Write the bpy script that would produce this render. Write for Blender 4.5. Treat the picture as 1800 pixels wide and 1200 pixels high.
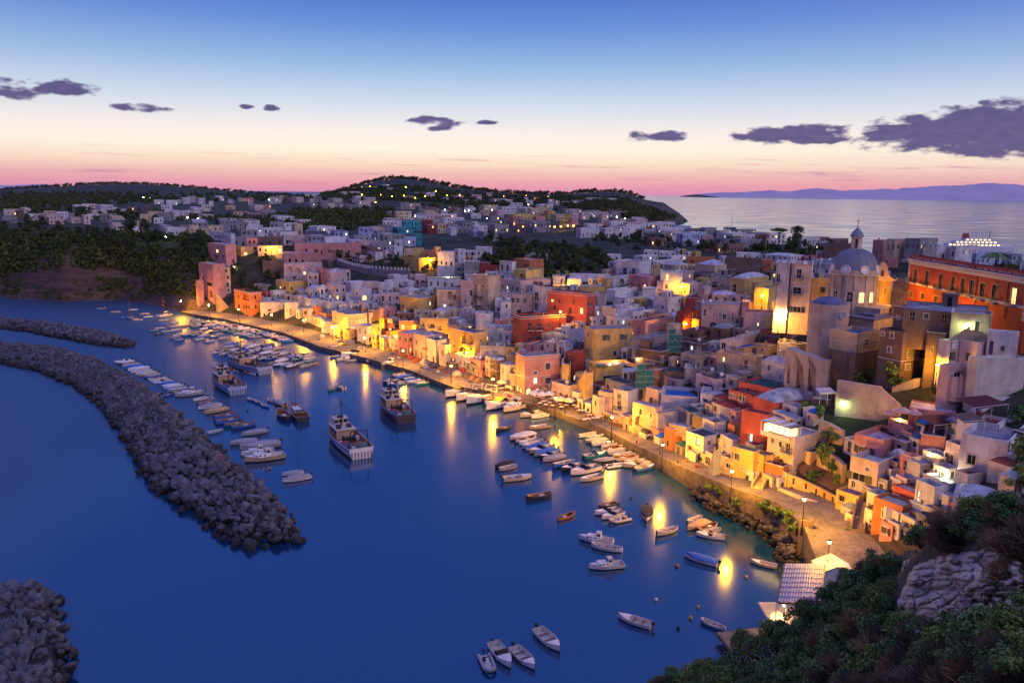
import bpy,bmesh,math,random
import numpy as np
from mathutils import Vector,Matrix,noise as mnoise
from mathutils.geometry import tessellate_polygon
from mathutils.bvhtree import BVHTree
R=math.radians
random.seed(7)
rng=np.random.default_rng(7)
scene=bpy.context.scene
for o in list(bpy.data.objects):
 bpy.data.objects.remove(o)
COL=scene.collection

# ------------------------------------------------------------ camera, sky, exposure
FPX,PITCH,ROLL,CAMZ=1400.0,R(10.52),R(0.61),55.0
cam_d=bpy.data.cameras.new("camera")
cam_d.sensor_width=36.0
cam_d.lens=FPX/1800.0*36.0
cam_d.clip_start=0.5
cam_d.clip_end=90000.0
cam=bpy.data.objects.new("camera",cam_d)
COL.objects.link(cam)
fwd=Vector((0,math.cos(PITCH),-math.sin(PITCH)))
up0=Vector((0,math.sin(PITCH),math.cos(PITCH)))
rt0=Vector((1,0,0))
rt=rt0*math.cos(ROLL)+up0*math.sin(ROLL)
up=up0*math.cos(ROLL)-rt0*math.sin(ROLL)
cam.matrix_world=Matrix(((rt.x,up.x,-fwd.x,0),(rt.y,up.y,-fwd.y,0),(rt.z,up.z,-fwd.z,CAMZ),(0,0,0,1)))
scene.camera=cam
scene.view_settings.view_transform='Standard'
scene.view_settings.look='None'
scene.view_settings.gamma=1.0
scene.view_settings.exposure=0.0
scene.view_settings.use_curve_mapping=False
scene.cycles.max_bounces=5
scene.cycles.diffuse_bounces=2
scene.cycles.glossy_bounces=3
scene.cycles.transparent_max_bounces=6
scene.cycles.sample_clamp_indirect=3.0
scene.cycles.caustics_reflective=False
scene.cycles.caustics_refractive=False
def lin(r,g,b):
 f=lambda c:(c/255/12.92)if c/255<=0.04045 else ((c/255+0.055)/1.055)**2.4
 return (f(r),f(g),f(b),1.0)
def node(nt,typ,**kw):
 n=nt.nodes.new(typ)
 for k,v in kw.items():
  if k.startswith('i_'):
   n.inputs[k[2:].replace('_',' ')].default_value=v
  else:
   setattr(n,k,v)
 return n
def ramp(nt,stops,interp='LINEAR'):
 n=nt.nodes.new('ShaderNodeValToRGB')
 cr=n.color_ramp
 cr.interpolation=interp
 while len(cr.elements)<len(stops):
  cr.elements.new(0.5)
 for e,(p,c)in zip(cr.elements,stops):
  e.position=p
  e.color=c
 return n
def mth(nt,op,a,b=None,c=None,clamp=False):
 n=nt.nodes.new('ShaderNodeMath')
 n.operation=op
 n.use_clamp=clamp
 for i,v in enumerate((a,b,c)):
  if v is None:
   continue
  if isinstance(v,(int,float)):
   n.inputs[i].default_value=v
  else:
   nt.links.new(v,n.inputs[i])
 return n.outputs[0]
def mixc(nt,fac,a,b,blend='MIX'):
 n=nt.nodes.new('ShaderNodeMix')
 n.data_type='RGBA'
 n.blend_type=blend
 for s,v in ((n.inputs['Factor'],fac),(n.inputs[6],a),(n.inputs[7],b)):
  if isinstance(v,(int,float)):
   s.default_value=v
  elif isinstance(v,(tuple,list)):
   s.default_value=v
  else:
   nt.links.new(v,s)
 return n.outputs[2]
world=bpy.data.worlds.new("World")
scene.world=world
world.use_nodes=True
def build_sky():
 nt=world.node_tree
 nt.nodes.clear()
 L=nt.links.new
 tc=nt.nodes.new('ShaderNodeTexCoord')
 sep=nt.nodes.new('ShaderNodeSeparateXYZ')
 L(tc.outputs['Generated'],sep.inputs[0])
 X,Y,Z=sep.outputs
 el=mth(nt,'MULTIPLY',mth(nt,'ARCSINE',Z),180/math.pi)
 az=mth(nt,'MULTIPLY',mth(nt,'ARCTAN2',X,Y),180/math.pi)
 t=mth(nt,'POWER',mth(nt,'DIVIDE',mth(nt,'MAXIMUM',el,0.0),90.0,clamp=True),0.5)
 p=lambda d:(d/90.0)**0.5
 west=ramp(nt,[(0.0,lin(240,152,186)),(p(0.25),lin(250,160,178)),(p(0.7),lin(255,174,172)),(p(1.3),lin(255,198,178)),
 (p(2.0),lin(255,224,193)),(p(2.9),lin(255,244,218)),(p(4.2),lin(250,240,232)),(p(6.0),lin(214,226,240)),
 (p(8.6),lin(152,188,232)),(p(11.0),lin(104,148,220)),(p(13.5),lin(72,114,204)),(p(18.0),lin(66,106,200)),
 (p(30.0),lin(76,108,202)),(p(50.0),lin(92,118,210)),(p(90.0),lin(98,118,210))])
 L(t,west.inputs[0])
 for e_,k_ in zip(list(west.color_ramp.elements)[:8],(1.02,1.06,1.14,1.2,1.2,1.16,1.1,1.03)):
  e_.color=tuple(c_*k_ for c_ in e_.color[:3])+(1,)
 east=ramp(nt,[(0.0,lin(74,72,138)),(p(4),lin(104,88,156)),(p(12),lin(100,96,176)),(p(25),lin(100,106,194)),(p(50),lin(100,117,208)),(p(90),lin(98,118,210))])
 L(t,east.inputs[0])
 f=nt.nodes.new('ShaderNodeMapRange')
 f.interpolation_type='SMOOTHSTEP'
 f.inputs['From Min'].default_value=-0.55
 f.inputs['From Max'].default_value=0.55
 L(Y,f.inputs['Value'])
 sky=mixc(nt,f.outputs[0],east.outputs[0],west.outputs[0])
 # the afterglow is a little pinker and dimmer away from where the sun went down
 dz=mth(nt,'ABSOLUTE',mth(nt,'ADD',az,6.0))
 side=mth(nt,'DIVIDE',mth(nt,'SUBTRACT',dz,8.0),60.0,clamp=True)
 sky=mixc(nt,mth(nt,'MULTIPLY',side,0.3),sky,mixc(nt,0.5,sky,lin(190,140,190)),'MIX')
 # clouds: noise cut out inside soft ellipses in azimuth / elevation
 vec=nt.nodes.new('ShaderNodeCombineXYZ')
 L(mth(nt,'MULTIPLY',az,0.8),vec.inputs[0])
 L(mth(nt,'MULTIPLY',el,1.9),vec.inputs[1])
 nz=node(nt,'ShaderNodeTexNoise')
 nz.inputs['Scale'].default_value=0.85
 nz.inputs['Detail'].default_value=7
 nz.inputs['Roughness'].default_value=0.55
 L(vec.outputs[0],nz.inputs['Vector'])
 # (azimuth, elevation, half width, half height, noise share)
 def ae(px,py):
  u,v=(px-900)/FPX,-(py-600)/FPX
  d=(fwd+rt*u+up*v).normalized()
  return math.degrees(math.atan2(d.x,d.y)),math.degrees(math.asin(d.z))
 clouds=[(1700,232,250,40),(1745,215,150,42),(1400,238,130,20),(1780,255,160,26),(1160,240,62,12),(1560,240,90,26),
 (765,214,62,10),(860,216,26,5),(110,155,70,18),(20,158,55,20),(250,190,55,8),(478,190,16,7),(433,187,14,5),(770,226,30,6)]
 mask=None
 for ci,(px,py,hw,hh)in enumerate(clouds):
  a0,e0=ae(px,py)
  a1,_=ae(px+hw,py)
  _,e1=ae(px,py-hh)
  q=mth(nt,'ADD',mth(nt,'POWER',mth(nt,'DIVIDE',mth(nt,'ABSOLUTE',mth(nt,'SUBTRACT',az,a0)),abs(a1-a0)),2.0),
 mth(nt,'POWER',mth(nt,'DIVIDE',mth(nt,'ABSOLUTE',mth(nt,'SUBTRACT',el,e0)),abs(e1-e0)),2.0))
  m=mth(nt,'MULTIPLY',mth(nt,'SUBTRACT',1.0,q),1.9 if ci<4 else 1.15)
  mask=m if mask is None else mth(nt,'MAXIMUM',mask,m)
 dens=mth(nt,'ADD',mth(nt,'MULTIPLY',mask,0.85),mth(nt,'MULTIPLY',mth(nt,'SUBTRACT',nz.outputs['Fac'],0.5),4.2))
 cov=nt.nodes.new('ShaderNodeMapRange')
 cov.interpolation_type='SMOOTHSTEP'
 cov.inputs['From Min'].default_value=0.0
 cov.inputs['From Max'].default_value=0.85
 L(dens,cov.inputs['Value'])
 inside=nt.nodes.new('ShaderNodeMapRange')
 inside.interpolation_type='SMOOTHSTEP'
 inside.inputs['From Min'].default_value=-0.9
 inside.inputs['From Max'].default_value=0.3
 L(mask,inside.inputs['Value'])
 cf=mth(nt,'MULTIPLY',mth(nt,'MULTIPLY',cov.outputs[0],inside.outputs[0]),0.94)
 nz2=node(nt,'ShaderNodeTexNoise')
 nz2.inputs['Scale'].default_value=1.6
 nz2.inputs['Detail'].default_value=4
 L(vec.outputs[0],nz2.inputs['Vector'])
 cc=mixc(nt,nz2.outputs['Fac'],lin(40,46,100),lin(110,88,146))
 sky=mixc(nt,cf,sky,cc)
 # long thin pink streaks low over the horizon
 vec2=nt.nodes.new('ShaderNodeCombineXYZ')
 L(mth(nt,'MULTIPLY',az,0.16),vec2.inputs[0])
 L(mth(nt,'MULTIPLY',el,3.0),vec2.inputs[1])
 nz3=node(nt,'ShaderNodeTexNoise')
 nz3.inputs['Scale'].default_value=1.0
 nz3.inputs['Detail'].default_value=6
 nz3.inputs['Roughness'].default_value=0.6
 L(vec2.outputs[0],nz3.inputs['Vector'])
 st=nt.nodes.new('ShaderNodeMapRange')
 st.interpolation_type='SMOOTHSTEP'
 st.inputs['From Min'].default_value=0.54
 st.inputs['From Max'].default_value=0.68
 L(nz3.outputs['Fac'],st.inputs['Value'])
 band=ramp(nt,[(0.0,(0,0,0,1)),(0.1,(0.5,0.5,0.5,1)),(0.38,(1,1,1,1)),(0.58,(0.6,0.6,0.6,1)),(0.72,(0,0,0,1))])
 L(mth(nt,'DIVIDE',el,4.0,clamp=True),band.inputs[0])
 sky=mixc(nt,mth(nt,'MULTIPLY',mth(nt,'MULTIPLY',st.outputs[0],band.outputs[0]),mth(nt,'MULTIPLY',f.outputs[0],0.62)),sky,lin(214,128,168))
 bg=nt.nodes.new('ShaderNodeBackground')
 L(sky,bg.inputs['Color'])
 bg.inputs['Strength'].default_value=1.0
 out=nt.nodes.new('ShaderNodeOutputWorld')
 L(bg.outputs[0],out.inputs['Surface'])
build_sky()
world.cycles.sampling_method='MANUAL'
world.cycles.sample_map_resolution=512
# the sun is down: this very wide lamp is added fill brightening the town
sun_d=bpy.data.lights.new("fill_sun",'SUN')
sun_d.energy=1.15
sun_d.angle=R(60)
sun_d.color=(0.84,0.74,0.98)
sun=bpy.data.objects.new("fill_sun",sun_d)
sun.rotation_euler=(R(54),0,R(42))
COL.objects.link(sun)

# ------------------------------------------------------------ placing helpers
def ray(px,py):
 u,v=(px-900)/FPX,-(py-600)/FPX
 return fwd+rt*u+up*v
def P(px,py,z=0.0):
 d=ray(px,py)
 t=(z-CAMZ)/d.z
 return Vector((d.x*t,d.y*t,z))
def PD(px,py,y):
 d=ray(px,py)
 t=y/d.y
 return Vector((d.x*t,y,CAMZ+d.z*t))
def px_of(p):
 v=Vector(p)-Vector((0,0,CAMZ))
 w=v.dot(fwd)
 return 900+FPX*v.dot(rt)/w,600-FPX*v.dot(up)/w
 # ------------------------------------------------------------ mesh helper
class MB:
 def __init__(s):
  s.v,s.f,s.m=[],[],[]
 def add(s,verts,faces,mi=0):
  b=len(s.v)
  s.v.extend(tuple(v)for v in verts)
  s.f.extend(tuple(i+b for i in f)for f in faces)
  s.m.extend([mi]*len(faces))
 def box(s,c,d,rz=0.0,mi=0,taper=1.0):
  x,y,z=c
  a,b,h=d[0]/2,d[1]/2,d[2]/2
  cr,sr=math.cos(rz),math.sin(rz)
  vs=[]
  for k,(zz,t)in enumerate(((-h,1.0),(h,taper))):
   for (u,w)in ((-a,-b),(a,-b),(a,b),(-a,b)):
    u,w=u*t,w*t
    vs.append((x+u*cr-w*sr,y+u*sr+w*cr,z+zz))
  s.add(vs,[(3,2,1,0),(4,5,6,7),(0,1,5,4),(1,2,6,5),(2,3,7,6),(3,0,4,7)],mi)
 def prism(s,poly,z0,z1,mi=0,bottom=False):
  n=len(poly)
  vs=[(p[0],p[1],z0)for p in poly]+[(p[0],p[1],z1)for p in poly]
  fs=[(i,(i+1)%n,(i+1)%n+n,i+n)for i in range(n)]
  tri=tessellate_polygon([[Vector((p[0],p[1],0))for p in poly]])
  for t in tri:
   fs.append(tuple(i+n for i in t))
   if bottom:
    fs.append(tuple(reversed(t)))
  s.add(vs,fs,mi)
 def tube(s,p0,p1,r0,r1=None,n=6,mi=0,cap=True):
  p0,p1=Vector(p0),Vector(p1)
  r1=r0 if r1 is None else r1
  d=(p1-p0)
  if d.length<1e-6:
   return
  d.normalize()
  a=d.orthogonal().normalized()
  b=d.cross(a)
  vs=[]
  for p,r in ((p0,r0),(p1,r1)):
   for k in range(n):
    t=2*math.pi*k/n
    vs.append(p+a*(math.cos(t)*r)+b*(math.sin(t)*r))
  fs=[(k,(k+1)%n,(k+1)%n+n,k+n)for k in range(n)]
  if cap:
   fs+=[tuple(reversed(range(n))),tuple(range(n,2*n))]
  s.add(vs,fs,mi)
 def lathe(s,prof,c=(0,0,0),n=16,mi=0,a0=0.0,a1=2*math.pi,sx=1.0,sy=1.0):
  full=abs(a1-a0-2*math.pi)<1e-6
  m=n if full else n+1
  vs=[]
  for (r,z)in prof:
   for k in range(m):
    t=a0+(a1-a0)*k/n
    vs.append((c[0]+math.cos(t)*r*sx,c[1]+math.sin(t)*r*sy,c[2]+z))
  fs=[]
  for i in range(len(prof)-1):
   for k in range(n):
    k2=(k+1)%m
    fs.append((i*m+k,i*m+k2,(i+1)*m+k2,(i+1)*m+k))
  s.add(vs,fs,mi)
 def mesh(s,name,mats,smooth=False):
  me=bpy.data.meshes.new(name)
  me.from_pydata(s.v,[],s.f)
  for m in (mats if isinstance(mats,(list,tuple))else [mats]):
   me.materials.append(m)
  if any(s.m):
   me.polygons.foreach_set('material_index',s.m)
  if smooth:
   me.polygons.foreach_set('use_smooth',[True]*len(s.f))
  me.update()
  return me
 def build(s,name,mats,parent=None,loc=None,rz=0.0,color=None,smooth=False):
  return mk(name,s.mesh(name,mats,smooth),parent,loc,rz,color)
def mk(name,data,parent=None,loc=None,rz=0.0,color=None,scale=None):
 o=bpy.data.objects.new(name,data)
 COL.objects.link(o)
 if parent is not None:
  o.parent=parent
 if loc is not None:
  o.location=loc
 if rz:
  o.rotation_euler=(0,0,rz)
 if color is not None:
  o.color=color
 if scale is not None:
  o.scale=scale
 return o
def tag(o,label=None,cat=None,group=None,kind=None):
 if label:
  o['label']=label
 if cat:
  o['category']=cat
 if group:
  o['group']=group
 if kind:
  o['kind']=kind
 return o
def copy_tree(o,parent=None):
 c=o.copy()
 COL.objects.link(c)
 if parent is not None:
  c.parent=parent
 for ch in o.children:
  copy_tree(ch,c)
 return c
 # ------------------------------------------------------------ materials
def new_mat(name):
 m=bpy.data.materials.new(name)
 m.use_nodes=True
 nt=m.node_tree
 b=nt.nodes['Principled BSDF']
 return m,nt,b
def flat_mat(name,col,rough=0.7,metal=0.0,var=0.0,scale=3.0,bump=0.0):
 m,nt,b=new_mat(name)
 b.inputs['Roughness'].default_value=rough
 b.inputs['Metallic'].default_value=metal
 if var or bump:
  nz=node(nt,'ShaderNodeTexNoise')
  nz.inputs['Scale'].default_value=scale
  nz.inputs['Detail'].default_value=5
  tc=nt.nodes.new('ShaderNodeTexCoord')
  nt.links.new(tc.outputs['Object'],nz.inputs['Vector'])
  rp=ramp(nt,[(0.3,tuple(c*(1-var)for c in col[:3])+(1,)),(0.7,tuple(min(1,c*(1+var))for c in col[:3])+(1,))])
  nt.links.new(nz.outputs['Fac'],rp.inputs[0])
  nt.links.new(rp.outputs[0],b.inputs['Base Color'])
  if bump:
   bp=node(nt,'ShaderNodeBump')
   bp.inputs['Strength'].default_value=bump
   bp.inputs['Distance'].default_value=0.1
   nt.links.new(nz.outputs['Fac'],bp.inputs['Height'])
   nt.links.new(bp.outputs[0],b.inputs['Normal'])
 else:
  b.inputs['Base Color'].default_value=tuple(col[:3])+(1,)
 return m
def objcol_mat(name,rough=0.8,var=0.25,stain=0.35,scale=0.35,bump=0.25,streak=True,spec=0.3):
 """plaster or paint that takes its base colour from the object's colour; blotches, run marks and patches vary it"""
 m,nt,b=new_mat(name)
 L=nt.links.new
 oi=nt.nodes.new('ShaderNodeObjectInfo')
 geo=nt.nodes.new('ShaderNodeNewGeometry')
 base=oi.outputs['Color']
 n1=node(nt,'ShaderNodeTexNoise')
 n1.inputs['Scale'].default_value=scale
 n1.inputs['Detail'].default_value=6
 n1.inputs['Roughness'].default_value=0.6
 L(geo.outputs['Position'],n1.inputs['Vector'])
 r1=ramp(nt,[(0.32,(1-var*1.5,1-var*1.5,1-var*1.45,1)),(0.62,(1,1,1,1))])
 L(n1.outputs['Fac'],r1.inputs[0])
 c=mixc(nt,1.0,base,r1.outputs[0],'MULTIPLY')
 if streak:
  mp=nt.nodes.new('ShaderNodeMapping')
  mp.inputs['Scale'].default_value=(1.6,1.6,0.16)
  L(geo.outputs['Position'],mp.inputs[0])
  n2=node(nt,'ShaderNodeTexNoise')
  n2.inputs['Scale'].default_value=1.0
  n2.inputs['Detail'].default_value=5
  L(mp.outputs[0],n2.inputs['Vector'])
  r2=ramp(nt,[(0.46,(0,0,0,1)),(0.72,(1,1,1,1))])
  L(n2.outputs['Fac'],r2.inputs[0])
  c=mixc(nt,mth(nt,'MULTIPLY',r2.outputs[0],stain),c,mixc(nt,0.6,c,(0.09,0.075,0.065,1)))
  n3=node(nt,'ShaderNodeTexNoise')
  n3.inputs['Scale'].default_value=scale*2.1
  n3.inputs['Detail'].default_value=8
  n3.inputs['Roughness'].default_value=0.7
  L(geo.outputs['Position'],n3.inputs['Vector'])
  r3=ramp(nt,[(0.60,(0,0,0,1)),(0.64,(1,1,1,1))])
  L(n3.outputs['Fac'],r3.inputs[0])
  c=mixc(nt,mth(nt,'MULTIPLY',r3.outputs[0],stain),c,(0.30,0.25,0.20,1))
 L(c,b.inputs['Base Color'])
 b.inputs['Roughness'].default_value=rough
 b.inputs['Specular IOR Level'].default_value=spec
 if bump:
  n4=node(nt,'ShaderNodeTexNoise')
  n4.inputs['Scale'].default_value=2.2
  n4.inputs['Detail'].default_value=6
  L(geo.outputs['Position'],n4.inputs['Vector'])
  bp=node(nt,'ShaderNodeBump')
  bp.inputs['Strength'].default_value=bump
  bp.inputs['Distance'].default_value=0.25
  L(n4.outputs['Fac'],bp.inputs['Height'])
  L(bp.outputs[0],b.inputs['Normal'])
 return m
def emit_mat(name,col,strength,sampling='NONE'):
 m,nt,b=new_mat(name)
 b.inputs['Base Color'].default_value=tuple(col[:3])+(1,)
 b.inputs['Emission Color'].default_value=tuple(col[:3])+(1,)
 b.inputs['Emission Strength'].default_value=strength
 m.cycles.emission_sampling=sampling
 return m
M={}
M['plaster']=objcol_mat('plaster')
M['paint']=objcol_mat('paint',rough=0.55,var=0.12,stain=0.0,streak=False,bump=0.0,scale=1.5,spec=0.4)
M['roof']=objcol_mat('roof_coating',rough=0.85,var=0.4,stain=0.3,scale=0.6,bump=0.2,streak=False)
M['dark_pane']=flat_mat('dark_glass',(0.012,0.012,0.016),0.4)
M['dark_pane'].node_tree.nodes['Principled BSDF'].inputs['Specular IOR Level'].default_value=0.25
M['trim']=flat_mat('trim_paint',(0.55,0.52,0.48),0.7,var=0.15)
M['wood_dark']=flat_mat('dark_wood',(0.05,0.03,0.02),0.7,var=0.3)
M['iron']=flat_mat('dark_iron',(0.03,0.03,0.035),0.5,0.3)
M['metal']=flat_mat('grey_metal',(0.35,0.36,0.38),0.45,0.6)
M['white']=flat_mat('white_paint',(0.72,0.72,0.72),0.6,var=0.08)
M['lit_warm']=emit_mat('lit_window_warm',(1.0,0.62,0.22),2.2)
M['lit_cool']=emit_mat('lit_window_cool',(0.85,1.0,0.75),1.4)
M['lamp_glow']=emit_mat('lamp_globe',(1.0,0.50,0.07),26.0)
M['lamp_cool']=emit_mat('lamp_globe_cool',(0.85,1.0,0.85),14.0)
M['interior']=emit_mat('lit_interior',(1.0,0.66,0.3),3.0)

# ------------------------------------------------------------ terrain
# coast vertices: x, y, quay height, flat width, rise slope, height of the ground behind
COAST=[
 (-900,430,0,1,2.4,29),(-420,405,0,1,2.4,29),(-262,404,0,1,2.6,29),(-225,391,0,1,2.4,29),(-196,398,0,1,2.4,29),
 (-172,380,0,2,1.8,28),(-150,356,1.2,3,0.9,27),(-140,346,1.5,9,0.55,26),(-119.8,330.9,1.5,10,0.48,26),(-87.4,300.9,1.5,10,0.42,26),
 (-68.1,275.3,1.5,10,0.42,26),(-48.6,256.6,1.5,10,0.40,26),(-31.3,238.5,1.5,11,0.40,26),(-17.5,218.5,1.5,12,0.40,26),
 (-7.4,205.0,1.5,11,0.36,26),(4.0,200.8,1.5,9,0.34,26),(10.5,193.9,1.5,6,0.40,26),(20.6,179.4,1.8,5,0.44,26),
 (29.0,159.4,2.3,4,0.52,27),(33.6,146.0,3.5,4,0.60,29),(38.5,133.0,4.8,5,0.68,31),(44.0,124.0,5.5,8,0.8,32),
 (45.0,115.0,5.5,9,0.85,32),(42.6,101.1,4.5,9,0.8,32),(41.5,90.0,1.0,4,0.8,32),(40,80.0,0,3,0.8,33),(33,70,0,1,0.85,36),
 (20,66,0,1,0.9,42),(12,55,0,1,1.1,46),(6,30,0,1,1.6,50),(-3,6,0,1,1.8,52),(-20,-40,0,1,1.5,53),(-60,-200,0,1,1.5,53)]
FAR=[(900,-200),(500,150),(330,300),(238,350),(214,400),(196,440),(190,490),(165,550),(150,640),(165,800),(190,1000),(215,1180),(252,1370),(330,1560),(385,1765),(360,1800),(200,1640),(60,1900),(-400,2300),(-1600,2600),(-2600,1600),(-2600,430)]
_C=np.array([(c[0],c[1])for c in COAST],float)
_A=np.array([c[2:]for c in COAST],float)
def _dist_poly(px,py,pts,attrs=None,closed=False):
 best=np.full(px.shape,1e18)
 out=None if attrs is None else np.zeros(px.shape+(attrs.shape[1],))
 n=len(pts)
 for i in range(n if closed else n-1):
  j=(i+1)%n
  a,b=pts[i],pts[j]
  d=b-a
  t=np.clip(((px-a[0])*d[0]+(py-a[1])*d[1])/(d@d),0,1)
  dd=(px-a[0]-t*d[0])**2+(py-a[1]-t*d[1])**2
  m=dd<best
  best=np.where(m,dd,best)
  if attrs is not None:
   at=attrs[i]+(attrs[j]-attrs[i])*t[...,None]
   out[m]=at[m]
 return np.sqrt(best),out
LANDPOLY=np.array([(c[0],c[1])for c in COAST]+FAR,float)
def inside_poly(px,py,poly):
 r=np.zeros(px.shape,bool)
 n=len(poly)
 j=n-1
 for i in range(n):
  xi,yi=poly[i]
  xj,yj=poly[j]
  c=((yi>py)!=(yj>py))&(px<(xj-xi)*(py-yi)/(yj-yi+1e-12)+xi)
  r^=c
  j=i
 return r
def terrain(px,py):
 px,py=np.asarray(px,float),np.asarray(py,float)
 d,at=_dist_poly(px,py,_C,_A)
 df,_=_dist_poly(px,py,np.array(FAR,float))
 ins=inside_poly(px,py,LANDPOLY)
 qz,fw,sl,top=at[...,0],at[...,1],at[...,2],at[...,3]
 s=np.maximum(d-fw,0)
 rise=top-qz
 z=qz+rise*(1-np.exp(-(s*sl/rise)*(1+0.35*np.minimum(s*sl/rise,1.5))))
 z=z+np.clip((d-90)*0.012,0,12)
 # the wooded hill far behind and the ridge running out to the cape
 def hump(cx,cy,sx,sy,h):
  return h*np.exp(-((px-cx)/sx)**2-((py-cy)/sy)**2)
 z=z+hump(-205,1400,95,260,34)+hump(-80,1380,110,200,13)+hump(90,1350,150,180,10)+hump(180,1420,90,130,12)+hump(-900,1900,250,300,26)
 far_edge=np.minimum(z,df*0.85-0.5)
 z=np.where(py>230,far_edge,z)
 edge=np.where(qz<0.8,d*(sl*1.3)-0.3,1e3)
 z=np.minimum(z,np.where(py<700,edge,1e3))
 z=np.where((qz>0.8)&(d<fw+1.0),np.where(d<3.0,-2.0,qz-0.8),z)
 z=np.where(ins,z,-3.0-0.0*z)
 return z
def ground(x,y):
 return float(terrain(np.array([x]),np.array([y]))[0])
def _grid(x0,x1,y0,y1,st):
 gx,gy=np.meshgrid(np.arange(x0,x1,st),np.arange(y0,y1,st))
 return x0,y0,st,terrain(gx,gy)
G1,G2=_grid(-330,300,50,440,1.5),_grid(-1900,1300,400,2640,12.0)
def _look(g,x,y):
 x0,y0,st,Z=g
 u=np.clip((x-x0)/st,0,Z.shape[1]-1.001)
 v=np.clip((y-y0)/st,0,Z.shape[0]-1.001)
 i,j=u.astype(int),v.astype(int)
 a,b=u-i,v-j
 return (Z[j,i]*(1-a)+Z[j,i+1]*a)*(1-b)+(Z[j+1,i]*(1-a)+Z[j+1,i+1]*a)*b
_YS=np.concatenate([np.arange(60,430,0.7),np.geomspace(430,2600,260)])
_NN=int((_YS<430).sum())
def in_poly1(x,y,poly):
 r=False
 j=len(poly)-1
 for i in range(len(poly)):
  xi,yi=poly[i]
  xj,yj=poly[j]
  if ((yi>y)!=(yj>y))and x<(xj-xi)*(y-yi)/(yj-yi)+xi:
   r=not r
  j=i
 return r
def hit(px,py):
 """where the line of sight through a photo point meets the terrain"""
 d=ray(px,py)
 xs=d.x/d.y*_YS
 zs=CAMZ+d.z/d.y*_YS
 tz=np.concatenate([_look(G1,xs[:_NN],_YS[:_NN]),_look(G2,xs[_NN:],_YS[_NN:])])
 k=np.argmax(zs<=tz)
 if zs[k]>tz[k]:
  return None
 return Vector((xs[k],_YS[k],zs[k]))
def grid_mesh(name,x0,x1,y0,y1,nx,ny,mat,zf,xs=None,ys=None):
 xs=np.linspace(x0,x1,nx)if xs is None else xs
 ys=np.linspace(y0,y1,ny)if ys is None else ys
 nx,ny=len(xs),len(ys)
 gx,gy=np.meshgrid(xs,ys)
 gz=zf(gx,gy)
 v=np.stack([gx.ravel(),gy.ravel(),gz.ravel()],1)
 i=np.arange(nx*ny).reshape(ny,nx)
 f=np.stack([i[:-1,:-1].ravel(),i[:-1,1:].ravel(),i[1:,1:].ravel(),i[1:,:-1].ravel()],1)
 keep=v[f][:,:,2].max(1)>-2.9
 f=f[keep]
 me=bpy.data.meshes.new(name)
 me.vertices.add(len(v))
 me.vertices.foreach_set('co',v.ravel())
 me.loops.add(len(f)*4)
 me.loops.foreach_set('vertex_index',f.ravel())
 me.polygons.add(len(f))
 me.polygons.foreach_set('loop_start',np.arange(len(f))*4)
 me.polygons.foreach_set('loop_total',np.full(len(f),4))
 me.polygons.foreach_set('use_smooth',np.ones(len(f),bool))
 me.materials.append(mat)
 me.update(calc_edges=True)
 return me
def vnoise(x,y,s,seed=0.0):
 """cheap smooth value noise, numpy"""
 x,y=x/s+seed*17.3,y/s+seed*9.1
 xi,yi=np.floor(x),np.floor(y)
 fx,fy=x-xi,y-yi
 fx,fy=fx*fx*(3-2*fx),fy*fy*(3-2*fy)
 h=lambda a,b:np.modf(np.abs(np.sin(a*127.1+b*311.7)*43758.5453))[0]
 return (h(xi,yi)*(1-fx)+h(xi+1,yi)*fx)*(1-fy)+(h(xi,yi+1)*(1-fx)+h(xi+1,yi+1)*fx)*fy
def ground_mat():
 m,nt,b=new_mat('hillside_ground')
 L=nt.links.new
 geo=nt.nodes.new('ShaderNodeNewGeometry')
 n=node(nt,'ShaderNodeTexNoise')
 n.inputs['Scale'].default_value=0.12
 n.inputs['Detail'].default_value=8
 L(geo.outputs['Position'],n.inputs['Vector'])
 r=ramp(nt,[(0.35,(0.015,0.024,0.012,1)),(0.52,(0.03,0.036,0.018,1)),(0.66,(0.07,0.06,0.04,1))])
 L(n.outputs['Fac'],r.inputs[0])
 # steep faces show tuff rock
 sep=nt.nodes.new('ShaderNodeSeparateXYZ')
 L(geo.outputs['Normal'],sep.inputs[0])
 st=mth(nt,'GREATER_THAN',0.80,sep.outputs[2])
 mp=nt.nodes.new('ShaderNodeMapping')
 mp.inputs['Scale'].default_value=(0.05,0.05,0.55)
 L(geo.outputs['Position'],mp.inputs[0])
 n2=node(nt,'ShaderNodeTexNoise')
 n2.inputs['Scale'].default_value=1.0
 n2.inputs['Detail'].default_value=8
 n2.inputs['Roughness'].default_value=0.65
 L(mp.outputs[0],n2.inputs['Vector'])
 r2=ramp(nt,[(0.3,(0.025,0.02,0.018,1)),(0.5,(0.08,0.052,0.042,1)),(0.72,(0.17,0.105,0.08,1))])
 L(n2.outputs['Fac'],r2.inputs[0])
 L(mixc(nt,st,r.outputs[0],r2.outputs[0]),b.inputs['Base Color'])
 b.inputs['Roughness'].default_value=0.95
 bp=node(nt,'ShaderNodeBump')
 bp.inputs['Strength'].default_value=0.8
 bp.inputs['Distance'].default_value=1.2
 L(n2.outputs['Fac'],bp.inputs['Height'])
 L(bp.outputs[0],b.inputs['Normal'])
 return m
M['ground']=ground_mat()
xs=np.concatenate([np.geomspace(-2600,-300,60)[:-1]if False else -np.geomspace(2600,300,60)[:-1],np.arange(-300,200,2.5),np.geomspace(200,900,50)])
ys=np.concatenate([np.arange(-200,60,8),np.arange(60,440,2.5),np.geomspace(440,2600,150)])
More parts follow.
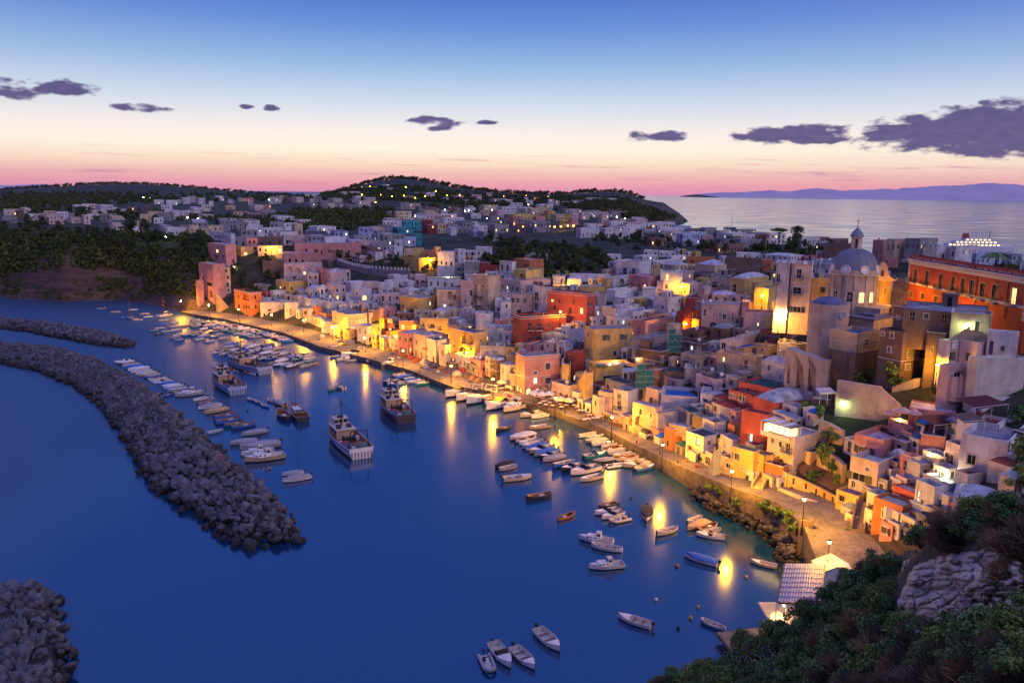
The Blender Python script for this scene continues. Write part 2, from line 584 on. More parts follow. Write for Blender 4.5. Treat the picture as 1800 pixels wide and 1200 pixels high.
def tz_mesh(x,y):
 z=terrain(x,y)
 cl=(y<460)&(x<-140)
 amp=np.where(cl&(z>2)&(z<27),1.0,0.0)
 z=z+amp*(vnoise(x,y,14,1)*7+vnoise(x,y,5,2)*3-4.5)
 return np.where(z<-2.5,z,z-0.4)
land=mk('terrain',grid_mesh('terrain',0,0,0,0,0,0,M['ground'],tz_mesh,xs,ys))
tag(land,kind='structure')

# ------------------------------------------------------------ sea
def water_mat():
 m,nt,b=new_mat('sea_water')
 L=nt.links.new
 geo=nt.nodes.new('ShaderNodeNewGeometry')
 b.inputs['IOR'].default_value=2.6
 b.inputs['Specular Tint'].default_value=(0.66,0.84,1.0,1)
 b.inputs['Base Color'].default_value=(0.003,0.042,0.11,1)
 mp=nt.nodes.new('ShaderNodeMapping')
 mp.inputs['Scale'].default_value=(0.010,0.018,1)
 mp.inputs['Rotation'].default_value=(0,0,0.5)
 L(geo.outputs['Position'],mp.inputs[0])
 n0=node(nt,'ShaderNodeTexNoise')
 n0.inputs['Scale'].default_value=1.0
 n0.inputs['Detail'].default_value=4
 L(mp.outputs[0],n0.inputs['Vector'])
 rr=nt.nodes.new('ShaderNodeMapRange')
 rr.inputs['From Min'].default_value=0.35
 rr.inputs['From Max'].default_value=0.65
 rr.inputs['To Min'].default_value=0.09
 rr.inputs['To Max'].default_value=0.20
 L(n0.outputs['Fac'],rr.inputs['Value'])
 # sheltered, glassier water under the quay; the open side is ruffled by the wind
 sx=nt.nodes.new('ShaderNodeSeparateXYZ')
 L(geo.outputs['Position'],sx.inputs[0])
 op=nt.nodes.new('ShaderNodeMapRange')
 op.interpolation_type='SMOOTHSTEP'
 op.inputs['From Min'].default_value=130
 op.inputs['From Max'].default_value=250
 op.inputs['To Max'].default_value=0.34
 L(mth(nt,'ADD',mth(nt,'MULTIPLY',sx.outputs[0],-2.2),mth(nt,'MULTIPLY',sx.outputs[1],0.15)),op.inputs['Value'])
 L(mth(nt,'ADD',rr.outputs[0],op.outputs[0]),b.inputs['Roughness'])
 n=node(nt,'ShaderNodeTexNoise')
 n.inputs['Scale'].default_value=0.7
 n.inputs['Detail'].default_value=3
 L(geo.outputs['Position'],n.inputs['Vector'])
 mp2=nt.nodes.new('ShaderNodeMapping')
 mp2.inputs['Scale'].default_value=(0.0012,0.008,1)
 L(geo.outputs['Position'],mp2.inputs[0])
 n2=node(nt,'ShaderNodeTexNoise')
 n2.inputs['Scale'].default_value=6.0
 n2.inputs['Detail'].default_value=5
 L(mp2.outputs[0],n2.inputs['Vector'])
 bp=node(nt,'ShaderNodeBump')
 bp.inputs['Strength'].default_value=0.05
 bp.inputs['Distance'].default_value=0.12
 L(n.outputs['Fac'],bp.inputs['Height'])
 L(bp.outputs[0],b.inputs['Normal'])
 return m
M['water']=water_mat()
w=MB()
w.add([(-60000,-3000,0),(60000,-3000,0),(60000,80000,0),(-60000,80000,0)],[(0,1,2,3)])
tag(w.build('sea_water',M['water']),kind='structure')
# distant mountains over the sea
def ridge(name,pts,Y,mat,seed):
 """pts: photo points of the skyline; the range is a solid body of real depth standing in the sea"""
 b=MB()
 rr=random.Random(seed)
 n=90
 xs_=[p[0]for p in pts]
 vs=[]
 rows=5
 for k in range(rows):
  for i in range(n+1):
   x=xs_[0]+(xs_[-1]-xs_[0])*i/n
   y=np.interp(x,xs_,[p[1]for p in pts])
   top=PD(x,y,Y)
   h=max(top.z,2)+(mnoise.noise(Vector((x*0.06,seed,0)))*0.09+mnoise.noise(Vector((x*0.2,seed,3)))*0.05)*max(top.z,2)
   f=[0,0.55,1,0.6,0][k]
   yy=Y+(k-2)*Y*0.06
   vs.append((top.x,yy+mnoise.noise(Vector((x*0.08,k,seed)))*Y*0.03,h*f-2))
 fs=[(k*(n+1)+i,k*(n+1)+i+1,(k+1)*(n+1)+i+1,(k+1)*(n+1)+i)for k in range(rows-1)for i in range(n)]
 b.add(vs,fs)
 return tag(b.build(name,mat,smooth=True),kind='structure')
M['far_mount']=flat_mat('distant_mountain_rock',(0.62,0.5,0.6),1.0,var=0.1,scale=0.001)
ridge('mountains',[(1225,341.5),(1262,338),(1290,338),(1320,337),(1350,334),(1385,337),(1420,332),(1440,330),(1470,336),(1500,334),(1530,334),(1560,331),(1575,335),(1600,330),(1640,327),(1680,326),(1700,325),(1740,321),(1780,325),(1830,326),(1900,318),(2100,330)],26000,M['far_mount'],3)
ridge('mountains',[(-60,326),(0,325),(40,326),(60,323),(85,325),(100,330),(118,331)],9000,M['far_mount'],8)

# ------------------------------------------------------------ quay and sea walls
def stone_mat(name,c1,c2,sc=1.0,bump=0.6,rough=0.9):
 m,nt,b=new_mat(name)
 L=nt.links.new
 geo=nt.nodes.new('ShaderNodeNewGeometry')
 v=nt.nodes.new('ShaderNodeTexVoronoi')
 v.inputs['Scale'].default_value=sc
 L(geo.outputs['Position'],v.inputs['Vector'])
 n=node(nt,'ShaderNodeTexNoise')
 n.inputs['Scale'].default_value=0.5
 n.inputs['Detail'].default_value=8
 L(geo.outputs['Position'],n.inputs['Vector'])
 k=mth(nt,'ADD',mth(nt,'MULTIPLY',n.outputs['Fac'],0.8),mth(nt,'MULTIPLY',v.outputs['Distance'],0.35))
 r=ramp(nt,[(0.3,c1),(0.75,c2)])
 L(k,r.inputs[0])
 L(r.outputs[0],b.inputs['Base Color'])
 b.inputs['Roughness'].default_value=rough
 bp=node(nt,'ShaderNodeBump')
 bp.inputs['Strength'].default_value=bump
 bp.inputs['Distance'].default_value=0.15
 L(k,bp.inputs['Height'])
 L(bp.outputs[0],b.inputs['Normal'])
 return m
M['quay']=stone_mat('quay_paving',(0.08,0.07,0.062,1),(0.22,0.19,0.165,1),1.6,0.4)
M['quay_wall']=stone_mat('quay_wall_stone',(0.06,0.05,0.045,1),(0.2,0.16,0.13,1),1.2,0.9)
M['rubble']=stone_mat('rubble_masonry',(0.07,0.05,0.045,1),(0.2,0.14,0.11,1),1.5,0.9)
def strip(idx0,idx1,width_extra=3.0):
 pts=[Vector((c[0],c[1]))for c in COAST[idx0:idx1+1]]
 zz=[max(c[2],1.2)for c in COAST[idx0:idx1+1]]
 fw=[c[3]+width_extra for c in COAST[idx0:idx1+1]]
 nor=[]
 for i in range(len(pts)):
  a=pts[max(0,i-1)]
  b=pts[min(len(pts)-1,i+1)]
  t=(b-a).normalized()
  nor.append(Vector((-t.y,t.x)))
  # resample finely
 P_,N_,Z_,W_=[],[],[],[]
 for i in range(len(pts)-1):
  n=max(2,int((pts[i+1]-pts[i]).length/2.5))
  for k in range(n):
   t=k/n
   P_.append(pts[i].lerp(pts[i+1],t));N_.append(nor[i].lerp(nor[i+1],t));Z_.append(zz[i]*(1-t)+zz[i+1]*t);W_.append(fw[i]*(1-t)+fw[i+1]*t)
 P_.append(pts[-1]);N_.append(nor[-1]);Z_.append(zz[-1]);W_.append(fw[-1])
 return P_,N_,Z_,W_
QI0,QI1=6,23
P_,N_,Z_,W_=strip(QI0,QI1)
q=MB()
n=len(P_)
kerb=0.5
vs=[]
for p,nn,z,wd in zip(P_,N_,Z_,W_):
 vs+=[(p.x,p.y,-1.5),(p.x,p.y,z),(p.x+nn.x*kerb,p.y+nn.y*kerb,z+0.0),(p.x+nn.x*(kerb),p.y+nn.y*kerb,z-0.12),(p.x+nn.x*wd,p.y+nn.y*wd,z-0.05+0.15)]
fs,ms=[],[]
for i in range(n-1):
 a,b_=i*5,(i+1)*5
 for k in range(4):
  fs.append((a+k,b_+k,b_+k+1,a+k+1));ms.append(0 if k==0 else 1)
q.add(vs,fs)
q.m=ms
tag(q.build('quay',[M['quay_wall'],M['quay']]),kind='structure')

# ------------------------------------------------------------ boulders
def rock_mesh(name,seed,sub=1):
 bm=bmesh.new()
 bmesh.ops.create_icosphere(bm,subdivisions=sub,radius=0.5)
 rr=random.Random(seed)
 sx,sy,sz=rr.uniform(0.85,1.3),rr.uniform(0.75,1.05),rr.uniform(0.6,0.85)
 off=Vector((seed*3.1,seed*1.7,0))
 pl=[(Vector((rr.gauss(0,1),rr.gauss(0,1),rr.gauss(0,1))).normalized(),rr.uniform(0.24,0.38))for _ in range(9)]
 for v in bm.verts:
  c=v.co*(1+0.35*mnoise.noise(v.co*2.2+off))
  for nr,dd in pl:
   k=c.dot(nr)-dd
   if k>0:
    c=c-nr*k
  v.co=Vector((c.x*sx,c.y*sy,c.z*sz))
 me=bpy.data.meshes.new(name)
 bm.to_mesh(me)
 bm.free()
 return me
def rock_mat():
 m,nt,b=new_mat('boulder_stone')
 L=nt.links.new
 geo=nt.nodes.new('ShaderNodeNewGeometry')
 n=node(nt,'ShaderNodeTexNoise')
 n.inputs['Scale'].default_value=0.9
 n.inputs['Detail'].default_value=7
 n.inputs['Roughness'].default_value=0.65
 L(geo.outputs['Position'],n.inputs['Vector'])
 r=ramp(nt,[(0.3,(0.03,0.03,0.035,1)),(0.7,(0.16,0.17,0.215,1))])
 L(n.outputs['Fac'],r.inputs[0])
 ri=ramp(nt,[(0,(0.45,0.45,0.45,1)),(1,(1.15,1.1,1.05,1))])
 L(geo.outputs['Random Per Island'],ri.inputs[0])
 c=mixc(nt,1.0,r.outputs[0],ri.outputs[0],'MULTIPLY')
 # Wet weed at the water line; band raised to paint the flanks in shade
 sep=nt.nodes.new('ShaderNodeSeparateXYZ')
 L(geo.outputs['Position'],sep.inputs[0])
 wet_shade=nt.nodes.new('ShaderNodeMapRange')
 wet_shade.inputs['From Min'].default_value=0.5
 wet_shade.inputs['From Max'].default_value=1.9
 wet_shade.inputs['To Min'].default_value=1.0
 wet_shade.inputs['To Max'].default_value=0.0
 L(mth(nt,'ADD',sep.outputs[2],mth(nt,'MULTIPLY',n.outputs['Fac'],-0.5)),wet_shade.inputs['Value'])
 c=mixc(nt,wet_shade.outputs[0],c,(0.025,0.022,0.022,1))
 L(c,b.inputs['Base Color'])
 b.inputs['Roughness'].default_value=0.85
 bp=node(nt,'ShaderNodeBump')
 bp.inputs['Strength'].default_value=0.5
 bp.inputs['Distance'].default_value=0.1
 L(n.outputs['Fac'],bp.inputs['Height'])
 L(bp.outputs[0],b.inputs['Normal'])
 return m
M['rock']=rock_mat()
ROCKS=[rock_mesh('boulder',s+1,1 if s<6 else 2)for s in range(8)]
for me in ROCKS:
 me.materials.append(M['rock'])
ROCKV=[]
for me in ROCKS:
 v=np.zeros(len(me.vertices)*3)
 me.vertices.foreach_get('co',v)
 f=np.array([p.vertices[:]for p in me.polygons])
 ROCKV.append((v.reshape(-1,3),f))
def rot_mats(n,r):
 q=r.normal(size=(n,4))
 q/=np.linalg.norm(q,axis=1)[:,None]
 w_,x,y,z=q.T
 return np.stack([1-2*(y*y+z*z),2*(x*y-z*w_),2*(x*z+y*w_),2*(x*y+z*w_),1-2*(x*x+z*z),2*(y*z-x*w_),2*(x*z-y*w_),2*(y*z+x*w_),1-2*(x*x+y*y)],1).reshape(n,3,3)
def np_mesh(name,V,Fc,mats,smooth=False,mi=None):
 me=bpy.data.meshes.new(name)
 k=Fc.shape[1]
 me.vertices.add(len(V))
 me.vertices.foreach_set('co',np.ascontiguousarray(V,dtype=np.float32).ravel())
 me.loops.add(Fc.size)
 me.loops.foreach_set('vertex_index',Fc.ravel().astype(np.int32))
 me.polygons.add(len(Fc))
 me.polygons.foreach_set('loop_start',(np.arange(len(Fc))*k).astype(np.int32))
 me.polygons.foreach_set('loop_total',np.full(len(Fc),k,np.int32))
 if smooth:
  me.polygons.foreach_set('use_smooth',np.ones(len(Fc),bool))
 for m in (mats if isinstance(mats,(list,tuple))else [mats]):
  me.materials.append(m)
 if mi is not None:
  me.polygons.foreach_set('material_index',mi.astype(np.int32))
 me.update(calc_edges=True)
 return me
def merge_copies(name,protos,idx,loc,scl,rot,mats,smooth=False):
 V,Fc,b=[],[],0
 for k,(v,f)in enumerate(protos):
  sel=np.where(idx==k)[0]
  if not len(sel):
   continue
  vv=np.einsum('nij,vj->nvi',rot[sel],v)*scl[sel][:,None,None]+loc[sel][:,None,:]
  ff=f[None]+(b+np.arange(len(sel))*len(v))[:,None,None]
  V.append(vv.reshape(-1,3))
  Fc.append(ff.reshape(-1,f.shape[1]))
  b+=len(sel)*len(v)
 return np_mesh(name,np.concatenate(V),np.concatenate(Fc),mats,smooth)
def mound(name,left,right,h,label,size=1.9,crest=0.62,near=300,seed=1,dens=1.0,cat='breakwater'):
 size=size*0.86
 """left/right: matching waterline points (world); a rubble mound with a solid core and loose boulders"""
 r=np.random.default_rng(seed)
 root=mk(name,None)
 c=left[0]
 root.location=(c[0],c[1],0)
 tag(root,label,cat)
 n=len(left)
 L_,R_=np.array(left,float),np.array(right,float)
 prof=[(0.0,-0.6),(0.12,0.45),(0.35,0.75),(crest,1.0),(0.85,0.72),(1.0,-0.6)]
 core=MB()
 vs=[]
 for i in range(n):
  e=1.0 if 0<i<n-1 else 0.45
  for t,hh in prof:
   p=L_[i]*(1-t)+R_[i]*t
   vs.append((p[0]-c[0],p[1]-c[1],(h*hh if hh>0 else hh)*(e if e==1 else 0.1)-0.9))
 m_=len(prof)
 core.add(vs,[(i*m_+k,(i+1)*m_+k,(i+1)*m_+k+1,i*m_+k+1)for i in range(n-1)for k in range(m_-1)])
 core.build('core',M['rock'],root)
 seg=np.linalg.norm((L_[1:]+R_[1:])/2-(L_[:-1]+R_[:-1])/2,axis=1)
 wid=np.linalg.norm(L_-R_,axis=1)
 area=seg*(wid[1:]+wid[:-1])/2
 N=int(area.sum()/(size*size*0.40)*dens)
 si=r.choice(n-1,size=N,p=area/area.sum())
 a,t=r.random(N),r.random(N)*0.95+0.025
 p=(L_[si]*(1-a[:,None])+L_[si+1]*a[:,None])*(1-t[:,None])+(R_[si]*(1-a[:,None])+R_[si+1]*a[:,None])*t[:,None]
 hh=np.interp(t,[q_[0]for q_ in prof],[max(0.0,q_[1])for q_ in prof])*h
 endf=np.clip(np.minimum(si+a,n-1-si-a)/0.7,0.35,1)
 z=hh*endf+r.normal(0,0.22,N)+0.0
 p=p+r.normal(0,0.35,(N,2))
 sc=size*np.clip(r.lognormal(0,0.32,N),0.5,2.1)
 loc=np.stack([p[:,0]-c[0],p[:,1]-c[1],z],1)
 rot=rot_mats(N,r)
 idx=r.integers(0,len(ROCKS),N)
 dist=np.hypot(p[:,0],p[:,1])
 vis=-(sc/dist)
 order=np.argsort(vis)
 nearset=order[:near]
 rest=order[near:]
 for i in nearset:
  o=mk('boulder',ROCKS[idx[i]],root,loc=tuple(loc[i]))
  o.rotation_euler=Matrix(rot[i].tolist()).to_euler()
  o.scale=(sc[i],)*3
 if len(rest):
  me=merge_copies('boulder_mass',ROCKV,idx[rest],loc[rest],sc[rest],rot[rest],M['rock'])
  tag(mk('boulder_mass',me,root),kind='stuff')
 return root
def wp(*pts):
 return [tuple(P(a,b,0).xy)for a,b in pts]
mound('breakwater',wp((-120,612),(0,640),(70,655),(130,682),(180,720),(222,790),(262,862),(330,905),(385,945),(425,972)),
 wp((-120,585),(0,609),(100,616),(175,640),(250,680),(320,735),(395,800),(455,852),(505,900),(542,950)),2.6,
 'long curved breakwater of dark grey boulders across the middle of the harbour',seed=3)
mound('breakwater',wp((-80,574),(0,578),(60,586),(110,597),(170,608),(225,613)),
 wp((-80,560),(0,564),(70,570),(140,580),(200,592),(238,603)),2.0,
 'short low breakwater of boulders near the cliff, beyond the long one',seed=5,size=1.8)
mound('breakwater',wp((-330,1190),(-260,1130),(-200,1060),(-100,1030),(0,1042),(60,1050)),
 wp((30,1420),(70,1350),(110,1280),(132,1200),(125,1120),(98,1052)),3.4,
 'end of a boulder mole cut off by the lower left corner of the photo',seed=9,size=1.7,crest=0.55)

# ------------------------------------------------------------ houses
PAL={
 'w':((0.76,0.73,0.70),'white'),'c':((0.68,0.53,0.34),'cream'),'y':((0.72,0.50,0.16),'yellow'),
 'p':((0.64,0.30,0.28),'pink'),'r':((0.34,0.06,0.055),'red'),'o':((0.60,0.21,0.09),'orange'),
 's':((0.22,0.145,0.11),'brown stone'),'g':((0.33,0.32,0.33),'grey'),'b':((0.42,0.48,0.66),'pale blue'),
 'l':((0.70,0.53,0.48),'pale rose'),'t':((0.05,0.35,0.38),'teal'),'a':((0.72,0.62,0.50),'off-white'),
 'm':((0.62,0.13,0.10),'coral red')}
ROOF={'G':((0.36,0.36,0.40),'grey'),'W':((0.62,0.62,0.66),'whitewashed'),'B':((0.03,0.20,0.62),'bright blue'),
 'N':((0.05,0.15,0.12),'dark green'),'R':((0.28,0.07,0.06),'dark red'),'K':((0.09,0.09,0.10),'dark'),'T':((0.20,0.10,0.07),'brown tiled')}
SHUT=[(0.03,0.07,0.05),(0.05,0.035,0.03),(0.10,0.06,0.04),(0.22,0.22,0.22),(0.04,0.07,0.14),(0.08,0.09,0.06)]
_wcache={}
def q1(v,s=0.1):
 return max(s,round(v/s)*s)
def arch_pts(w,h,n=8,square=False):
 """outline of an opening, centre-bottom origin; the arch springs at h - w/2"""
 if square:
  return [(-w/2,0),(w/2,0),(w/2,h),(-w/2,h)]
 r=w/2
 hs=max(0.05,h-r)
 ry=h-hs
 return [(-r,0),(r,0)]+[(r*math.cos(math.pi*k/n),hs+ry*math.sin(math.pi*k/n))for k in range(n+1)]
def pane_mesh(w,h,arch,mat):
 key=('pane',w,h,arch,mat.name)
 if key not in _wcache:
  b=MB()
  pts=arch_pts(w-0.04,h-0.02,8,not arch)
  tri=tessellate_polygon([[Vector((x,z,0))for x,z in pts]])
  b.add([(x,0.0,z)for x,z in pts],[tuple(t)for t in tri])
  _wcache[key]=b.mesh('pane',mat)
 return _wcache[key]
def frame_mesh(w,h,arch,style):
 key=('frame',w,h,arch,style)
 if key not in _wcache:
  b=MB()
  t=0.07
  b.box((0,-0.03,h/2),(t,0.06,h))
  b.box((-w/2+t/2,-0.03,h/2),(t,0.06,h))
  b.box((w/2-t/2,-0.03,h/2),(t,0.06,h))
  b.box((0,-0.03,t/2),(w,0.05,t))
  b.box((0,-0.03,h*(0.62 if arch else 1)-t/2),(w,0.05,t))
  if style==1 and h>1.5:
   b.box((0,-0.03,h*0.42),(w,0.05,t))
  _wcache[key]=b.mesh('window',M['paint'])
 return _wcache[key]
def surround_mesh(w,h):
 key=('sur',w,h)
 if key not in _wcache:
  b=MB()
  t=0.16
  b.box((-w/2-t/2,-0.23,h/2),(t,0.06,h))
  b.box((w/2+t/2,-0.23,h/2),(t,0.06,h))
  b.box((0,-0.24,h+t/2),(w+2*t+0.1,0.1,t))
  b.box((0,-0.25,-0.06),(w+2*t+0.12,0.14,0.12))
  _wcache[key]=b.mesh('surround',M['paint'])
 return _wcache[key]
def shutter_mesh(w,h):
 key=('sh',w,h)
 if key not in _wcache:
  b=MB()
  b.box((0,0,h/2),(w,0.04,h))
  n=max(3,int(h/0.22))
  for k in range(n):
   b.box((0,-0.03,(k+0.5)*h/n),(w*0.8,0.03,h/n*0.45))
  _wcache[key]=b.mesh('shutter',M['paint'])
 return _wcache[key]
def balcony_mesh(w,solid=False):
 key=('bal',w,solid)
 if key not in _wcache:
  b=MB()
  d=0.9
  b.box((0,-d/2,-0.08),(w,d,0.14))
  for s in (-1,1):
   b.box((s*(w/2-0.25),-d*0.35,-0.28),(0.14,d*0.6,0.26))
  _wcache[key]=b.mesh('balcony',M['plaster'])
  r=MB()
  if solid:
   r.box((0,-d+0.05,0.45),(w,0.1,0.9))
   for s in (-1,1):
    r.box((s*(w/2-0.05),-d/2,0.45),(0.1,d-0.2,0.9))
  else:
   n=max(4,int(w/0.2))
   for k in range(n+1):
    r.box((-w/2+w*k/n,-d+0.03,0.45),(0.03,0.03,0.9))
   for s in (-1,1):
    for k in range(4):
     r.box((s*w/2,-d*(k+0.5)/4.5,0.45),(0.03,0.03,0.9))
    r.box((s*w/2,-d/2,0.92),(0.05,d,0.04))
   r.box((0,-d+0.03,0.92),(w,0.05,0.05))
  _wcache[('rail',w,solid)]=r.mesh('railing',M['plaster']if solid else M['iron'])
 return _wcache[key],_wcache[('rail',w,solid)]
def dish_mesh():
 if 'dish' not in _wcache:
  b=MB()
  pr=[(0.02,0.0),(0.18,0.02),(0.34,0.07),(0.45,0.14),(0.46,0.15),(0.34,0.10),(0.02,0.03)]
  b.lathe(pr,n=12)
  m_=Matrix.Rotation(R(62),4,'X')
  b.v=[tuple(m_@Vector(v)+Vector((0,0,0.9)))for v in b.v]
  b.tube((0,0,0),(0,0.05,0.9),0.03,n=5)
  b.tube((0,-0.1,0.85),(0,-0.5,1.05),0.015,n=4)
  _wcache['dish']=b.mesh('satellite_dish',M['white'])
 return _wcache['dish']
def antenna_mesh(h=2.4):
 if 'ant' not in _wcache:
  b=MB()
  b.tube((0,0,0),(0,0,h),0.03,n=4)
  b.tube((-0.6,0,h-0.15),(0.6,0,h-0.15),0.018,n=4)
  for k in range(7):
   b.tube((-0.5+k*0.17,-0.25,h-0.15),(-0.5+k*0.17,0.25,h-0.15),0.012,n=3)
  b.tube((-0.3,0,h-0.7),(0.3,0,h-0.7),0.015,n=4)
  _wcache['ant']=b.mesh('antenna',M['iron'])
 return _wcache['ant']
def tank_mesh():
 if 'tank' not in _wcache:
  b=MB()
  b.lathe([(0.01,1.25),(0.3,1.22),(0.5,1.05),(0.52,0.2),(0.5,0.12),(0.01,0.1)],n=12)
  b.box((0,0,0.05),(0.9,0.9,0.12))
  _wcache['tank']=b.mesh('water_tank',M['paint'])
 return _wcache['tank']
def chimney_mesh():
 if 'chim' not in _wcache:
  b=MB()
  b.box((0,0,0.5),(0.5,0.4,1.1))
  b.box((0,0,1.08),(0.62,0.52,0.1))
  b.box((0,0,1.25),(0.3,0.25,0.25))
  _wcache['chim']=b.mesh('chimney',M['plaster'])
 return _wcache['chim']
def face_with_holes(b,w,z0,z1,holes,tf,depth=0.25,deep=1.3):
 """one wall face, u 0..w, z z0..z1; holes: (u, z, w, h, arch, deep?) centre-bottom. tf(u, d, z) -> local point, d = depth behind the face"""
 outer=[Vector((0,z0,0)),Vector((w,z0,0)),Vector((w,z1,0)),Vector((0,z1,0))]
 loops=[outer]
 for (u,z,hw,hh,arch,dp)in holes:
  pts=arch_pts(hw,hh,8,not arch)
  loops.append([Vector((u+x,z+y,0))for x,y in reversed(pts)])
 allp=[p for l in loops for p in l]
 tri=tessellate_polygon(loops)
 fs=[]
 for t in tri:
  a,c,d=(allp[i]for i in t)
  if (c-a).cross(d-a).z<0:
   t=(t[0],t[2],t[1])
  fs.append(tuple(t))
 b.add([tf(p.x,0,p.y)for p in allp],fs)
 for (u,z,hw,hh,arch,dp)in holes:
  pts=arch_pts(hw,hh,8,not arch)
  n=len(pts)
  dd=deep if dp else depth
  vs=[tf(u+x,0,z+y)for x,y in pts]+[tf(u+x,dd,z+y)for x,y in pts]
  b.add(vs,[(i,i+n,(i+1)%n+n,(i+1)%n)for i in range(n)])
  if dp:
   tr=tessellate_polygon([[Vector((x,y,0))for x,y in pts]])
   b.add([tf(u+x,dd,z+y)for x,y in pts],[tuple(t)for t in tr])
def valid_holes(w,z0,z1,holes):
 out=[]
 for h in holes:
  u,z,hw,hh,arch,dp=h[:6]
  if u-hw/2<0.12 or u+hw/2>w-0.12 or z<z0+0.02 or z+hh>z1-0.1:
   continue
  if any(abs(u-o[0])<(hw+o[2])/2+0.08 and z<o[1]+o[3]+0.08 and o[1]<z+hh+0.08 for o in out):
   continue
  out.append(h)
 return out
HOUSES=[]
FOOT=[]
class House:
 pass
def put_window(root,tf_loc,rz,w,h,arch,kind,lod,rr,shut=None,trim=(0.6,0.58,0.55)):
 """kind: 'd' dark, 'l' lit warm, 'c' lit cool, 's' closed shutters, 'o' open shutters, 'D' door, 'B' balcony door, 'L' lit balcony door"""
 w,h=q1(w),q1(h)
 mat=M['lit_warm']if kind in 'lL' else M['lit_cool']if kind=='c' else M['dark_pane']
 nm='door' if kind in 'D' else 'window'
 fr=mk(nm,frame_mesh(w,h,arch,1),root,loc=tf_loc(0,0.2,0),rz=rz,color=trim+(1,))
 sc=shut or rr.choice(SHUT)
 mk('pane',pane_mesh(w,h,arch,mat),fr,loc=(0,0.03,0))
 if lod==0:
  if kind in 'dlcsoBL' and not arch:
   mk('surround',surround_mesh(w,h),fr,color=trim+(1,))
  if kind in 'so':
   for s in (-1,1):
    if kind=='s':
     mk('shutter',shutter_mesh(q1(w/2,0.05)-0.02,h),fr,loc=(s*w/4,-0.14,0),color=sc+(1,))
    else:
     mk('shutter',shutter_mesh(q1(w/2,0.05),h),fr,loc=(s*(w*0.75+0.05),-0.28,0),color=sc+(1,))
 elif kind in 'so' and lod==1:
  mk('shutter',shutter_mesh(q1(w,0.05),h),fr,loc=(0,-0.1,0),color=sc+(1,))
 if kind in 'BL' and lod<=1:
  bm_,rl=balcony_mesh(q1(w+0.9,0.2))
  bo=mk('balcony',bm_,root,loc=tf_loc(0,0.0,-0.02),rz=rz,color=(0.55,0.5,0.46,1))
  mk('railing',rl,bo)
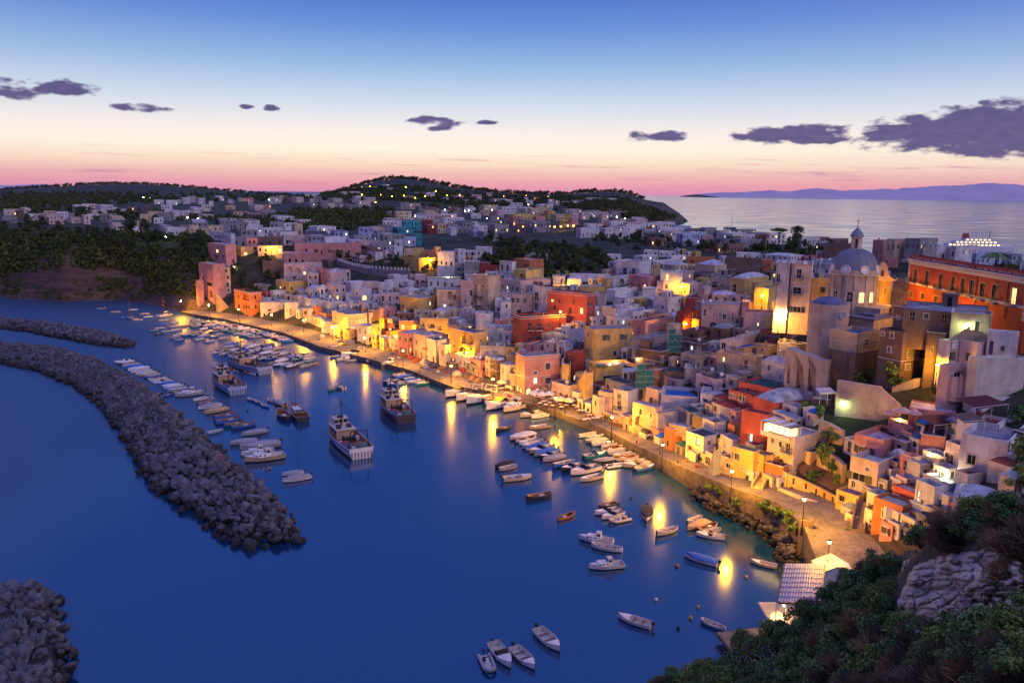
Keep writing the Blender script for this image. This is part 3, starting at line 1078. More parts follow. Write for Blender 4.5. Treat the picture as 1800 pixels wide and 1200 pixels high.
def house(xl,xm,xr,yt,yb,col='w',roof='G',yaw=None,win=None,depth=None,o=(0,0,1),label=None,name='house',cat='house',
 parapet=None,clutter=True,lit=0.13,Y=None,wins=True,vault=0,pitch=0,trimband=False,seed=None,minw=2.2,floors=None,deepbase=5.0,tagging=True,mat='plaster',group=None):
 ox,oy,s=o
 X=lambda v:ox+v/s
 Yp=lambda v:oy+v/s
 xl,xm,xr,yt,yb=X(xl),X(xm),X(xr),Yp(yt),Yp(yb)
 rr=random.Random(seed if seed is not None else int(xl*7+yt*13+xr*3))
 if Y is None:
  C=hit(xm,yb)
  if C is None or C.z<0.3:
   return None
 else:
  C=PD(xm,yb,Y)
 if xm-xl<4.3:
  yaw=-math.degrees(math.atan2(C.x,C.y))-2.5
  xl=xm
 if yaw is None:
  d,at=_dist_poly(np.array([C.x]),np.array([C.y]),_C,None)
  k=int(np.argmin([abs((C.x-_C[i][0]))+abs(C.y-_C[i][1])for i in range(6,22)]))+6
  t=_C[min(k+1,22)]-_C[max(k-1,6)]
  yaw=90-math.degrees(math.atan2(-t[1],t[0]))
  yaw=max(18,min(48,yaw))+rr.uniform(-5,5)
 th=R(yaw)
 z1=PD(xm,yt,C.y).z
 h=max(2.2,z1-C.z)
 dr=Vector((math.cos(th),math.sin(th)))
 dl=Vector((-math.sin(th),math.cos(th)))
 def span(x,d,y):
  k=ray(x,y)
  kk=k.x/k.y
  den=d.x-kk*d.y
  return (kk*C.y-C.x)/den if abs(den)>1e-4 else 99
 ym=(yt*0.8+yb*0.2)
 # use the corner's own column at this height as the zero so leaning verticals cancel
 wr,wl=span(xr,dr,ym),span(xl,dl,ym)
 dd=depth or min(11.0,max(6.0,h))
 if xr-xm<2.5:
  wr=dd
 if xm-xl<2.5:
  wl=dd
 wr=min(max(wr,minw),34)
 wl=min(max(wl,minw),60)
 lod=0 if C.y<225 else 1 if C.y<330 else 2
 root=mk(name,None,loc=tuple(C),rz=th)
 color,cname=PAL[col]
 j=rr.uniform(0.88,1.08)
 color=tuple(min(0.85,c*j*rr.uniform(0.96,1.04))for c in color)+(1,)
 pp=0.05 if (vault or pitch)else parapet if parapet is not None else min(h*0.22,rr.choice([0.25,0.45,0.7,0.9]))
 # openings
 hr,hl,kinds=[],[],{}
 tfR=lambda u,d,z:(u,d,z)
 tfL=lambda u,d,z:(d,wl-u,z)
 if win is not None:
  for it in win:
   wx,wy,ww,wh,kd=it
   wx,wy=X(wx),Yp(wy)
   ww,wh=ww/s,wh/s
   onr=wx>=xm
   d=dr if onr else dl
   a=span(wx,d,ym)
   a1,a2=span(wx-ww/2,d,ym),span(wx+ww/2,d,ym)
   q_=Vector((C.x,C.y))+d*a
   zt=PD(wx,wy-wh/2,q_.y).z-C.z
   zb=PD(wx,wy+wh/2,q_.y).z-C.z
   w_=max(0.5,abs(a2-a1))
   u=a if onr else wl-a
   arch=kd[0]=='A'
   kind=kd[1:]if arch else kd
   hh=max(0.6,zt-zb)
   (hr if onr else hl).append((u,max(zb,0.05),q1(w_),q1(hh),arch,kind=='H',kind))
 elif wins:
  nf=floors or max(1,int((h-pp)/2.5))
  fh=(h-pp)/nf
  for (wid,lst)in ((wr,hr),(wl,hl)):
   nc=int(wid/(1.9+rr.random()*0.8))
   if wid>1.8 and nc==0:
    nc=1
   for f in range(nf):
    for c in range(nc):
     if rr.random()<0.16:
      continue
     u=(c+0.5+rr.uniform(-0.12,0.12))*wid/nc
     r_=rr.random()
     if lod==0 and r_<0.12 and wid/nc>2.3 and fh>2.4:
      lst.append((u,f*fh+0.25,1.7,min(2.3,fh-0.5),True,True,'H'))
     elif r_<0.32:
      lst.append((u,f*fh+0.15,0.9,min(2.1,fh-0.4),False,False,rr.choice('BBDos')if f else 'D'))
     elif r_<0.40:
      lst.append((u,f*fh+fh*0.3,0.8,max(0.7,min(1.4,fh*0.48)),True,False,'d'))
     else:
      lst.append((u,f*fh+min(0.95,fh*0.33),rr.choice([0.7,0.8,0.9]),max(0.6,min(1.3,fh*0.45)),False,False,'l' if rr.random()<lit*0.7 else 'c' if rr.random()<lit*0.3 else rr.choice('ddsso')))
 base=-deepbase
 roofz=h-pp
 holes_r=valid_holes(wr,base,roofz,hr)
 holes_l=valid_holes(wl,base,roofz,hl)
 b=MB()
 cnt=lambda hs:[x[:6]for x in hs]
 face_with_holes(b,wr,base,h,cnt(holes_r),tfR)
 face_with_holes(b,wl,base,h,cnt(holes_l),tfL)
 # back faces, rim and inner parapet
 t=0.22
 b.add([(wr,0,base),(wr,wl,base),(wr,wl,h),(wr,0,h)],[(0,1,2,3)])
 b.add([(wr,wl,base),(0,wl,base),(0,wl,h),(wr,wl,h)],[(0,1,2,3)])
 o4=[(0,0),(wr,0),(wr,wl),(0,wl)]
 i4=[(t,t),(wr-t,t),(wr-t,wl-t),(t,wl-t)]
 vs=[(x,y,h)for x,y in o4]+[(x,y,h)for x,y in i4]+[(x,y,roofz-0.1)for x,y in i4]
 b.add(vs,[(k,(k+1)%4,4+(k+1)%4,4+k)for k in range(4)]+[(4+k,4+(k+1)%4,8+(k+1)%4,8+k)for k in range(4)])
 b.build('walls',M[mat],root,color=color)
 rc,rname=ROOF[roof]
 rcol=tuple(c*rr.uniform(0.85,1.1)for c in rc)+(1,)
 rf=MB()
 if vault:
  n=10
  vh=vault
  nx=8
  vs,fs=[],[]
  for i in range(nx+1):
   for k in range(n+1):
    x,y=wr*i/nx,wl*k/n
    z=roofz+vh*math.sin(math.pi*i/nx)**0.6*math.sin(math.pi*k/n)**0.6
    vs.append((x,y,z))
  fs=[(i*(n+1)+k,(i+1)*(n+1)+k,(i+1)*(n+1)+k+1,i*(n+1)+k+1)for i in range(nx)for k in range(n)]
  rf.add(vs,fs)
  rname+=' vaulted'
  rf.build('roof',M['roof'],root,color=rcol,smooth=True)
 elif pitch:
  e=0.3
  m_=wl/2
  rf.add([(-e,-e,roofz),(wr+e,-e,roofz),(wr+e,m_,roofz+pitch),(-e,m_,roofz+pitch),(wr+e,wl+e,roofz),(-e,wl+e,roofz)],
 [(0,1,2,3),(3,2,4,5),(0,3,5),(1,4,2)])
  rf.build('roof',M['roof'],root,color=rcol)
  rname+=' pitched'
 else:
  rf.add([(x,y,roofz)for x,y in i4],[(0,1,2,3)])
  rf.build('roof',M['roof'],root,color=rcol)
  rname+=' flat'
 if trimband:
  tb=MB()
  for zz in (h-0.05,h-0.75):
   tb.box((wr/2,-0.05,zz),(wr+0.3,0.16,0.16))
   tb.box((-0.05,wl/2,zz),(0.16,wl+0.1,0.16))
  tb.build('cornice',M['trim'],root)
  # windows
 tr=rr.choice([(0.6,0.58,0.55),(0.7,0.7,0.7),(0.35,0.28,0.22),(0.5,0.45,0.4)])
 shut=rr.choice(SHUT)
 feats=set()
 for (hs,tf,rz)in ((holes_r,tfR,0.0),(holes_l,tfL,-math.pi/2)):
  for (u,z,w_,h_,arch,dp,kind)in hs:
   if kind=='H':
    feats.add('arches')
    continue
   if lod==2:
    nmw=mk('window',pane_mesh(q1(w_),q1(h_),arch,M['lit_warm']if kind in 'lL' else M['lit_cool']if kind=='c' else M['dark_pane']),root,loc=tf(u,0.15,z),rz=rz)
   else:
    put_window(root,lambda a,d,c,tf=tf,u=u,z=z:tf(u+a,d,z+c),rz,w_,h_,arch,kind,lod,rr,shut,tr)
   if kind in 'lcL':
    feats.add('lit')
   if kind in 'BL' and lod<2:
    feats.add('balcony')
 if lod<2 and wins and cat=='house':
 # outside stairs, drainpipes and ledges
  if rr.random()<0.3 and wr>3.5 and h>3:
   sb=MB()
   n=9
   sh=min(2.6,h*0.6)
   x0=rr.choice([0.3,wr-0.3])
   sg=1 if x0<1 else -1
   for k in range(n):
    sb.box((x0+sg*(k+0.5)*0.3,-0.5,(sh*(k+1)/n-1.5)/2),(0.3,1.0,sh*(k+1)/n+1.5))
   sb.box((x0+sg*(n+1.2)*0.3,-0.5,(sh-1.5)/2),(0.75,1.0,sh+1.5))
   sb.add([(x0,-1.0,0.8),(x0+sg*n*0.3,-1.0,sh+0.75),(x0+sg*n*0.3,-1.0,-1),(x0,-1.0,-1),(x0,-1.12,0.8),(x0+sg*n*0.3,-1.12,sh+0.75),(x0+sg*n*0.3,-1.12,-1),(x0,-1.12,-1)],[(0,1,2,3),(7,6,5,4),(0,4,5,1)])
   sb.build('outside_stair',M['plaster'],root,color=tuple(c*0.9 for c in color[:3])+(1,))
   feats.add('stair')
  if rr.random()<0.5:
   pb=MB()
   pb.tube((0,0,0),(0,0,h),0.05,n=5)
   pb.build('drainpipe',M['iron'],root,loc=(rr.choice([0.25,wr-0.25]),-0.07,0))
  if rr.random()<0.45 and h>3.2:
   lb_=MB()
   zz=h*rr.choice([0.45,0.5,0.55])
   lb_.box((wr/2,-0.04,zz),(wr+0.1,0.1,0.14))
   lb_.box((-0.04,wl/2,zz),(0.1,wl,0.14))
   lb_.build('ledge',M['trim'],root)
  if parapet is None and not vault and not pitch and rr.random()<0.5:
   lb_=MB()
   lb_.box((wr/2,-0.03,h+0.02),(wr+0.12,0.32,0.08))
   lb_.box((-0.03,wl/2,h+0.02),(0.32,wl+0.1,0.08))
   lb_.build('coping',M['trim'],root)
 if clutter and not vault and not pitch and lod<2 and min(wr,wl)>3:
  if rr.random()<0.5:
   mk('chimney',chimney_mesh(),root,loc=(rr.uniform(0.8,wr-0.8),rr.uniform(0.8,wl-0.8),roofz),color=color)
  if rr.random()<0.45:
   mk('water_tank',tank_mesh(),root,loc=(rr.uniform(0.8,wr-0.8),rr.uniform(1.2,wl-0.8),roofz),color=rr.choice([(0.2,0.22,0.25,1),(0.05,0.06,0.07,1),(0.5,0.5,0.5,1),(0.1,0.15,0.35,1)]))
   feats.add('tank')
  if rr.random()<0.4:
   mk('satellite_dish',dish_mesh(),root,loc=(rr.uniform(0.5,wr-0.5),rr.uniform(0.5,wl*0.5),roofz),rz=-th+R(rr.uniform(-40,10)))
   feats.add('dish')
  if rr.random()<0.45:
   mk('antenna',antenna_mesh(),root,loc=(rr.uniform(0.5,wr-0.5),rr.uniform(0.5,wl-0.5),roofz),rz=rr.uniform(0,3))
   feats.add('antenna')
  if wr>6 and wl>6 and rr.random()<0.35:
   pb=MB()
   pw,pd_,ph=rr.uniform(2.2,3.2),rr.uniform(2.2,3.2),rr.uniform(1.9,2.4)
   pb.box((0,0,ph/2),(pw,pd_,ph))
   pb.box((0,0,ph+0.06),(pw+0.3,pd_+0.3,0.12))
   st=pb.build('stair_hut',M['plaster'],root,loc=(rr.uniform(2,wr-2),wl-2.2,roofz),color=color)
   mk('door',pane_mesh(0.8,1.8,False,M['dark_pane']),st,loc=(0,-pd_/2-0.02,0))
   feats.add('hut')
 H_=House()
 H_.root,H_.col,H_.roof,H_.floors=root,cname,rname,max(1,int(h/3.0+0.3))
 H_.px=((xl+xr)/2,(yt+yb)/2)
 H_.feats,H_.wr,H_.wl,H_.h,H_.C,H_.th=feats,wr,wl,h,C,th
 H_.label=label
 H_.cat=cat
 H_.rname=rname
 cx=C.xy+dr*wr/2+dl*wl/2
 FOOT.append((cx.x,cx.y,math.hypot(wr,wl)/2))
 H_.group=group
 HOUSES.append(H_)
 return H_
A_=(300,400,6);B_=(560,400,6);C_=(800,440,6);D_=(780,560,6);E_=(1050,440,6);F_=(1000,600,6)
G_=(1200,560,6);H__=(1340,380,6);I_=(1400,520,6);J_=(1560,420,6);K_=(1560,580,6);L_=(1180,700,6);M_=(1440,680,5);N_=(1200,800,5)
TOWN=[
# (crop, xl xm xr yt yb, wall, roof, options)

 (A_,300,465,575,385,815,'p','W',dict(label='tall pink stepped house, lower tower above the pier',win=[(338,535,18,35,'d'),(420,425,12,18,'d'),(322,630,14,20,'d'),(335,450,8,12,'d'),(415,700,34,80,'AH'),(400,595,55,38,'B'),(327,715,12,20,'d'),(510,430,12,12,'d')],clutter=False)),
 (A_,264,300,345,555,830,'p','W',dict(clutter=False,label='narrow pink step built against the left side of the pink tower',win=[(283,750,8,14,'d')])),
 (A_,392,590,690,180,470,'p','W',dict(label='upper pink block with terrace on top of the stepped tower',win=[(490,248,22,30,'l'),(470,315,60,50,'H'),(655,355,16,40,'D'),(550,300,16,22,'d')],clutter=False)),
 (A_,560,575,625,420,700,'c','G',dict()),
 (A_,688,745,872,205,305,'y','G',dict(win=[(790,290,28,40,'l'),(700,250,14,24,'d')])),
 (A_,410,640,660,62,200,'w','N',dict(win=[(470,95,14,22,'s'),(490,97,14,22,'s'),(515,98,14,22,'s'),(545,100,14,24,'s'),(575,103,12,22,'s'),(500,150,60,20,'d')])),
 (A_,640,655,795,100,195,'g','G',dict()),
 (A_,795,805,915,112,255,'p','G',dict()),
 (A_,915,925,1190,100,200,'s','G',dict(win=[(955,165,20,30,'d'),(1045,160,20,30,'d'),(1150,155,22,30,'d')])),
 (A_,912,922,1180,195,300,'c','G',dict(win=[(945,235,18,34,'d'),(1005,240,18,34,'d'),(1150,243,24,36,'Al')])),
 (A_,965,975,1185,350,520,'s','N',dict(wins=False,clutter=False,label='brown stone terrace wall block below the street lamp',cat='terrace wall',name='terrace_wall',depth=8)),
 (A_,1290,1320,2010,168,330,'p','G',dict(label='long deep pink building on the cliff top',yaw=18,win=[(1430,240,24,34,'d'),(1525,248,18,36,'d'),(1545,248,14,36,'d'),(1590,265,16,50,'D'),(1665,248,14,26,'d'),(1690,248,14,26,'d'),(1712,248,14,26,'d'),(1800,250,20,32,'d'),(1880,255,20,32,'d'),(1780,350,30,36,'Ad')])),
 (A_,1180,1195,1470,262,400,'p','W',dict(label='pink house with a wide cornice and terrace over the bay',yaw=15,trimband=True,win=[(1255,350,22,44,'D'),(1322,355,22,44,'D'),(1392,362,22,44,'D')])),
 (A_,1175,1200,1600,385,600,'l','W',dict(yaw=15,win=[(1255,440,60,60,'AH'),(1340,450,60,60,'AH'),(1410,480,24,28,'l'),(1460,490,20,30,'d'),(1500,540,30,40,'d'),(1300,530,26,30,'d')])),
 (A_,672,850,960,685,935,'o','N',dict(label='square orange house with loggia by the pier',trimband=True,win=[(712,730,18,36,'d'),(790,735,70,60,'AH'),(715,830,20,44,'d'),(795,835,18,36,'d'),(820,840,18,36,'d'),(770,835,14,30,'d'),(893,735,18,38,'d'),(893,835,18,40,'d'),(865,740,10,24,'d')],clutter=False)),
 (A_,882,1000,1062,605,700,'g','N',dict(wins=False,clutter=False)),
 (A_,950,1010,1060,680,760,'m','G',dict()),
 (A_,1108,1260,1435,570,705,'y','G',dict(win=[(1275,640,20,36,'d'),(1155,632,14,16,'l'),(1200,640,24,30,'d')])),
 (A_,935,950,1190,790,950,'a','W',dict(win=[(1040,870,30,20,'d'),(1040,925,40,50,'H'),(1150,870,14,20,'d'),(985,920,20,30,'d')])),
 (A_,950,965,1060,735,810,'w','W',dict()),(A_,1050,1110,1240,668,760,'w','W',dict()),
 (A_,1105,1170,1240,770,840,'w','W',dict()),
 (A_,1190,1205,1350,790,960,'a','W',dict(win=[(1270,890,40,70,'H'),(1225,880,14,24,'d'),(1320,895,30,60,'AH')])),
 (A_,1240,1260,1450,728,810,'c','W',dict()),(A_,1340,1480,1570,750,880,'w','W',dict()),
 (A_,1440,1455,1548,850,1000,'w','G',dict(lit=0.5,label='white quay house with a glaring floodlit front')),
 (A_,1500,1545,1560,830,1000,'o','G',dict()),(A_,1555,1640,1700,910,1015,'o','G',dict()),
 (A_,1560,1685,1800,780,920,'w','W',dict()),(A_,1430,1500,1640,640,740,'w','W',dict(vault=1.2)),
 (A_,1545,1650,1700,440,620,'p','W',dict()),(A_,1650,1690,1810,470,640,'l','W',dict(vault=1.0)),
 (A_,1430,1445,1560,480,640,'l','W',dict()),(A_,1640,1700,1810,590,760,'l','W',dict()),
 (B_,150,165,345,122,190,'w','W',dict()),(B_,330,345,550,135,235,'l','W',dict()),
 (B_,352,600,690,250,345,'w','T',dict(pitch=1.4,yaw=25,label='white house with brown tiled roof behind the battlemented wall',win=[(380,300,24,44,'s'),(430,310,24,44,'s'),(485,290,10,20,'d'),(535,310,24,46,'s')])),
 (B_,550,565,720,150,260,'g','G',dict()),(B_,715,800,890,200,320,'w','G',dict(win=[(735,265,22,50,'D'),(785,265,12,30,'d'),(735,215,10,14,'d'),(775,215,10,14,'d'),(838,275,18,46,'D')])),
 (B_,890,905,1005,225,350,'c','G',dict()),(B_,1000,1010,1110,222,330,'y','G',dict()),
 (B_,1100,1110,1240,245,330,'o','G',dict()),(B_,870,1060,1240,320,465,'y','G',dict(win=[(965,360,70,70,'AH'),(1060,350,18,24,'d'),(1130,355,18,40,'d')])),
 (B_,1245,1255,1432,255,415,'w','W',dict(win=[(1297,370,16,40,'d'),(1345,378,16,40,'d'),(1400,385,20,44,'D')])),
 (B_,1240,1250,1435,415,520,'w','G',dict(win=[(1432,495,30,50,'AH')],label='white wall lit pale green by a lamp')),
 (B_,1430,1440,1530,380,480,'g','G',dict()),(B_,1520,1535,1700,355,485,'a','G',dict()),(B_,1690,1700,1810,370,480,'r','G',dict()),
 (B_,1640,1655,1830,205,310,'w','W',dict()),(B_,1515,1530,1650,245,300,'w','W',dict()),
 (B_,985,1000,1085,65,170,'t','G',dict(wins=False,clutter=False)),
 (B_,-20,20,105,630,790,'w','W',dict(vault=1)),(B_,100,175,285,610,780,'l','W',dict()),(B_,110,230,335,450,590,'l','W',dict()),
 (B_,285,345,500,575,700,'w','W',dict(win=[(303,597,20,30,'c'),(330,600,20,30,'c'),(350,640,30,40,'d')])),
 (B_,270,290,380,700,790,'w','W',dict()),(B_,375,450,560,650,800,'w','W',dict(win=[(485,745,46,66,'Al'),(400,700,16,30,'d')],label='small white house with a glowing arched doorway')),
 (B_,480,495,630,580,690,'l','W',dict()),(B_,560,575,700,720,820,'w','W',dict()),(B_,630,660,800,580,720,'w','W',dict()),
 (B_,690,740,900,560,660,'w','W',dict()),(B_,630,650,860,700,850,'l','W',dict()),(B_,805,820,905,545,620,'w','W',dict()),
 (B_,860,950,1060,650,760,'w','W',dict()),(B_,860,1050,1250,745,925,'y','G',dict(win=[(890,830,18,44,'d'),(1018,850,22,50,'d'),(1178,800,16,40,'c')],clutter=False)),
 (B_,950,1080,1220,670,740,'w','N',dict()),(B_,730,800,1000,505,600,'w','W',dict()),(B_,1010,1020,1130,500,610,'l','W',dict()),
 (B_,1135,1150,1500,530,660,'w','N',dict(yaw=20,label='long white house with blue shuttered windows above a yellow arcade',win=[(1188,590,22,46,'s'),(1258,596,22,60,'s'),(1333,600,22,46,'s'),(1408,610,22,50,'s')])),
 (B_,1235,1250,1500,655,890,'c','G',dict(yaw=20,clutter=False,label='cream loggia storey with two tall arches under the long white house',win=[(1303,705,50,90,'AH'),(1383,715,50,90,'AH'),(1250,700,18,60,'D'),(1435,735,36,60,'AH'),(1330,830,26,46,'c'),(1390,830,44,60,'AH')])),
 (B_,1500,1560,1660,560,900,'l','G',dict(win=[(1520,575,16,24,'l'),(1595,577,20,36,'l'),(1610,690,28,60,'D'),(1545,780,18,30,'d'),(1570,700,26,50,'B'),(1620,800,20,34,'d')])),
 (C_,195,350,480,268,650,'c','G',dict(label='tall weathered brown tenement block with a narrow bay',win=[(270,285,16,22,'d'),(235,370,30,24,'d'),(290,380,30,24,'d'),(230,490,24,36,'B'),(265,490,24,30,'B'),(248,590,26,36,'B'),(370,500,14,14,'d')])),
 (C_,222,235,345,355,640,'c','W',dict(win=[(270,372,56,28,'d'),(280,490,24,40,'B'),(260,590,22,30,'B')])),
 (B_,0,90,240,795,925,'w','B',dict()),(B_,200,215,320,800,890,'w','W',dict()),(B_,330,345,520,800,880,'w','W',dict()),(B_,350,360,495,855,905,'s','G',dict(wins=False)),
 (B_,510,530,640,870,1000,'s','G',dict()),(B_,420,560,660,800,880,'w','W',dict()),
 (B_,145,315,512,918,1125,'c','G',dict(yaw=38,deepbase=1,label='plain stone bastion lit warm on the quay',name='bastion',cat='bastion',clutter=False,win=[(330,970,10,10,'d'),(365,968,10,10,'d'),(405,965,10,10,'d'),(438,960,10,10,'d'),(330,1010,10,10,'d'),(368,1008,10,10,'d'),(470,958,10,10,'d'),(405,1060,10,10,'d')],parapet=0.3)),
 (B_,625,640,820,848,960,'p','W',dict(win=[(650,910,20,34,'l'),(740,895,16,34,'d')])),(B_,640,690,840,950,1040,'o','G',dict()),
 (B_,815,835,1020,900,990,'o','G',dict()),(B_,835,850,1050,985,1100,'o','G',dict(win=[(890,1050,26,50,'l')])),(B_,625,750,905,1095,1190,'o','K',dict(wins=False)),
 (B_,1055,1075,1370,955,1190,'y','W',dict(label='broad yellow lamplit house with outside stair',win=[(1105,1015,22,50,'d'),(1180,1000,50,36,'H'),(1200,1035,40,40,'B'),(1280,1060,30,40,'B'),(1100,1090,20,40,'D'),(1175,1110,18,30,'d'),(1330,1110,24,50,'d')])),
 (B_,1190,1230,1500,880,990,'w','W',dict(vault=1.0)),(B_,1355,1370,1470,1030,1180,'o','G',dict()),(B_,1340,1440,1600,970,1050,'w','G',dict()),
 (B_,1000,1010,1180,860,960,'c','G',dict()),(B_,1640,1650,1720,900,1060,'w','W',dict()),(B_,1480,1560,1650,860,960,'l','W',dict()),
 (C_,60,75,120,360,560,'c','G',dict()),(C_,90,105,205,265,360,'l','W',dict()),(C_,305,320,455,225,275,'w','W',dict()),
 (C_,250,265,470,165,260,'r','R',dict()),(C_,80,95,250,135,300,'g','T',dict()),(C_,470,600,622,120,345,'w','W',dict(win=[(497,182,22,60,'o'),(553,185,24,66,'o'),(500,290,22,50,'d'),(560,300,20,40,'d')])),
 (C_,620,780,935,100,300,'o','W',dict(label='ochre and orange block with brown blank side beside the gardens',win=[(650,175,18,30,'d'),(740,170,26,44,'d'),(705,220,20,24,'d')])),
 (C_,735,870,880,40,120,'w','W',dict()),(C_,620,745,935,210,375,'y','G',dict(win=[(705,270,60,50,'AH'),(645,330,20,60,'D'),(700,335,16,30,'d')])),
 (C_,740,755,1010,300,375,'l','R',dict(win=[(790,355,20,40,'d'),(850,350,50,50,'AH'),(900,352,44,50,'AH')])),(C_,1010,1030,1160,270,360,'w','N',dict()),
 (C_,1160,1180,1330,300,375,'w','W',dict(vault=1.2)),(C_,930,940,1200,215,270,'y','G',dict(wins=False,depth=1.2,clutter=False,cat='garden wall',name='garden_wall')),
 (C_,1195,1205,1640,245,330,'w','W',dict(wins=False,depth=1.2,clutter=False,cat='garden wall',name='garden_wall',yaw=-12)),(C_,1590,1600,1748,45,110,'w','W',dict()),
 (C_,830,980,1010,390,650,'w','W',dict(win=[(857,480,40,80,'B'),(857,600,34,76,'D')])),(C_,975,1385,1485,460,775,'m','G',dict(yaw=55,label='big salmon red house with one lit arched window',trimband=True,win=[(1025,530,26,26,'l'),(1100,535,22,30,'s'),(1248,545,26,40,'s'),(1050,605,36,50,'s'),(1215,635,36,70,'s'),(1335,637,32,66,'Al'),(1268,650,12,12,'d'),(1213,730,18,44,'d'),(1410,570,26,40,'d'),(1415,670,26,30,'d'),(1445,575,22,36,'d')])),
 (C_,575,590,830,462,665,'l','N',dict(win=[(613,527,34,50,'d'),(662,530,34,50,'d'),(735,533,34,50,'d'),(675,648,50,40,'d')])),
 (C_,405,470,590,460,560,'l','N',dict()),(C_,465,480,590,540,720,'w','W',dict()),(C_,410,420,480,520,680,'w','W',dict()),
 (C_,1290,1310,1585,375,500,'y','W',dict(win=[(1340,430,20,30,'d'),(1440,450,20,40,'d'),(1370,440,18,20,'d')])),(C_,1010,1030,1180,375,450,'y','W',dict()),(C_,1480,1500,1590,480,640,'l','W',dict(win=[(1540,530,24,50,'l')])),
 (C_,608,690,1170,700,1035,'r','K',dict(yaw=24,label='large red house with pale corner bands and dark blue roof',trimband=True,win=[(655,800,20,66,'s'),(795,802,40,80,'B'),(887,802,40,80,'B'),(990,795,28,50,'d'),(800,950,36,80,'B'),(885,945,36,80,'B'),(1085,730,10,10,'d')])),
 (C_,200,215,400,665,830,'w','W',dict(win=[(215,710,14,26,'d'),(220,775,20,36,'d')])),(C_,330,345,640,810,960,'w','K',dict()),(C_,395,410,535,745,800,'p','W',dict()),
 (C_,0,15,205,790,840,'l','W',dict()),(C_,1105,1120,1215,800,920,'b','G',dict()),(C_,1185,1215,1365,850,1050,'b','K',dict(win=[(1310,975,36,70,'D'),(1215,985,20,50,'d'),(1255,900,14,20,'d')])),
 (C_,1365,1440,1870,832,1230,'y','G',dict(yaw=14,label='large plain yellow house with a restaurant terrace below',parapet=0.2,win=[(1400,885,18,50,'s'),(1595,918,36,60,'o'),(1775,912,36,60,'o'),(1690,1085,36,46,'s'),(1762,1080,36,46,'s'),(1400,1060,18,50,'s'),(1805,990,12,30,'d')],clutter=False)),
 (C_,1540,1690,1830,615,800,'w','W',dict()),(C_,1290,1300,1365,960,1060,'g','W',dict()),
# quay front row, centre

 (D_,60,325,450,150,460,'y','B',dict(yaw=42,deepbase=1,label='yellow quay house with two tall upper arches and blue roof',clutter=False,win=[(205,215,56,96,'AH'),(285,225,56,96,'AH'),(200,350,90,110,'Ad'),(290,360,60,110,'Ad'),(395,240,20,36,'d'),(105,290,18,30,'d')])),
 (D_,450,465,640,95,270,'w','W',dict(win=[(480,200,60,70,'H'),(570,235,20,36,'d'),(610,200,18,30,'d')])),(D_,590,610,800,130,250,'w','K',dict()),
 (D_,372,382,640,285,470,'a','K',dict(deepbase=1,win=[(455,340,40,60,'B'),(580,395,50,30,'d'),(430,420,30,40,'d'),(560,480,60,70,'Ll')],label='low white quay house above the floodlit restaurant tables')),
 (D_,620,640,755,300,400,'y','T',dict()),(D_,640,655,775,385,610,'y','G',dict(deepbase=1,win=[(735,410,14,18,'d')],label='narrow bright yellow house lit by lamps beside the pink quay house')),
 (D_,758,850,1225,400,835,'p','G',dict(yaw=24,deepbase=1,label='pink quay house with arched ground floor restaurant',trimband=True,parapet=0.5,win=[(1098,500,50,70,'s'),(970,570,34,36,'d'),(970,655,36,60,'c'),(1102,650,56,60,'s'),(900,775,50,80,'Al'),(1005,775,110,80,'Al'),(1165,775,70,70,'Al'),(778,730,20,66,'Al'),(812,770,20,76,'Al'),(800,580,20,30,'d'),(838,530,10,24,'d'),(795,620,18,30,'d')],clutter=False)),
 (D_,775,800,862,345,420,'p','W',dict(wins=False,clutter=False)),
 (D_,1280,1350,1488,355,690,'r','G',dict(win=[(1330,400,20,40,'d'),(1300,490,22,70,'D'),(1330,490,18,50,'d'),(1395,625,36,60,'c')])),
 (D_,1225,1240,1290,480,800,'y','G',dict(win=[])),
 (D_,1530,1620,2010,500,720,'y','G',dict(yaw=14,label='yellow terrace building with potted palms on top',clutter=False,win=[(1570,640,26,60,'s'),(1930,590,50,26,'c'),(1765,630,150,60,'d')],parapet=0.8)),
# right of centre, middle tier

 (E_,200,440,570,120,290,'w','G',dict(label='white house with two dark upper windows above three arches',win=[(290,220,40,70,'B'),(383,222,36,60,'B')])),
 (E_,95,165,450,285,400,'w','W',dict(clutter=False,label='white arcade of three round arches',win=[(183,305,56,60,'AH'),(258,345,60,90,'AH'),(340,340,70,80,'AH'),(140,390,24,60,'d')])),
 (E_,95,185,440,420,540,'w','W',dict(win=[(345,470,10,20,'d'),(315,500,12,14,'d')])),(E_,340,350,430,390,440,'o','G',dict(lit=0.6)),(E_,455,470,620,400,490,'w','K',dict(win=[(487,432,50,50,'c'),(548,435,14,40,'d'),(595,455,30,60,'c')])),
 (E_,565,580,645,155,330,'y','W',dict(win=[(603,260,30,60,'l')])),(E_,640,660,900,225,445,'w','W',dict(win=[(738,285,24,66,'l'),(665,290,18,50,'Ad'),(733,382,22,44,'d'),(655,380,14,40,'d'),(890,390,50,90,'l')])),
 (E_,800,820,1010,220,330,'l','W',dict(win=[(910,295,14,30,'l'),(975,270,14,24,'l')])),(E_,1035,1115,1185,295,410,'y','W',dict(win=[(1075,335,30,44,'d'),(1152,340,26,40,'s')])),
 (E_,1180,1195,1405,262,460,'g','K',dict(win=[(1238,365,50,60,'d'),(1320,380,28,60,'s')])),(E_,1405,1540,1810,300,500,'y','W',dict(vault=1.6,label='yellow house with low white domed roofs',win=[(1450,395,36,80,'Ad'),(1560,400,26,60,'d'),(1600,398,12,12,'d'),(1720,420,30,46,'d')])),
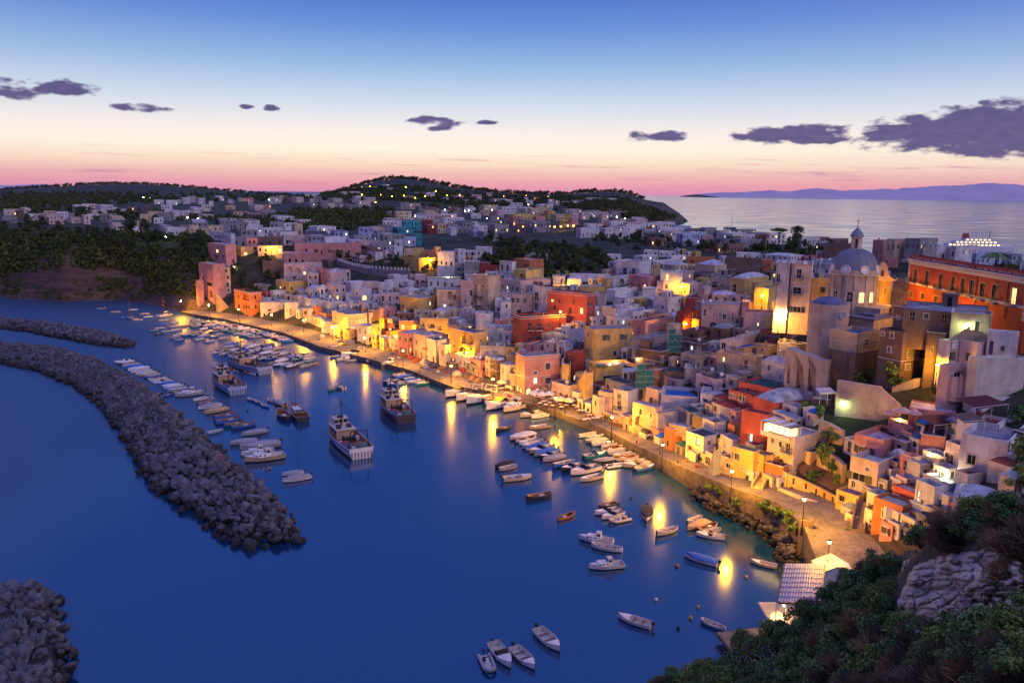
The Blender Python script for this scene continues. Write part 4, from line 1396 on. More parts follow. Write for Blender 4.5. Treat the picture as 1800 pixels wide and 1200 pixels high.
 (E_,1655,1790,1800,400,640,'y','G',dict(clutter=False,win=[(1712,425,28,46,'d'),(1762,420,10,20,'d')])),(E_,925,940,1235,70,170,'o','R',dict(yaw=12,win=[(1003,115,24,26,'d'),(1138,125,20,26,'d'),(895,90,30,20,'d')])),
 (E_,1320,1335,1725,78,215,'s','G',dict(wins=False)),(E_,1450,1465,1720,25,90,'w','G',dict()),(E_,1715,1735,1850,100,210,'o','G',dict()),(E_,1100,1180,1320,130,200,'p','W',dict(vault=1)),
 (E_,390,480,640,60,110,'w','W',dict()),(E_,475,490,640,0,60,'w','W',dict()),(E_,640,650,820,10,60,'w','W',dict()),(E_,560,600,900,110,180,'w','G',dict()),(E_,740,780,940,60,110,'w','K',dict()),
 (E_,620,640,800,450,540,'o','T',dict()),(E_,590,740,905,495,700,'w','K',dict(win=[(790,500,40,60,'d'),(865,535,20,40,'d'),(860,665,30,50,'d'),(800,640,26,40,'d'),(690,600,26,40,'d')])),
 (E_,905,920,1080,500,660,'r','W',dict(win=[(960,600,120,60,'H')])),(E_,835,900,1066,655,840,'r','R',dict(label='dark red house glowing above a street lamp',win=[(937,682,30,50,'d'),(990,688,32,50,'d'),(1035,695,22,44,'d'),(850,770,20,34,'d'),(1035,805,50,60,'AH')])),
 (E_,1070,1090,1500,560,860,'l','G',dict(yaw=22,label='long peeling rose building with round relieving arches',win=[(1135,655,30,70,'D'),(1297,685,22,60,'d'),(1345,700,40,60,'d'),(1230,800,76,80,'Ad'),(1343,830,90,80,'Ad'),(1430,700,20,80,'D')])),
 (E_,1180,1200,1480,460,560,'l','W',dict(vault=1.2)),(E_,1508,1525,1740,540,640,'y','G',dict(wins=False)),(E_,1508,1525,1900,645,860,'l','R',dict(win=[(1570,780,60,50,'d'),(1700,780,16,36,'l'),(1735,785,60,60,'o')])),
 (E_,20,170,270,660,780,'w','W',dict()),(E_,170,250,440,590,720,'w','K',dict()),(E_,250,375,640,640,770,'w','B',dict()),(E_,500,630,840,670,760,'c','R',dict()),
 (E_,380,500,795,745,960,'p','T',dict(label='pink and brown house with flat brown roof beside the scaffolding',win=[(437,840,16,80,'D')])),(E_,365,495,760,930,1200,'g','G',dict(wins=False,clutter=False)),(E_,100,200,400,700,820,'w','G',dict()),
 (E_,885,1040,1210,860,1020,'s','R',dict(win=[(990,930,40,80,'H'),(1045,920,20,80,'d')])),(E_,900,1100,1300,990,1100,'s','K',dict()),
 (F_,800,862,965,60,210,'w','W',dict(wins=False)),(F_,700,960,1230,110,300,'s','K',dict(win=[(985,190,24,70,'d'),(1150,260,30,70,'d'),(1190,255,30,70,'d')])),
 (F_,905,925,1215,310,470,'s','N',dict(wins=False)),(F_,1200,1215,1335,280,440,'w','W',dict()),(F_,1300,1330,1600,150,320,'g','K',dict()),
 (F_,1335,1540,1760,400,540,'l','K',dict(win=[(1390,460,24,34,'d'),(1440,490,34,60,'o'),(1505,490,40,60,'s'),(1650,480,50,70,'s')])),
 (F_,470,615,730,525,800,'w','K',dict(yaw=50,deepbase=1,clutter=False,label='tall narrow white quay house with slanted top and open dark side',win=[(530,580,40,50,'s'),(530,665,40,100,'B'),(640,700,40,120,'H')])),
 (F_,380,600,720,450,600,'g','K',dict(clutter=False)),
 (F_,310,450,475,545,820,'l','G',dict(yaw=50,deepbase=1,win=[(385,615,26,60,'Ad'),(370,710,26,60,'d'),(450,640,10,30,'d')])),
 (F_,810,945,1000,515,740,'l','K',dict(clutter=False,yaw=40,win=[(866,640,36,100,'D'),(866,780,20,40,'d')])),
 (F_,958,960,1370,560,770,'w','B',dict(depth=9,label='white house with bright blue painted flat roof',clutter=False,parapet=0.9,wins=False)),
 (F_,1372,1380,1690,545,700,'w','W',dict(clutter=False,depth=7)),
 (F_,670,905,960,700,985,'l','W',dict(yaw=40,deepbase=1,label='pale rose quay house with dark round arch and outside stair',clutter=False,win=[(745,910,90,150,'AH'),(757,745,34,70,'d'),(870,790,22,60,'d'),(692,920,22,90,'D')])),
 (F_,900,930,1230,760,1010,'a','G',dict(yaw=26,deepbase=2,wins=False,clutter=False,label='blank off-white buttressed wall block above the quay',cat='wall block',name='wall_block')),
 (F_,1050,1230,1270,905,1115,'c','W',dict(yaw=45,deepbase=1,clutter=False,label='cream quay house with a balcony arch over a dark arch',win=[(1160,1125,70,110,'AH'),(1165,1000,80,60,'AH')])),
 (L_,155,330,510,405,665,'w','K',dict(yaw=32,deepbase=1,clutter=False,label='white quay house with green and striped laundry balconies',win=[(280,455,34,70,'c'),(200,530,40,60,'d'),(268,570,50,60,'l'),(200,610,40,60,'B'),(397,475,12,16,'d'),(368,620,22,60,'D')])),
 (L_,330,445,575,255,430,'w','R',dict(clutter=False,win=[(352,245+20,28,60,'c'),(425,300,30,60,'c'),(510,305,22,50,'s')],label='white and peach house with two green lit windows')),
 (L_,420,610,730,110,230,'w','R',dict(vault=0.8)),(L_,190,280,420,130,200,'w','N',dict()),(L_,60,190,330,150,290,'g','N',dict(wins=False)),(L_,215,320,340,210,330,'y','G',dict(wins=False,clutter=False)),
 (L_,515,635,730,440,610,'w','W',dict(clutter=False,win=[(560,490,24,60,'Ad'),(540,485,16,50,'Al'),(590,500,16,50,'Al')])),
 (L_,600,660,735,290,430,'o','G',dict(clutter=False,win=[(635,340,40,60,'l')])),(L_,505,640,700,640,870,'a','G',dict(yaw=36,deepbase=1,clutter=False,win=[(600,710,60,50,'d')])),
 (L_,625,850,885,565,920,'y','W',dict(yaw=42,deepbase=1,clutter=False,label='bright yellow quay house directly behind a street lamp',win=[(680,615,40,70,'o'),(720,635,40,70,'o'),(755,745,20,26,'d'),(725,855,24,14,'d')])),
 (L_,880,960,1045,605,830,'y','W',dict(deepbase=1,clutter=False,win=[(920,675,24,40,'d')])),(L_,780,880,1000,500,640,'w','B',dict(clutter=False,win=[(890,560,12,30,'d')])),
 (L_,985,1165,1215,720,935,'o','G',dict(yaw=45,deepbase=1,clutter=False,label='small peach house with round window under an arched porch',win=[(1035,820,60,34,'d'),(1097,828,26,36,'Ad')])),
 (L_,735,990,1015,175,555,'m','G',dict(yaw=45,clutter=False,label='tall coral red house with one green lit window',win=[(850,415,36,80,'c')])),
 (L_,1010,1275,1565,420,800,'a','G',dict(yaw=35,deepbase=2,clutter=False,label='tall cream house under the lit glass veranda',win=[(1065,440,30,50,'d'),(1150,480,30,50,'s'),(1230,520,50,90,'B'),(1150,660,90,100,'AH'),(1500,380,16,30,'d'),(1365,780,34,90,'D')])),
 (L_,1400,1460,1600,570,700,'c','N',dict(wins=False,clutter=False)),
 (G_,395,480,660,235,420,'w','W',dict(win=[(430,285,50,60,'d'),(425,430,30,50,'l')])),(G_,480,630,860,310,430,'a','B',dict(clutter=False,win=[(810,350,36,60,'d')])),
 (G_,360,610,640,395,600,'c','G',dict(clutter=False,win=[(430,430,30,50,'l'),(448,510,18,60,'D')])),(G_,625,755,850,400,620,'c','W',dict(clutter=False,win=[(670,475,30,76,'s')])),
 (G_,600,640,980,190,320,'w','W',dict(clutter=False,win=[(655,250,30,50,'d')])),(G_,820,975,1095,130,260,'o','R',dict(win=[(945,195,18,50,'d'),(1022,205,26,60,'d')])),
 (G_,975,990,1190,250,430,'w','W',dict(win=[(1022,350,20,60,'D')])),(G_,830,1060,1140,480,720,'w','W',dict(yaw=40,vault=1.3,win=[(1040,620,24,60,'d'),(1035,670,20,60,'D'),(910,520,30,60,'d')])),(G_,1150,1200,1340,270,420,'c','G',dict(clutter=False)),
 (G_,860,900,1060,560,720,'w','W',dict(clutter=False)),
 (G_,590,930,1180,735,900,'m','N',dict(yaw=40,label='coral red house with flat dark green roof',clutter=False,win=[(683,755,26,50,'d')],parapet=0.4)),
 (G_,480,720,800,800,960,'m','N',dict(yaw=40,clutter=False,label='lower coral house with narrow green roof strip',win=[(513,803,18,34,'d'),(547,812,16,30,'d'),(610,840,24,66,'s'),(645,855,24,66,'s')])),
 (G_,745,960,1400,890,1080,'m','W',dict(yaw=24,vault=2.0,wins=False,label='deep red house with whitewashed double vault roof')),(G_,300,480,600,880,1000,'l','R',dict(vault=1.0)),
 (G_,690,900,1090,920,1000,'m','B',dict(clutter=False,wins=False)),
 (G_,100,240,480,560,720,'g','K',dict()),(G_,-20,110,360,380,540,'g','G',dict()),(G_,1330,1345,1560,900,960,'s','W',dict(wins=False,clutter=False)),
# church hill and the right edge

 (H__,105,118,290,490,1010,'w','W',dict(yaw=10,Y=190,label='tall white house with half-round attic window left of the church',win=[(200,523,60,40,'Ad'),(172,650,36,90,'B'),(160,770,40,64,'s'),(172,985,80,60,'o'),(200,900,100,40,'H')])),
 (H__,268,280,520,500,1020,'a','G',dict(yaw=10,Y=188,label='tall cream house front with shuttered balconies left of the church',win=[(388,605,50,100,'B'),(380,785,90,70,'B'),(395,985,80,60,'o'),(280,1020,24,50,'l')])),
 (H__,500,515,735,650,840,'y','G',dict(yaw=10,Y=191,wins=True)),(H__,-90,-60,110,700,900,'y','W',dict()),
 (H__,0,20,450,1050,1200,'y','G',dict(yaw=12,wins=False,label='yellow lit wall terrace with potted flowers',cat='terrace wall',name='terrace_wall')),(H__,430,450,560,860,1200,'s','G',dict(yaw=12,wins=False,clutter=False)),
 (H__,590,600,735,460,620,'b','G',dict()),(H__,1165,1240,1450,255,540,'p','K',dict(yaw=18,label='tall blank mauve block behind the church dome',win=[(1180,345,14,60,'s'),(1210,385,14,60,'s')])),
 (H__,625,640,935,285,450,'s','G',dict(yaw=8,wins=False,label='wide windowless brown block behind the dome')),(H__,525,535,665,235,320,'w','G',dict()),(H__,550,560,640,370,440,'l','G',dict()),
 (H__,1510,1520,1640,325,400,'c','G',dict()),(H__,1640,1650,1750,320,380,'w','R',dict(pitch=2.4,wins=False)),
 (H__,1205,1240,1370,665,840,'y','G',dict(Y=183,clutter=False,win=[(1305,785,24,70,'d')])),(H__,1370,1385,1530,670,830,'y','G',dict(Y=185,clutter=False)),
 (I_,348,625,872,395,640,'c','B',dict(yaw=35,Y=151,clutter=False,label='plain cream church annex with blue roof',win=[(528,452,34,66,'d'),(745,492,40,60,'d')])),
 (I_,330,600,930,610,900,'s','G',dict(yaw=35,Y=150.5,wins=False,clutter=False,label='dark brown retaining block under the church annex',cat='retaining wall',name='retaining_wall')),
 (I_,872,1075,1320,380,940,'s','R',dict(yaw=30,Y=141,clutter=False,label='dark brown tenement with white framed windows',win=[(1000,415,34,56,'d'),(985,567,30,56,'d'),(905,400,20,40,'d'),(1240,442,60,76,'o'),(1228,600,84,92,'s'),(1197,748,44,54,'s')])),
 (I_,1025,1210,1480,130,400,'s','K',dict(yaw=30,Y=143,label='brown upper tenement storey with white left face',clutter=False,win=[(1175,290,34,60,'s'),(1080,240,20,14,'d')])),
 (I_,1310,1330,1570,380,870,'s','K',dict(yaw=20,Y=139,clutter=False,label='brown house front with tall niche glaring in lamplight',win=[(1440,570,36,80,'D'),(1400,520,60,150,'AH'),(1465,290,40,60,'s')])),
 (J_,625,645,1100,770,1085,'c','K',dict(Y=137,deepbase=6,clutter=False,label='drab cream house lit green by a wall lamp',win=[(957,915,44,100,'s')])),
 (J_,160,161,1085,745,860,'s','G',dict(depth=13,parapet=0.2,clutter=True,label='wide flat roofed brown block in front of the red palace',Y=142)),
 (K_,1055,1355,1445,30,330,'w','W',dict(yaw=60,Y=130,label='white house with lit balcony door at the right edge',win=[(1258,20,50,100,'L'),(1105,185,46,150,'AH'),(1228,195,28,50,'s'),(1400,0,40,60,'d'),(1375,320,110,200,'AH')])),
 (K_,760,930,1060,130,350,'l','W',dict(yaw=28,Y=132,clutter=False,win=[(862,280,44,80,'s')])),(K_,610,640,770,120,330,'w','W',dict(Y=134,clutter=False,win=[(700,290,70,120,'AH')])),
 (K_,590,620,880,380,650,'l','W',dict(Y=129,yaw=12,clutter=False,label='pale house with dark arched door behind the railed terrace',win=[(745,510,80,140,'Ad'),(675,490,12,14,'d')])),
 (K_,870,900,1460,300,760,'a','G',dict(yaw=8,Y=126,wins=False,clutter=False,label='huge peeling whitewashed retaining wall at the right edge',cat='retaining wall',name='retaining_wall',depth=3)),
 (M_,1205,1550,1800,330,470,'w','R',dict(yaw=45,clutter=False,label='white house with blue shutters and dark awning terrace',win=[(1283,300,60,50,'s')])),
 (M_,1215,1260,1500,390,470,'w','G',dict(clutter=False)),
 (M_,1330,1420,1700,120,220,'w','R',dict(clutter=False,win=[(1585,210,40,90,'s')])),
 (M_,1238,1635,1810,480,745,'w','G',dict(yaw=48,clutter=False,parapet=1.0,label='big bare white house with square roof terrace at the right edge',win=[(1262,640,24,50,'s'),(1350,695,80,80,'d')])),
 (M_,1268,1290,1600,770,935,'l','R',dict(clutter=False,wins=False)),(M_,1135,1150,1600,960,1180,'w','W',dict(yaw=8,vault=1.2,wins=False)),(M_,1100,1200,1250,1095,1170,'m','G',dict(clutter=False,wins=False)),
 (M_,860,875,1110,410,620,'p','G',dict(clutter=False,win=[(935,460,40,70,'s')])),(M_,600,800,880,370,460,'p','W',dict(clutter=False,wins=False)),
 (M_,755,770,1200,180,400,'p','W',dict(yaw=10,clutter=False,wins=False)),(M_,900,930,1020,300,380,'c','W',dict(clutter=False)),
 (M_,300,550,790,470,700,'p','W',dict(yaw=38,clutter=False,parapet=1.0,label='rose pink house with walled roof terrace and stair',win=[(320,535,26,70,'s'),(372,562,40,80,'o'),(465,590,60,90,'H'),(682,580,60,70,'o'),(822,570,40,80,'D')])),
 (M_,268,495,690,665,950,'l','W',dict(yaw=38,clutter=False,deepbase=2,label='lower part of the pink house with wide glazed windows',win=[(345,682,90,34,'d'),(420,720,30,30,'d'),(352,790,120,70,'o'),(520,857,34,60,'d'),(597,815,30,16,'d'),(310,895,36,60,'d'),(350,915,36,50,'s')])),
 (M_,765,800,900,620,760,'p','W',dict(clutter=False)),(M_,665,760,850,820,930,'l','W',dict(clutter=False)),(M_,1105,1235,1260,520,740,'w','R',dict(clutter=False,win=[(1150,630,80,90,'d')])),
 (M_,900,1100,1200,640,740,'w','W',dict(clutter=False)),(M_,770,870,1000,680,860,'w','W',dict(clutter=False)),
 (M_,1000,1120,1200,720,860,'w','W',dict(clutter=False,label='white terrace house with glaring greenish courtyard light')),
 (M_,470,715,850,1050,1250,'o','W',dict(yaw=32,clutter=False,label='peach house with grey roof terrace above the curved stair',win=[(570,1110,30,70,'s')])),
 (M_,640,830,880,935,1110,'m','W',dict(clutter=False,win=[(677,985,46,80,'d')])),(M_,840,985,1000,880,1180,'w','G',dict(clutter=False,win=[(872,960,30,100,'c'),(915,1040,24,100,'s')])),
 (M_,560,680,870,1100,1300,'w','W',dict(clutter=False)),(M_,980,1120,1130,960,1140,'w','W',dict(clutter=False)),(M_,900,1130,1140,880,980,'b','G',dict(clutter=False)),
 (M_,145,330,470,960,1130,'y','G',dict(yaw=36,deepbase=1,clutter=False,label='low yellow lamplit house beside the curved stone stair',win=[(195,985,46,60,'d'),(265,1060,26,40,'d')])),
 (N_,1745,1760,1900,470,760,'w','W',dict()),
 ]
for row in TOWN:
 o,xl,xm,xr,yt,yb,col,roof,kw=row
 house(xl,xm,xr,yt,yb,col,roof,o=o,**kw)
print('houses',len(HOUSES))

# ------------------------------------------------------------ red palace
P9=(1590,435,8.571)
def palace():
 wins=[(145,420,60,200,'B'),(325,455,60,210,'B'),(535,510,60,220,'B'),(725,545,66,220,'B'),(875,575,70,220,'B'),(1015,610,72,240,'B'),
 (1180,655,76,240,'B'),(1370,690,80,260,'B'),(1662,740,84,250,'L'),(108,700,44,90,'d'),(290,735,50,90,'d'),(500,780,56,90,'d')]
 h=house(42,1780,1900,385,1300,'r','K',yaw=0.5,o=P9,Y=141,win=wins,clutter=False,parapet=0.9,label='long dark red palace with pale cornice, quoins and row of balcony windows',name='palace',cat='palace')
 r,wl,H_=h.root,h.wl,h.h
 for o in r.children:
  if o.name.startswith('walls'):
   o.color=(0.44,0.075,0.04,1)
 b=MB()
 for zz,dd,hh in ((H_-1.0,0.5,0.28),(H_-1.3,0.32,0.3),(H_-1.75,0.12,0.6)):
  b.box((-dd/2,wl/2,zz),(dd,wl+0.5,hh))
 b.build('cornice',M['trim'],r)
 b=MB()
 for k in range(int(wl/0.45)):
  b.box((-0.33,0.2+k*0.45,H_-1.22),(0.16,0.2,0.16))
 tag(b.build('dentil_band',M['trim'],r),kind='stuff')
 b=MB()
 b.box((-0.14,wl/2,H_-6.2),(0.28,wl+0.3,0.45))
 b.build('string_course',M['trim'],r)
 for end in (0.0,wl):
  for k in range(12):
   w_=0.7 if k%2 else 0.45
   mk('quoin',_quoin(w_),r,loc=(-0.06,end+(w_/2 if end==0 else -w_/2),H_-2.4-k*0.55))
   # white painted scroll pieces along the dark parapet
 rr=random.Random(4)
 n=0
 y=1.2
 while y<wl-1:
  b=MB()
  for k in range(3):
   b.tube((-0.03,k*0.17,rr.uniform(0.0,0.1)),(-0.03,k*0.17+rr.uniform(-0.1,0.1),rr.uniform(0.25,0.45)),0.035,n=4)
  b.tube((-0.03,0,0.15),(-0.03,0.4,rr.uniform(0.1,0.3)),0.03,n=4)
  b.build('parapet_scroll',M['white'],r,loc=(0,y,H_-0.72))
  y+=rr.choice([0.6,0.6,0.75,1.3])
 for yy in (wl*0.13,wl*0.36):
  b=MB()
  b.tube((-0.15,yy,H_-2.2),(-0.15,yy,H_-9),0.09,n=6)
  b.build('drainpipe',M['iron'],r)
 return h
def _quoin(w):
 k=('quoin',w)
 if k not in _wcache:
  b=MB()
  b.box((0,0,0),(0.12,w,0.42))
  _wcache[k]=b.mesh('quoin',M['trim'])
 return _wcache[k]
palace()

# ------------------------------------------------------------ domed church
def church():
 Yd=176.0
 c=PD(340 and (1340+965/6),380+600/6,Yd)
 zz=lambda y6:PD(1340+965/6,380+y6/6,Yd).z
 m=lambda px6:px6/6/FPX*(Yd*math.cos(PITCH)+15*math.sin(PITCH))
 z0=zz(850)-3
 root=mk('church',None,loc=(c.x,c.y,z0))
 tag(root,'church with grey-blue ribbed dome, lantern and cross','church')
 Z=lambda y6:zz(y6)-z0
 Rd=m(240)
 cream=(0.50,0.42,0.34,1)
 # drum
 zb,zt=0.0,Z(600)
 b=MB()
 b.lathe([(Rd*0.97,zb-2),(Rd*0.97,zt),(0.1,zt)],n=32)
 drum=b.build('drum',M['plaster'],root,color=cream)
 for i,a in enumerate([-155,-118,-90,-62,-28,10,60,110,160]):
  aa=R(a)
  for s in (-1,1):
   pb=MB()
   pb.box((0,0,(zt+zb)/2),(0.2,0.55,zt-zb))
   t=aa+s*R(11)
   pb.build('pilaster',M['plaster'],drum,loc=(math.cos(t)*Rd*0.98,math.sin(t)*Rd*0.98,0),rz=t,color=(0.56,0.47,0.38,1))
  lit=a in (-90,-62)
  wz=zt*0.28
  w=mk('window',frame_mesh(1.2,2.3,True,1),drum,loc=(math.cos(aa)*Rd*0.985,math.sin(aa)*Rd*0.985,wz),rz=aa+math.pi/2,color=(0.6,0.58,0.5,1))
  mk('pane',pane_mesh(1.2,2.3,True,M['lit_warm']if lit else M['dark_pane']),w,loc=(0,0.0,0))
  sb=MB()
  pts=arch_pts(1.6,2.6,8)
  for k in range(len(pts)):
   p,q_=pts[k],pts[(k+1)%len(pts)]
   sb.tube((p[0],-0.05,p[1]-0.1),(q_[0],-0.05,q_[1]-0.1),0.12,n=5)
  sb.build('surround',M['trim'],w)
 b=MB()
 b.lathe([(Rd*0.97,-0.25),(Rd*1.04,-0.2),(Rd*1.07,0.05),(Rd*1.0,0.12),(Rd*0.97,0.12)],c=(0,0,zt),n=40)
 b.build('cornice',M['trim'],root)
 # dome: plain cream foot with round medallions, grey shell with ribs
 zd=Z(345)-zt
 prof=[]
 for k in range(13):
  t=k/12*R(84)
  prof.append((Rd*math.cos(t)**0.9 if k else Rd,zd*math.sin(t)**0.95/math.sin(R(84))**0.95))
 b=MB()
 b.lathe([(r_*1.0,z)for r_,z in prof],c=(0,0,zt+0.1),n=48)
 dome=b.build('dome',M['paint'],root,color=(0.17,0.19,0.25,1),smooth=True)
 b=MB()
 b.lathe([(Rd*1.015,0),(Rd*1.02,zd*0.13),(Rd*0.985,zd*0.16)],c=(0,0,zt+0.1),n=48)
 b.build('dome_foot',M['plaster'],root,color=cream)
 for k in range(16):
  a=2*math.pi*(k+0.5)/16
  rb=MB()
  for i in range(12):
   (r0,z_0),(r1,z_1)=prof[i],prof[i+1]
   rb.tube((math.cos(a)*r0,math.sin(a)*r0,zt+0.1+z_0),(math.cos(a)*r1,math.sin(a)*r1,zt+0.1+z_1),0.09,n=5,cap=False)
  rb.build('rib',M['paint'],dome,color=(0.22,0.23,0.28,1))
 for k in range(8):
  a=R(-90+45*k)+R(2)
  mb=MB()
  mb.lathe([(0.01,0.18),(0.62,0.16),(0.66,0.1)],n=16)
  mb.lathe([(0.66,0.0),(0.7,0.26),(1.0,0.26),(1.08,0.0)],n=16,mi=1)
  rotm=Matrix.Rotation(a+math.pi/2,4,'Z')@Matrix.Rotation(R(78),4,'X')
  mb.v=[tuple(rotm@Vector(v))for v in mb.v]
  md=mb.build('medallion',[M['white'],M['trim']],root,loc=(math.cos(a)*Rd*0.97,math.sin(a)*Rd*0.97,zt+zd*0.2))
  # lantern
 zl=zt+zd
 rl=m(62)
 hl=Z(222)-zl
 b=MB()
 b.lathe([(rl*1.1,-0.3),(rl*1.1,0.1),(rl*0.9,0.15),(rl*0.9,hl),(rl*1.15,hl+0.05),(rl*1.15,hl+0.2)],c=(0,0,zl),n=8)
 lan=b.build('lantern',M['plaster'],root,color=(0.52,0.44,0.36,1))
 for k in range(8):
  a=2*math.pi*(k+0.5)/8
  pb=MB()
  pb.box((0,0,hl*0.5),(0.05,0.42,hl*0.75))
  pb.build('opening',M['dark_pane']if k%2 else M['trim'],lan,loc=(math.cos(a)*rl*0.85,math.sin(a)*rl*0.85,zl),rz=a)
 hc=Z(110)-zl-hl
 b=MB()
 b.lathe([(rl*1.12,0.2),(rl*1.02,0.25*hc),(rl*0.8,0.48*hc),(rl*0.4,0.72*hc),(rl*0.14,0.88*hc),(0.05,hc)],c=(0,0,zl+hl),n=20)
 b.build('lantern_cap',M['paint'],root,color=(0.2,0.2,0.27,1),smooth=True)
 zc=zl+hl+hc
 b=MB()
 b.lathe([(0.02,-0.1),(0.16,0.05),(0.02,0.22)],c=(0,0,zc),n=8)
 b.box((0,0,zc+0.85),(0.09,0.09,1.5))
 b.box((0,0,zc+1.15),(0.85,0.09,0.09))
 b.build('cross',M['iron'],root)
 # body under the drum
 rz=R(38)
 cr=lambda px,py,Y:PD(px,py,Y)-Vector((c.x,c.y,z0))
 b=MB()
 b.box((0,0,-10.2),(11.5,11.5,20.4),rz)
 b.build('crossing',M['plaster'],root,color=cream)
 b=MB()
 b.box((0,0,0.04),(10.8,10.8,0.1),rz)
 b.build('terrace_roof',M['roof'],root,color=(0.22,0.22,0.28,1))
 # apse, the tall round tower of wall on the bay side
 ap=cr(1458,545,166)
 ra=33/FPX*165
 b=MB()
 b.lathe([(ra*1.05,-20),(ra,0),(ra*0.92,0.02)],c=(ap.x,ap.y,ap.z+1.5),n=28)
 b.build('apse',M['plaster'],root,color=(0.46,0.40,0.36,1),smooth=False)
 b=MB()
 b.lathe([(ra*0.93,-0.3),(ra*0.85,0.45),(ra*0.6,1.0),(ra*0.3,1.3),(0.02,1.4)],c=(ap.x,ap.y,ap.z+1.5),n=24)
 b.build('apse_roof',M['roof'],root,color=(0.15,0.18,0.30,1),smooth=True)
 # transept block and the lower block with grey-blue lean roof
 t1=cr(1537,545,172)
 b=MB()
 b.box((t1.x,t1.y,t1.z-12),(8.5,7,26),rz)
 b.build('transept',M['plaster'],root,color=(0.44,0.37,0.31,1))
 t2=cr(1533,549,167)
 b=MB()
 hw=5.8
 b.box((t2.x,t2.y,t2.z-13),(8.6,5.6,24),rz)
 b.build('side_chapel',M['plaster'],root,color=(0.42,0.36,0.31,1))
 b=MB()
 b.box((t2.x,t2.y,t2.z-0.85),(9.0,6.0,0.3),rz)
 b.box((t2.x+1,t2.y+1,t2.z-0.5),(6,3.4,0.5),rz)
 b.build('chapel_roof',M['roof'],root,color=(0.14,0.17,0.28,1))
 # round window of the chapel
 rw=cr(1340+850/6,380+1045/6,162)
 b=MB()
 b.lathe([(0.02,0.0),(0.5,0.02),(0.55,0.12),(0.7,0.12),(0.72,-0.1)],n=16)
 rm=Matrix.Rotation(R(-10),4,'Z')@Matrix.Rotation(R(90),4,'X')
 b.v=[tuple(rm@Vector(v)+rw)for v in b.v]
 b.build('round_window',M['trim'],root)
 # bell gable right of the dome
 g=cr(1340+1260/6,380+680/6,181)
 pr=[(-1.3,0),(3.6,0),(2.6,0.5),(1.7,1.3),(1.3,2.4),(1.35,3.2),(0.9,3.5),(0.55,4.1),(0,4.3),(-0.5,4.0),(-0.8,3.4),(-1.2,3.2)]
 hole=[(-0.35,1.0),(-0.35,2.2),(0,2.55),(0.4,2.2),(0.4,1.0)]
 b=MB()
 loops=[[Vector((x,z,0))for x,z in pr],[Vector((x,z,0))for x,z in hole]]
 al=[p for l in loops for p in l]
 tr=tessellate_polygon(loops)
 for yy in (0,0.7):
  b.add([(p.x,yy,p.y)for p in al],[tuple(t)for t in tr])
 for lp in (pr,hole):
  n=len(lp)
  b.add([(x,0,z)for x,z in lp]+[(x,0.7,z)for x,z in lp],[(i,(i+1)%n,(i+1)%n+n,i+n)for i in range(n)])
 bg=b.build('bell_gable',M['plaster'],root,loc=tuple(g),rz=R(10),color=(0.6,0.42,0.22,1))
 bb=MB()
 bb.lathe([(0.05,0.5),(0.15,0.45),(0.2,0.15),(0.3,0.0)],c=(0,0.35,1.5),n=10)
 bb.build('bell',M['iron'],bg)
 # weathered bell tower face further right
 g2=cr(1340+1430/6,380+1000/6,168)
 b=MB()
 face_with_holes(b,2.8,-6,6.2,[(0.9,1.0,0.7,2.4,True,True),(1.95,1.0,0.7,2.4,True,True)],lambda u,d,z:(u-1.4,d,z),deep=0.9)
 b.box((0,1.05,0.1),(2.8,2.0,12.2))
 b.box((0,1.0,5.0),(3.1,2.4,0.25))
 b.box((0,1.0,6.5),(2.0,1.8,0.9),taper=0.6)
 b.build('side_tower',M['rubble'],root,loc=tuple(g2),rz=R(-30))
church()
def cren_wall():
 """long grey retaining wall with square merlons above the houses"""
 pts=[hit(a,b_)for a,b_ in [(592,463),(620,474),(650,482),(690,487),(720,492)]]
 tops=[458,467,472,475,476]
 root=mk('battlemented_wall',None,loc=tuple(pts[0]))
 tag(root,'long grey garden wall with a row of square merlons','wall')
 b=MB()
 zt=[PD(px_of(p)[0],t,p.y).z for p,t in zip(pts,tops)]
 o0=pts[0]
 for i in range(len(pts)-1):
  p,q_=pts[i],pts[i+1]
  d=(q_-p).xy.normalized()
  nn=Vector((-d.y,d.x))*0.8
  za,zb=zt[i],zt[i+1]
  vs=[]
  for (u,z)in ((p,za),(q_,zb)):
   for s in (0,1):
    vs.append((u.x-o0.x+nn.x*s,u.y-o0.y+nn.y*s,-12))
    vs.append((u.x-o0.x+nn.x*s,u.y-o0.y+nn.y*s,z-o0.z))
  b.add(vs,[(0,4,5,1),(1,5,7,3),(2,3,7,6),(0,1,3,2),(4,6,7,5)])
  L_=(q_-p).length
  n=max(2,int(L_/2.2))
  for k in range(n):
   t=(k+0.5)/n
   c_=p.lerp(q_,t)
   z=za*(1-t)+zb*t
   mb=MB()
   mb.box((0,0,0.55),(0.8,0.7,1.1))
   mb.lathe([(0.42,1.1),(0.3,1.3),(0.02,1.4)],n=6)
   mb.build('merlon',M['plaster'],root,loc=(c_.x-o0.x+nn.x*0.5,c_.y-o0.y+nn.y*0.5,z-o0.z),rz=math.atan2(d.y,d.x),color=(0.55,0.5,0.52,1))
 b.build('wall_face',M['plaster'],root,color=(0.26,0.24,0.26,1))
cren_wall()
